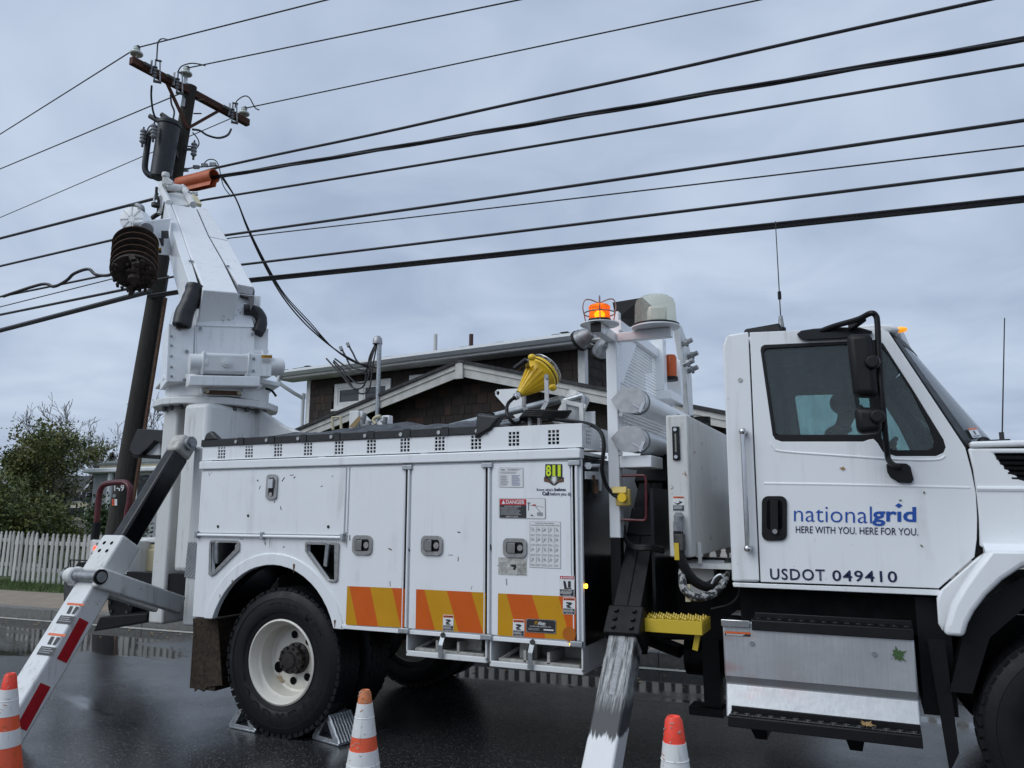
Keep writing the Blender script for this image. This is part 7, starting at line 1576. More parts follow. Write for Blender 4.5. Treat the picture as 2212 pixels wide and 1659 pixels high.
for i in range(N_ + 1):
    a = 2 * math.pi * i / seg; s = L_ * i / N_; dr_ = u * math.cos(a) + w * math.sin(a)
    for r_, o_ in ((.05, 0), (AR, 0), (AR, .014), (.05, .014)): vs_.append(ab + aax * (s + o_) + dr_ * r_)
for i in range(N_):
    for j in range(4): fs.append((i * 4 + j, i * 4 + (j + 1) % 4, (i + 1) * 4 + (j + 1) % 4, (i + 1) * 4 + j))
k.add(vs_, fs); aug = k.build('auger', truck, ang=30)
k = MB('galvanised'); k.tube([ab + aax * (L_ * i / N_ + .007) + (u * math.cos(2 * math.pi * i / seg) + w * math.sin(2 * math.pi * i / seg)) * (AR + .001) for i in range(N_ + 1)], .0055, 5, mat='rust_steel'); k.build('flight_edge', aug)
k = MB('earth_rust'); k.cyl(ab - aax * .12, ab + aax * (L_ + .25), .055, n=14); k.build('auger_stem', aug)
k = MB('earth_rust'); k.cyl(ab + aax * .02, ab + aax * .05, AR * .96, n=36); k.build('cutter_head', aug)
dnv = -(aup - aax * aup.dot(aax)).normalized(); rng = random.Random(4); k = MB('earth_rust')
for i in range(13):
    t = -1 + 2 * i / 12; p = ab - dnv * (-t) * AR * .92 + RT * (rng.uniform(-.02, .02) + .03 * math.sin(i)) - aax * rng.uniform(.01, .05)
    k.obox(p, RT * rng.uniform(.018, .04) + aax * .01, dnv * rng.uniform(.012, .022), (aax + RT * rng.uniform(-.5, .5)) * .035)
for i in range(9):
    a = R(-70 + i * 17); p = ab + (dnv * math.cos(a) + RT * math.sin(a)) * AR * .97 - aax * .01; k.hexa([p - RT * .02, p + RT * .02, p + RT * .02 + aax * .03, p - RT * .02 + aax * .03], [q + dnv * rng.uniform(.02, .06) + RT * rng.uniform(-.01, .01) for q in (p - RT * .006, p + RT * .006, p + RT * .006 + aax * .02, p - RT * .006 + aax * .02)])
for i in range(30):
    a = rng.uniform(0, 6.28); r_ = AR * math.sqrt(rng.random()) * .95; p = ab + (u * math.cos(a) + w * math.sin(a)) * r_; k.ball(p, rng.uniform(.008, .025), n=4)
k.build('teeth_and_soil', aug, kind='stuff')

# ------------------------------------------------------------------ rear outrigger
OX = -5.45
def ox(zm, p): return onX(zm(*p), OX)
c_t, c_b = onX((263, 1163), OX), onX((45, 1519), OX); od = (c_b - c_t).normalized(); on_ = V((1, 0, 0)).cross(od); on_ = on_ if on_.z > 0 else -on_
lo_t = onX((247, 1266), OX); thk = abs((lo_t - c_t).dot(on_)); thk *= 1.1; Ls = (c_t.z - .05) / -od.z
def oleg(mb, a, b, off, th, x0, x1):
    P = lambda s, x, o: c_t + od * s + V((x - OX, 0, 0)) + on_ * o
    return mb.hexa([P(a, x0, off - th), P(a, x1, off - th), P(a, x1, off), P(a, x0, off)], [P(b, x0, off - th), P(b, x1, off - th), P(b, x1, off), P(b, x0, off)])
wd = .215
k = MB('white_worn'); oleg(k, 0, Ls, 0, thk, OX - wd, OX); ro = T(k, 'rear_outrigger', bev=.02, seg=3)
k = MB('white_stained'); oleg(k, -.03, .30, .012, thk + .024, OX - wd - .012, OX + .012); k.build('sleeve_collar', ro, bev=.02, seg=3)
for a in (.05, .12):
    for x in (OX - wd * .3, OX - wd * .7): p = c_t + od * a + V((x - OX, 0, 0)) + on_ * .0125; k = MB('black_void'); k.cyl(p, p + on_ * .001, .016, n=10); k.build('bolt_hole', ro)
# black inner beam up to its pivot on the pedestal
i_t = onX(z4(1290, 350), OX - .03); th2 = thk * .97
k = MB('black_gloss'); Lu = (i_t - c_t).dot(od); oleg(k, Lu, .02, -.02, th2, OX - wd + .05, OX - .04); k.build('inner_beam', ro, bev=.025, seg=3)
k = MB('pad_aluminium'); oleg(k, Lu - .17, Lu + .02, -.012, th2 + .006, OX - wd + .03, OX - .02); k.build('pivot_bracket', ro, bev=.04, seg=3)
p = onX(z4(1375, 305), OX - .02); k = MB('hardware_grey'); k.cyl(p - V((.1, 0, 0)), p + V((.03, 0, 0)), .06, n=20); k.cyl(p + V((.03, 0, 0)), p + V((.045, 0, 0)), .035, n=6); k.build('pivot_pin', ro)
# tie link to the pedestal
a, b = onX(y4(520, 815), OX + .03), onX(y4(1740, 1230), OX + .03)
k = MB('white_stained'); k.bar(a, b, .07, .15); k.build('tie_link', ro, bev=.015)
k = MB('hardware_grey'); k.cyl(a - V((wd + .16, 0, 0)), a + V((.06, 0, 0)), .04, n=20); k.build('link_pin', ro)
k = MB('black_paint'); k.cyl(a + V((.036, 0, 0)), a + V((.05, 0, 0)), .058, n=24); k.build('pin_washer', ro)
k = MB('white_stained'); q = a - V((wd + .06, 0, 0)); k.bar(q, q + (b - a), .07, .15); k.cyl(q - V((.05, 0, 0)), q + V((.04, 0, 0)), .062, n=20); k.build('tie_link', ro, bev=.015)
for z0_, z1_ in (((545, 700), (400, 965)), ((295, 1120), (138, 1405))):
    p0, p1 = onX(ZC(*z0_), OX + .002), onX(ZC(*z1_), OX + .002); dd = (p1 - p0).normalized(); nn = V((1, 0, 0)).cross(dd) * .045; k = MB('reflective_red'); k.plate([p0 - nn, p0 + nn, p1 + nn, p1 - nn], V((.002, 0, 0))); k.build('reflective_tape', ro)
# warning stickers on the leg's upper face
for s_ in (.56, .80):
    P = lambda u, v: c_t + od * (s_ + v * .17) + V((-wd + .06 + u * .19, 0, 0)) + on_ * .001
    d = Decal(P(0, 0), P(1, 0), P(0, 1), on_); d.rect(0, 0, 1, .1, 'decal_orange'); d.poly([(.25, .15), (.45, .15), (.5, .5), (.3, .5)], 'decal_black', 1); d.poly([(.6, .15), (.8, .15), (.75, .5), (.6, .5)], 'decal_black', 1); d.rect(.05, .6, .95, .97, 'decal_black', 1); d.lines(.12, .66, .88, .92, 3, 'decal_grey', 2, .4); d.build('warning_label', ro)
k = MB('white_worn'); p = c_t + od * Ls; k.box(OX - wd - .02, OX + .0, p.y - .2, p.y + .16, .004, .035); k.build('foot_pad', ro, bev=.012)
# ------------------------------------------------------------------ tail of the truck
TX = -7.35; TY = 5.75
q = lambda x, y: onY(y4(x, y), TY)
a, b = q(425, 285), q(640, 770); k = MB('white_worn'); k.box(a.x, a.x + .62, TY, TY + .5, b.z, a.z); tlb = T(k, 'tail_locker', bev=.01)
p = q(503, 402); k = MB('lamp_red'); k.disc(p, NY, .024, 16, t=.012); k.build('tail_lamp', tlb)
p = q(533, 342); k = MB('hardware_grey'); k.disc(p, NY, .018, 12, t=.008); k.build('lamp_socket', tlb)
p = q(488, 510); k = MB('black_plastic'); k.obox(p, V((.045, 0, 0)), V((0, .015, 0)), V((0, 0, .035))); k.build('connector', tlb, bev=.01)
k = MB('dark_red_paint'); k.tube(smooth_path([onY(z4(*p), TY + .2) for p in ((690, 1000), (702, 870), (715, 720), (730, 640), (770, 600), (870, 588), (915, 592), (940, 620), (945, 660), (938, 740), (925, 800), (915, 880))], 5), .032, 10); T(k, 'grab_rail')
k = MB('black_paint'); k.tube([onY(z4(*p), TY + .2) for p in ((690, 1000), (698, 930), (703, 880))], .042, 10); T(k, 'rail_grip')
# black serrated step, hitch and beam
gr = lambda x, y, d=0.0: onY(y4(x, y), TY - .1 + d)
k = MB('black_paint'); a, b = gr(190, 600), gr(395, 780); k.hexa([gr(190, 690), gr(395, 760), gr(395, 760, .5), gr(190, 690, .5)], [gr(250, 605), gr(395, 600), gr(395, 600, .5), gr(250, 605, .5)]); st_ = T(k, 'serrated_step', bev=.006)
k = MB('hardware_dark'); k.hexa([gr(40, 1170), gr(200, 1170), gr(200, 1170, .2), gr(40, 1170, .2)], [gr(45, 680), gr(180, 670), gr(180, 670, .2), gr(45, 680, .2)]); k.build('step_bracket', st_, bev=.01)
for p in ((75, 740), (150, 745), (110, 770), (95, 700)): k = MB('black_void'); c_ = gr(*p); k.disc(c_, NY, .022, 10, t=.003); k.build('bracket_hole', st_)
k = MB('black_paint'); k.tube([gr(140, 690), gr(140, 570), gr(395, 580)], .008, 6); k.build('wire_guard', st_)
a, b = onY(y4(900, 770), 6.2), onY(y4(1320, 1000), 6.2); k = MB('black_paint'); k.box(a.x - .3, b.x, 6.15, 6.5, b.z, a.z)
for i in range(14): x = a.x + (b.x - a.x) * i / 14; k.cyl(V((x, 6.14, b.z + .08)), V((x, 6.13, b.z + .08)), .022, n=8, mat='hardware_dark'); k.cyl(V((x, 6.14, a.z - .05)), V((x, 6.13, a.z - .05)), .022, n=8, mat='hardware_dark')
T(k, 'tail_platform', bev=.008)
a, b = onY(y4(1075, 470), 6.0), onY(y4(1300, 740), 6.0); k = MB('rusty_cream'); k.box(a.x, b.x + .1, 6.0, 6.3, b.z, a.z + .1); k.box(a.x + .1, b.x + .1, 5.97, 5.999, b.z - .0, a.z + .05); T(k, 'rusty_bracket', bev=.02)
k = MB('white_stained'); a, b = onY(y4(1170, 245), 6.0), onY(y4(1340, 360), 6.0); k.box(a.x, b.x + .1, 5.98, 6.3, b.z + .03, a.z); T(k, 'tail_bracket', bev=.01)
c_ = onY(y4(920, 1195), 6.05); k = MB('black_paint'); k.cyl(c_ + V((0, -.05, 0)), c_ + V((0, .25, 0)), .2, n=32); wd_ = T(k, 'capstan_drum', bev=.01)
for i in range(10): a = 2 * math.pi * i / 10; k = MB('hardware_dark'); q_ = c_ + V((.15 * math.cos(a), -.05, .15 * math.sin(a))); k.cyl(q_, q_ - V((0, .015, 0)), .02, n=6); k.build('drum_bolt', wd_)
k = MB('galvanised'); k.tube(smooth_path([onY(y4(*p), 5.95) for p in ((880, 1090), (900, 1120), (950, 1135), (975, 1115), (930, 1085), (885, 1085))], 4), .012, 6); T(k, 'shackle')
P4 = lambda x, y, d: onY(y4(x, y), d)
k = MB('black_paint'); k.hexa([P4(470, 1610, 5.6), P4(1250, 1465, 5.6), P4(1250, 1465, 5.6) + V((0, .5, 0)), P4(470, 1610, 5.6) + V((0, .5, 0))], [P4(560, 1400, 5.6), P4(1240, 1345, 5.6), P4(1240, 1345, 5.6) + V((0, .5, 0)), P4(560, 1400, 5.6) + V((0, .5, 0))]); T(k, 'tail_beam', bev=.01)
# covered control seat behind the pedestal
k = MB('white_worn'); pts = [onY(ZB(*p), 6.5) for p in ((905, 1290), (1035, 1300), (1030, 1180), (960, 1130))]; k.plate(pts, V((0, .35, 0))); cs = T(k, 'control_station', bev=.02)
A_ = [onY(ZB(*p), 6.42) for p in ((838, 1255), (850, 1210), (890, 1122), (960, 1122), (1060, 1128), (1060, 1215), (1000, 1195), (950, 1250), (900, 1290), (860, 1285))]
k = MB('vinyl'); k.plate(A_, V((0, .55, 0))); cvr = k.build('vinyl_hood', cs, bev=.05, seg=3)
k = MB('black_paint'); k.plate([onY(ZB(*p), 6.48) for p in ((840, 1290), (1035, 1290), (1030, 1312), (870, 1306))], V((0, .4, 0))); k.build('station_base', cs)
# ------------------------------------------------------------------ loose gear on the bed
zbed = ZR1 - .02
k = MB('white_worn'); a, b = onY(z8(555, 640), 5.3), onY(z8(620, 780), 5.3); k.box(a.x, b.x, 5.3, 5.4, b.z - .4, a.z); k.plate([V((b.x, 5.32, a.z)), V((b.x + .22, 5.32, b.z - .05)), V((b.x + .22, 5.32, b.z - .3)), V((b.x, 5.32, b.z - .3))], V((0, .05, 0))); T(k, 'bed_bracket', bev=.006)
k = MB('strap_tan'); k.plate([onY(z8(*p), 5.28) for p in ((655, 690), (630, 678), (545, 770), (600, 768))], V((0, .004, 0))); T(k, 'ratchet_strap')
k = MB('white_paint'); a, b = onY(z8(800, 680), 5.3), onY(z8(868, 780), 5.3); k.plate([onY(z8(*p), 5.3) for p in ((745, 775), (815, 675), (868, 673), (868, 800), (745, 800))], V((0, .06, 0))); br_ = T(k, 'bed_bracket', bev=.006)
k = MB('cream_paint'); k.tube(smooth_path([onY(z8(*p), 5.29) for p in ((760, 745), (745, 715), (765, 690), (800, 682))], 5), .016, 8); k.build('pipe_loop', br_)
for p in ((660, 705), (698, 765), (825, 735)): k = MB('hardware_grey'); c_ = onY(z8(*p), 5.26); k.cyl(c_ - V((0, 0, .04)), c_ + V((.02, 0, .05)), .02, n=8); k.cyl(c_, c_ + V((.004, 0, .012)), .03, n=6); T(k, 'hose_coupler')
k = MB('cream_paint'); k.tube([onY(z8(*p), 5.4) for p in ((425, 790), (420, 690), (485, 685), (490, 790))], .012, 8); T(k, 'bed_loop')
def bar_thing(name, label, p0, p1, y0, y1, r, m_, cat): k = MB(m_); k.cyl(onY(z8(*p0), y0), onY(z8(*p1), y1), r, n=14); return tag(k.build(name), label, cat)
bar_thing('steel_pipe', 'long galvanised pipe lying across the truck bed under the lamp', (1340, 770), (2700 - 460, 545), 5.6, 5.2, .028, 'galvanised', 'pipe')
k = MB('galvanised'); k.cyl(onY(ZD(1000, 1095), 5.5), onY(ZD(1250, 1055), 5.4), .03, n=12); tag(k.build('steel_pipe'), 'short galvanised pipe lying on the bed below the lamp bracket', 'pipe')
k = MB('white_paint'); k.plate([onY(ZD(*p), 5.55) for p in ((995, 880), (1010, 865), (1165, 858), (1175, 1055), (1135, 1055), (1000, 905))], V((0, .025, 0)), [[onY(ZD(1012 + 13 * math.cos(a * .628), 887 + 15 * math.sin(a * .628)), 5.55) for a in range(10)]]); T(k, 'lifting_plate')
k = MB('white_worn'); c_ = onY(ZD(1490, 1000), 5.2); k.cyl(c_ + V((-.06, 0, -.12)), c_ + V((.05, .05, .12)), .1, .085, 24); hb2 = T(k, 'hose_reel', bev=.006)
k = MB('white_worn'); k.bar(onY(ZD(1430, 940), 5.12), onY(ZD(1585, 975), 5.12), .02, .03); k.bar(onY(ZD(1448, 945), 5.12), onY(ZD(1450, 1060), 5.12), .03, .03); k.bar(onY(ZD(1558, 960), 5.12), onY(ZD(1560, 1085), 5.12), .03, .03); k.build('reel_frame', hb2)
k = MB('galvanised'); k.tube([onY(ZD(*p), 5.15) for p in ((1440, 940), (1565, 905), (1572, 915), (1570, 985))], .022, 10); k.build('reel_handle', hb2)
k = MB('white_paint'); k.box(onY(ZD(1570, 1010), 5.2).x, onY(ZD(1640, 1010), 5.2).x, 5.2, 5.22, zbed - .1, onY(ZD(1600, 1008), 5.2).z); T(k, 'bed_panel')
k = MB('black_plastic')
k.plate([onY(ZD(*p), 5.25) for p in ((880, 1080), (900, 1055), (945, 1020), (975, 1015), (955, 1060), (990, 1050), (1000, 1080), (960, 1105))], V((0, .06, 0))); T(k, 'vinyl_scrap')

# ------------------------------------------------------------------ yellow work lamp and its cord
LY = 5.0
p0, p1 = onY(z8(1900, 505), LY), onY(z8(2092, 335), LY); ax = (p1 - p0).normalized() * .80 + FW * .6; ax.normalize(); LL = .29; r1 = .135
lamp = thing('work_lamp', 'yellow conical work lamp with wire guard standing on the truck bed', 'lamp', (p0.x + .15, LY, zbed))
k = MB('yellow_plastic'); k.lathe([(.001, 0), (.03, .0), (.034, .02), (r1 * .78, LL * .72), (r1 * .93, LL * .80), (r1, LL * .82), (r1, LL * .98), (r1 * .96, LL), (r1 * .9, LL), (.001, LL * .95)], p0, ax, 40); shd = k.build('lamp_housing', lamp, ang=30)
u = ax.cross(V((0, 0, 1))).normalized(); w = ax.cross(u)
for i in range(16):
    a = 2 * math.pi * i / 16; d_ = u * math.cos(a) + w * math.sin(a); k = MB('yellow_plastic'); k.bar(p0 + ax * .03 + d_ * .034, p0 + ax * LL * .72 + d_ * (r1 * .78 + .006), .011, .012, d_); k.build('cooling_rib', shd)
k = MB('black_plastic'); k.lathe([(r1 + .001, LL * .88), (r1 + .004, LL * .88), (r1 + .004, LL * .905), (r1 + .001, LL * .905)], p0, ax, 40); k.build('gasket', shd)
k = MB('wire_guard')
for s_ in (.35, .7, 1.0): k.tube([p0 + ax * (LL + .075 - .055 * s_ ** 2) + (u * math.cos(2 * math.pi * i / 24) + w * math.sin(2 * math.pi * i / 24)) * r1 * s_ for i in range(24)], .004, 6, closed=True)
for i in range(6): a = math.pi * i / 6; d_ = u * math.cos(a) + w * math.sin(a); k.tube([p0 + ax * (LL + .075 - .055 * t * t) + d_ * r1 * t for t in (-1, -.7, -.3, 0, .3, .7, 1)], .004, 6)
k.build('wire_guard', lamp, kind='stuff')
k = MB('chrome'); k.cyl(p0 - ax * .05, p0, .022, n=10); k.cyl(p0 - ax * .035, p0 - ax * .02, .028, n=6); k.build('cable_gland', lamp)
a, b = onY(z8(1865, 305), LY - .12), onY(z8(1958, 235), LY - .12); k = MB('black_plastic'); k.cyl(a, b, .02, n=12); hdl = k.build('carry_handle', lamp); k = MB('hardware_grey'); k.bar(b, p0 + ax * LL * .8 - RT * .09 + UP * .05, .03, .012); k.build('handle_bracket', hdl)
for c_ in ((2000, 215), (2165, 455)): k = MB('yellow_plastic'); q = onY(z8(*c_), LY - .02); k.ball(q, V((.03, .03, .025)), n=6); k.build('clasp', lamp)
pv = p0 + ax * LL * .72
for pts in ([(2115, 365), (2118, 570), (2060, 672)], [(1938, 510), (1936, 605), (1985, 675)]):
    P_ = [onY(z8(*p), LY - (.1 if pts[0][0] > 2000 else -.08)) for p in pts]; k = MB('cast_aluminium')
    for s_, e_ in zip(P_[:-1], P_[1:]): k.bar(s_, e_, .03, .01, V((0, 1, 0)))
    k.build('yoke', lamp)
k = MB('hardware_grey'); q = onY(z8(2117, 368), LY - .106); k.cyl(q, q - V((0, .012, 0)), .018, n=8); k.build('pivot_bolt', lamp)
k = MB('cast_aluminium'); k.bar(onY(z8(1980, 672), LY), onY(z8(2065, 672), LY), .05, .012); k.bar(onY(z8(1985, 675), LY), onY(z8(1985, 760), LY), .03, .02); k.bar(onY(z8(2060, 675), LY), onY(z8(2060, 760), LY), .03, .02); k.build('yoke_base', lamp)
cp = [((1140, 905), LY), ((1085, 950), LY - .05), ((1072, 1000), LY - .1), ((1085, 1045), LY - .12), ((1115, 1078), LY - .1), ((1150, 1080), LY - .05), ((1180, 1050), LY), ((1290, 1040), LY), ((1400, 1062), LY - .1), ((1520, 1075), LY - .2), ((1620, 1095), LY - .3), ((1680, 1140), 4.62), ((1702, 1220), 4.60), ((1692, 1330), 4.60), ((1690, 1400), 4.62), ((1720, 1490), 4.66), ((1770, 1550), 4.68), ((1815, 1565), 4.68)]
k = MB('rubber_hose'); k.tube(smooth_path([onY(ZD(*p), y) for p, y in cp], 5), .013, 8); k.build('power_cord', lamp)
k = MB('rubber_hose')
for i in range(4): c_ = onY(ZD(1310, 1050), LY); k.tube([c_ + V((.17 * math.cos(R(a)) + i * .01, .12 * math.sin(R(a)), .012 * i + .01 * math.sin(R(a * 2)))) for a in range(0, 360, 20)], .012, 8, closed=True)
k.build('cord_coil', lamp, kind='stuff')

# ------------------------------------------------------------------ driver
def person():
    rt_ = thing('person', 'person in a dark navy jacket sitting at the wheel inside the cab', 'person', (-.3, CYF - .38, 1.52))
    B = V((-.22, CYF - .42, .16)); J = lambda x, y, z: (B + V((x, y, z)))
    js = [(J(0, 0, 1.60), .14), (J(-.02, 0, 1.80), .145), (J(-.01, 0, 1.97), .15), (J(.05, 0, 2.06), .065), (J(.08, 0, 2.13), .055), (J(.11, 0, 2.21), .085), (J(.11, 0, 2.29), .075),
          (J(.0, -.19, 2.01), .075), (J(.10, -.26, 1.80), .055), (J(.30, -.18, 1.86), .042), (J(.37, -.15, 1.90), .038),
          (J(.0, .19, 2.01), .075), (J(.10, .26, 1.80), .055), (J(.30, .18, 1.86), .042), (J(.37, .15, 1.90), .038),
          (J(.08, -.10, 1.57), .10), (J(.44, -.13, 1.60), .075), (J(.48, -.13, 1.33), .055), (J(.08, .10, 1.57), .10), (J(.44, .13, 1.60), .075), (J(.48, .13, 1.33), .055)]
    ed_ = [(0, 1), (1, 2), (2, 3), (3, 4), (4, 5), (5, 6), (2, 7), (7, 8), (8, 9), (9, 10), (2, 11), (11, 12), (12, 13), (13, 14), (0, 15), (15, 16), (16, 17), (0, 18), (18, 19), (19, 20)]
    # five fingers on each hand, curled round the rim
    for hand, sgn in ((10, 1), (14, -1)):
        hp = js[hand][0]
        for f_ in range(5):
            o_ = V((.03, sgn * (.03 - f_ * .017), .02 if f_ else -.01)); a = len(js); js.append((hp + o_, .011)); js.append((hp + o_ + V((.02, 0, .025 - .01 * abs(f_ - 2))), .009)); js.append((hp + o_ + V((.005, 0, .045 - .008 * abs(f_ - 2))), .008)); ed_ += [(hand, a), (a, a + 1), (a + 1, a + 2)]
    me = bpy.data.meshes.new('body'); me.from_pydata([tuple(p) for p, r_ in js], ed_, []); o = bpy.data.objects.new('body', me); C.objects.link(o)
    o.modifiers.new('skin', 'SKIN'); sv = me.skin_vertices[0].data
    for i, (p, r_) in enumerate(js): sv[i].radius = (r_, r_)
    sv[0].use_root = True; ss = o.modifiers.new('sub', 'SUBSURF'); ss.levels = 1; ss.render_levels = 1
    dg = bpy.context.evaluated_depsgraph_get(); ev = o.evaluated_get(dg); m2 = bpy.data.meshes.new_from_object(ev); bpy.data.objects.remove(o)
    for nme in ('navy_cloth', 'skin'): m2.materials.append(MATS[nme])
    for pl in m2.polygons:
        c_ = pl.center; pl.material_index = 1 if (c_.z > 2.19 and c_.x > -.45) or (c_.x > B.x + .345 and c_.z > 1.75) else 0; pl.use_smooth = True
    o = bpy.data.objects.new('body', m2); C.objects.link(o); attach(o, rt_)
    k = MB('hair_brown'); hc_ = J(.11, 0, 2.25); k.ball(hc_ + V((-.022, 0, .022)), V((.108, .095, .098)), n=10); k.build('hair', rt_)
    k = MB('skin'); k.hexa([hc_ + V((.09, -.012, -.06)), hc_ + V((.125, -.01, -.055)), hc_ + V((.125, .01, -.055)), hc_ + V((.09, .012, -.06))], [hc_ + V((.085, -.008, 0)), hc_ + V((.1, -.006, 0)), hc_ + V((.1, .006, 0)), hc_ + V((.085, .008, 0))]); k.build('nose', rt_)
    k = MB('hair_brown')
    for y in (-.035, .035): k.ball(hc_ + V((.085, y, -.012)), .009, n=5)
    k.box(hc_.x + .08, hc_.x + .098, hc_.y - .022, hc_.y + .022, hc_.z - .088, hc_.z - .082); k.build('face', rt_)
    k = MB('skin')
    for y in (-.092, .092): k.ball(hc_ + V((.0, y, -.03)), V((.02, .01, .032)), n=5)
    k.build('ears', rt_)
    k = MB('navy_cloth'); k.tube([J(.03 + .075 * math.cos(R(a)), .08 * math.sin(R(a)), 2.055 + .01 * math.cos(R(a))) for a in range(0, 360, 20)], .025, 8, closed=True); k.build('jacket_collar', rt_)
person()

# ------------------------------------------------------------------ cones
def cone(label, tip, w_top, y, bands, base_col):
    """bands: (pixel row, material) from the tip downwards; everything on the cone's own axis"""
    t0 = onY(tip, y); H_ = t0.z; ax0 = V((t0.x, y, 0))
    t = thing('traffic_cone', label, 'traffic cone', ax0, 'traffic cones around the truck')
    rt_, rb_ = .026, .145
    rad = lambda z: rt_ + (rb_ - rt_) * (1 - z / H_) * .98 + (.0 if z > .05 else .01)
    zs = [H_] + [onY((tip[0], p), y).z for p, m_ in bands]
    zs = [z for z in zs]
    for i, (p, m_) in enumerate(bands):
        z1_, z0_ = (H_ if i == 0 else onY((tip[0], bands[i - 1][0]), y).z), max(.03, onY((tip[0], p), y).z)
        if z1_ <= .03: break
        k = MB(m_); e_ = .0015 if 'white' in m_ else 0
        prof = [(rad(z0_) + e_, z0_), (rad(z1_) + e_, z1_)]
        if i == 0: prof = [(rad(z0_), z0_), (rad(H_ - .012), H_ - .012), (rad(H_) - .006, H_), (rad(H_) - .012, H_ - .004), (.001, H_ - .03)]
        else: prof = [(rad(z0_) - .003, z0_ - .001), (rad(z0_) + e_, z0_), ((rad(z0_) + rad(z1_)) / 2 + e_, (z0_ + z1_) / 2), (rad(z1_) + e_, z1_), (rad(z1_) - .003, z1_ + .001)]
        k.lathe(prof, ax0, V((0, 0, 1)), 36); bd = k.build('cone_band' if i else 'cone_tip', t)
        if i and 'white' in m_ and z1_ - z0_ > .08:
            zm_ = (z0_ + z1_) / 2 + .01; k = MB('cone_white'); k.lathe([(rad(zm_) + .001, zm_ - .003), (rad(zm_) + .0035, zm_), (rad(zm_) + .001, zm_ + .003)], ax0, V((0, 0, 1)), 36); k.build('sleeve_ridge', bd)
        rg = random.Random(int(tip[0]) + i); k = MB('decal_grey')
        for q in range(9):
            z_ = z0_ + (z1_ - z0_) * rg.uniform(.08, .92); a_ = rg.uniform(-2.6, -.5); u_ = V((math.cos(a_), math.sin(a_), .12)); tg = V((-math.sin(a_), math.cos(a_), 0)); p_ = ax0 + V((0, 0, z_)) + V((math.cos(a_), math.sin(a_), 0)) * (rad(z_) + .0022)
            l_ = rg.uniform(.002, .009); th_ = rg.uniform(-.5, .9); dv = tg * math.cos(th_) + V((0, 0, math.sin(th_))); k.obox(p_, dv * l_, u_.cross(dv) * rg.uniform(.0008, .002), u_ * .0005, rg.choice(('decal_worn', 'decal_worn', 'decal_grey', 'cone_faded')))
        k.build('scuff_marks', bd, kind='stuff')
    k = MB(base_col); k.plate([ax0 + V((x, y_, .003)) for x, y_ in rrect(0, 0, .37, .37, .05)], V((0, 0, .035))); k.build('base', t, bev=.008)
CYc = 3.15
cone('faded orange-tipped cone with one orange band beside the rear wheel', (789, 1490), 22, 3.15, [(1518, 'cone_faded'), (1588, 'cone_white'), (1618, 'cone_orange'), (1690, 'cone_white'), (2000, 'cone_orange')], 'black_plastic')
cone('bright red-tipped white cone in front of the cab step', (1455, 1547), 22, 2.55, [(1602, 'cone_red'), (1690, 'cone_white'), (1730, 'cone_orange'), (1800, 'cone_white'), (2300, 'cone_orange')], 'black_plastic')
cone('red-orange banded cone at the left edge before the outrigger', (23, 1454), 22, 2.55, [(1488, 'cone_red'), (1546, 'cone_white'), (1577, 'cone_orange'), (1613, 'cone_white'), (1900, 'cone_orange')], 'black_plastic')

# ------------------------------------------------------------------ wheel chocks
def chock(label, c_, rz, s_=1.0):
    t = thing('wheel_chock', label, 'wheel chock', c_, 'aluminium wheel chocks'); t.rotation_euler = (0, 0, rz)
    M = Matrix.Translation(c_) @ Matrix.Rotation(rz, 4, 'Z'); W, L_, Hh = .105 * s_, .30 * s_, .18 * s_
    k = MB('galvanised'); 
    def bx(x0, x1, y0, y1, z0, z1): k.hexa([M @ V((x0, y0, z0)), M @ V((x1, y0, z0)), M @ V((x1, y1, z0)), M @ V((x0, y1, z0))], [M @ V((x0, y0, z1)), M @ V((x1, y0, z1)), M @ V((x1, y1, z1)), M @ V((x0, y1, z1))])
    bx(-L_ / 2, L_ / 2, -W, W, .002, .016); k.build('base_plate', t, bev=.003)
    k = MB('galvanised')
    for y in (-W, W - .012):
        k = MB('galvanised'); k.plate([M @ V((x, y, z)) for x, z in ((-L_ / 2, .016), (L_ / 2, .016), (.03, Hh), (-.02, Hh))], (M.to_3x3() @ V((0, .012, 0))), [[M @ V((x, y, z)) for x, z in ((-L_ * .28, .035), (L_ * .28, .035), (.015, Hh * .8), (-.01, Hh * .8))]])
        k.build('side_web', t, bev=.002)
    for sgn in (-1, 1):
        for i in range(8):
            y = -W + W * 2 * (i + .5) / 8; k = MB('galvanised'); a = M @ V((sgn * L_ / 2, y, .018)); b = M @ V((sgn * .025, y, Hh + .006)); P_ = [a + (b - a) * (j / 6) + (V((0, 0, .006)) if j % 2 else V((0, 0, 0))) for j in range(7)]; k.tube(P_, [.0085 if j % 2 else .0125 for j in range(7)], 6); k.build('grip_rib', t)
    k = MB('galvanised'); bx(-.03, .03, -W, W, Hh - .008, Hh + .012); k.build('ridge', t, bev=.004)
chock('ribbed metal wheel chock in front of the rear wheel', onZ((708, 1606)) + V((0, .10, 0)), R(-14), .98)
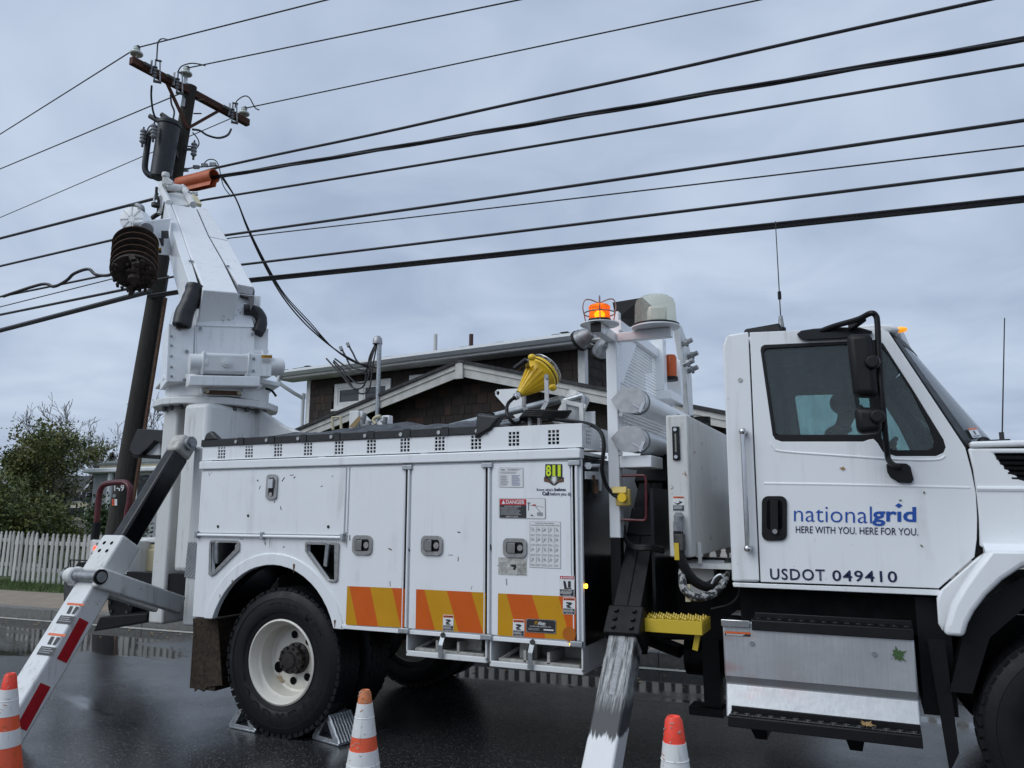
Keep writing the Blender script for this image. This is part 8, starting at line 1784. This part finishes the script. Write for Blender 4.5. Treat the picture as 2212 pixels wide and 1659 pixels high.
chock('ribbed metal wheel chock tucked behind the rear wheel', onZ((497, 1588)) + V((.0, .22, 0)), R(-6), .92)

# ------------------------------------------------------------------ stuck leaves
def leaf(label, c_, n_, s_, m_, ang=0.0, shape='maple'):
    n_ = n_.normalized(); u = n_.cross(V((0, 0, 1))).normalized(); w = u.cross(n_); pts = []
    if shape == 'maple':
        for a, r_ in ((90, 1), (75, .55), (60, .62), (48, .42), (25, .95), (12, .5), (-8, .62), (-30, .35), (-60, .5), (-85, .22), (-90, .8), (-95, .22), (-120, .5), (-150, .35), (-172, .62), (168, .5), (155, .95), (132, .42), (120, .62), (105, .55)): pts.append((r_ * math.cos(R(a + ang)), r_ * math.sin(R(a + ang))))
    else:
        for a, r_ in ((0, 1), (40, .5), (90, .45), (130, .7), (180, .9), (230, .45), (270, .6), (320, .4)): pts.append((r_ * math.cos(R(a + ang)), r_ * math.sin(R(a + ang))))
    k = MB(m_); k.plate([c_ + u * x * s_ + w * y * s_ + n_ * .004 for x, y in pts], n_ * .0015)
    return tag(k.build('fallen_leaf'), label, 'leaf', 'wet leaves stuck to the truck')
leaf('tan maple leaf stuck inside the rear wheel rim', onY(y3(955, 565), S + .015 + .186), NY, .062, 'leaf_tan', 20)
leaf('green leaf stuck to the aluminium step box', onY(ZG(1390, 928), SY), NY, .052, 'leaf_wet_green', 60)
leaf('small ochre leaf scrap stuck to the cab door below the window', onY(ZF(1035, 1377), CYN - .005), NY, .017, 'leaf_dry', 10, 'scrap')
leaf('tiny olive leaf scrap above the blue lettering', onY(ZF(1410, 1583), CYN - .005), NY, .009, 'leaf_wet_green', 10, 'scrap')
leaf('tiny olive leaf scrap below the slogan on the cab door', onY(ZG(1547, 218), CYN - .005), NY, .009, 'leaf_wet_green', 50, 'scrap')
leaf('tiny dark red leaf scrap above the blue lettering', onY(y2(412, 586), CYN - .005), NY, .009, 'rust_steel', 80, 'scrap')
leaf('dry brown leaf lying on the lower step tread', V((x1 - .25, SY - .06, zb2 + .045)), V((0, -.2, 1)), .05, 'leaf_dry', 30)
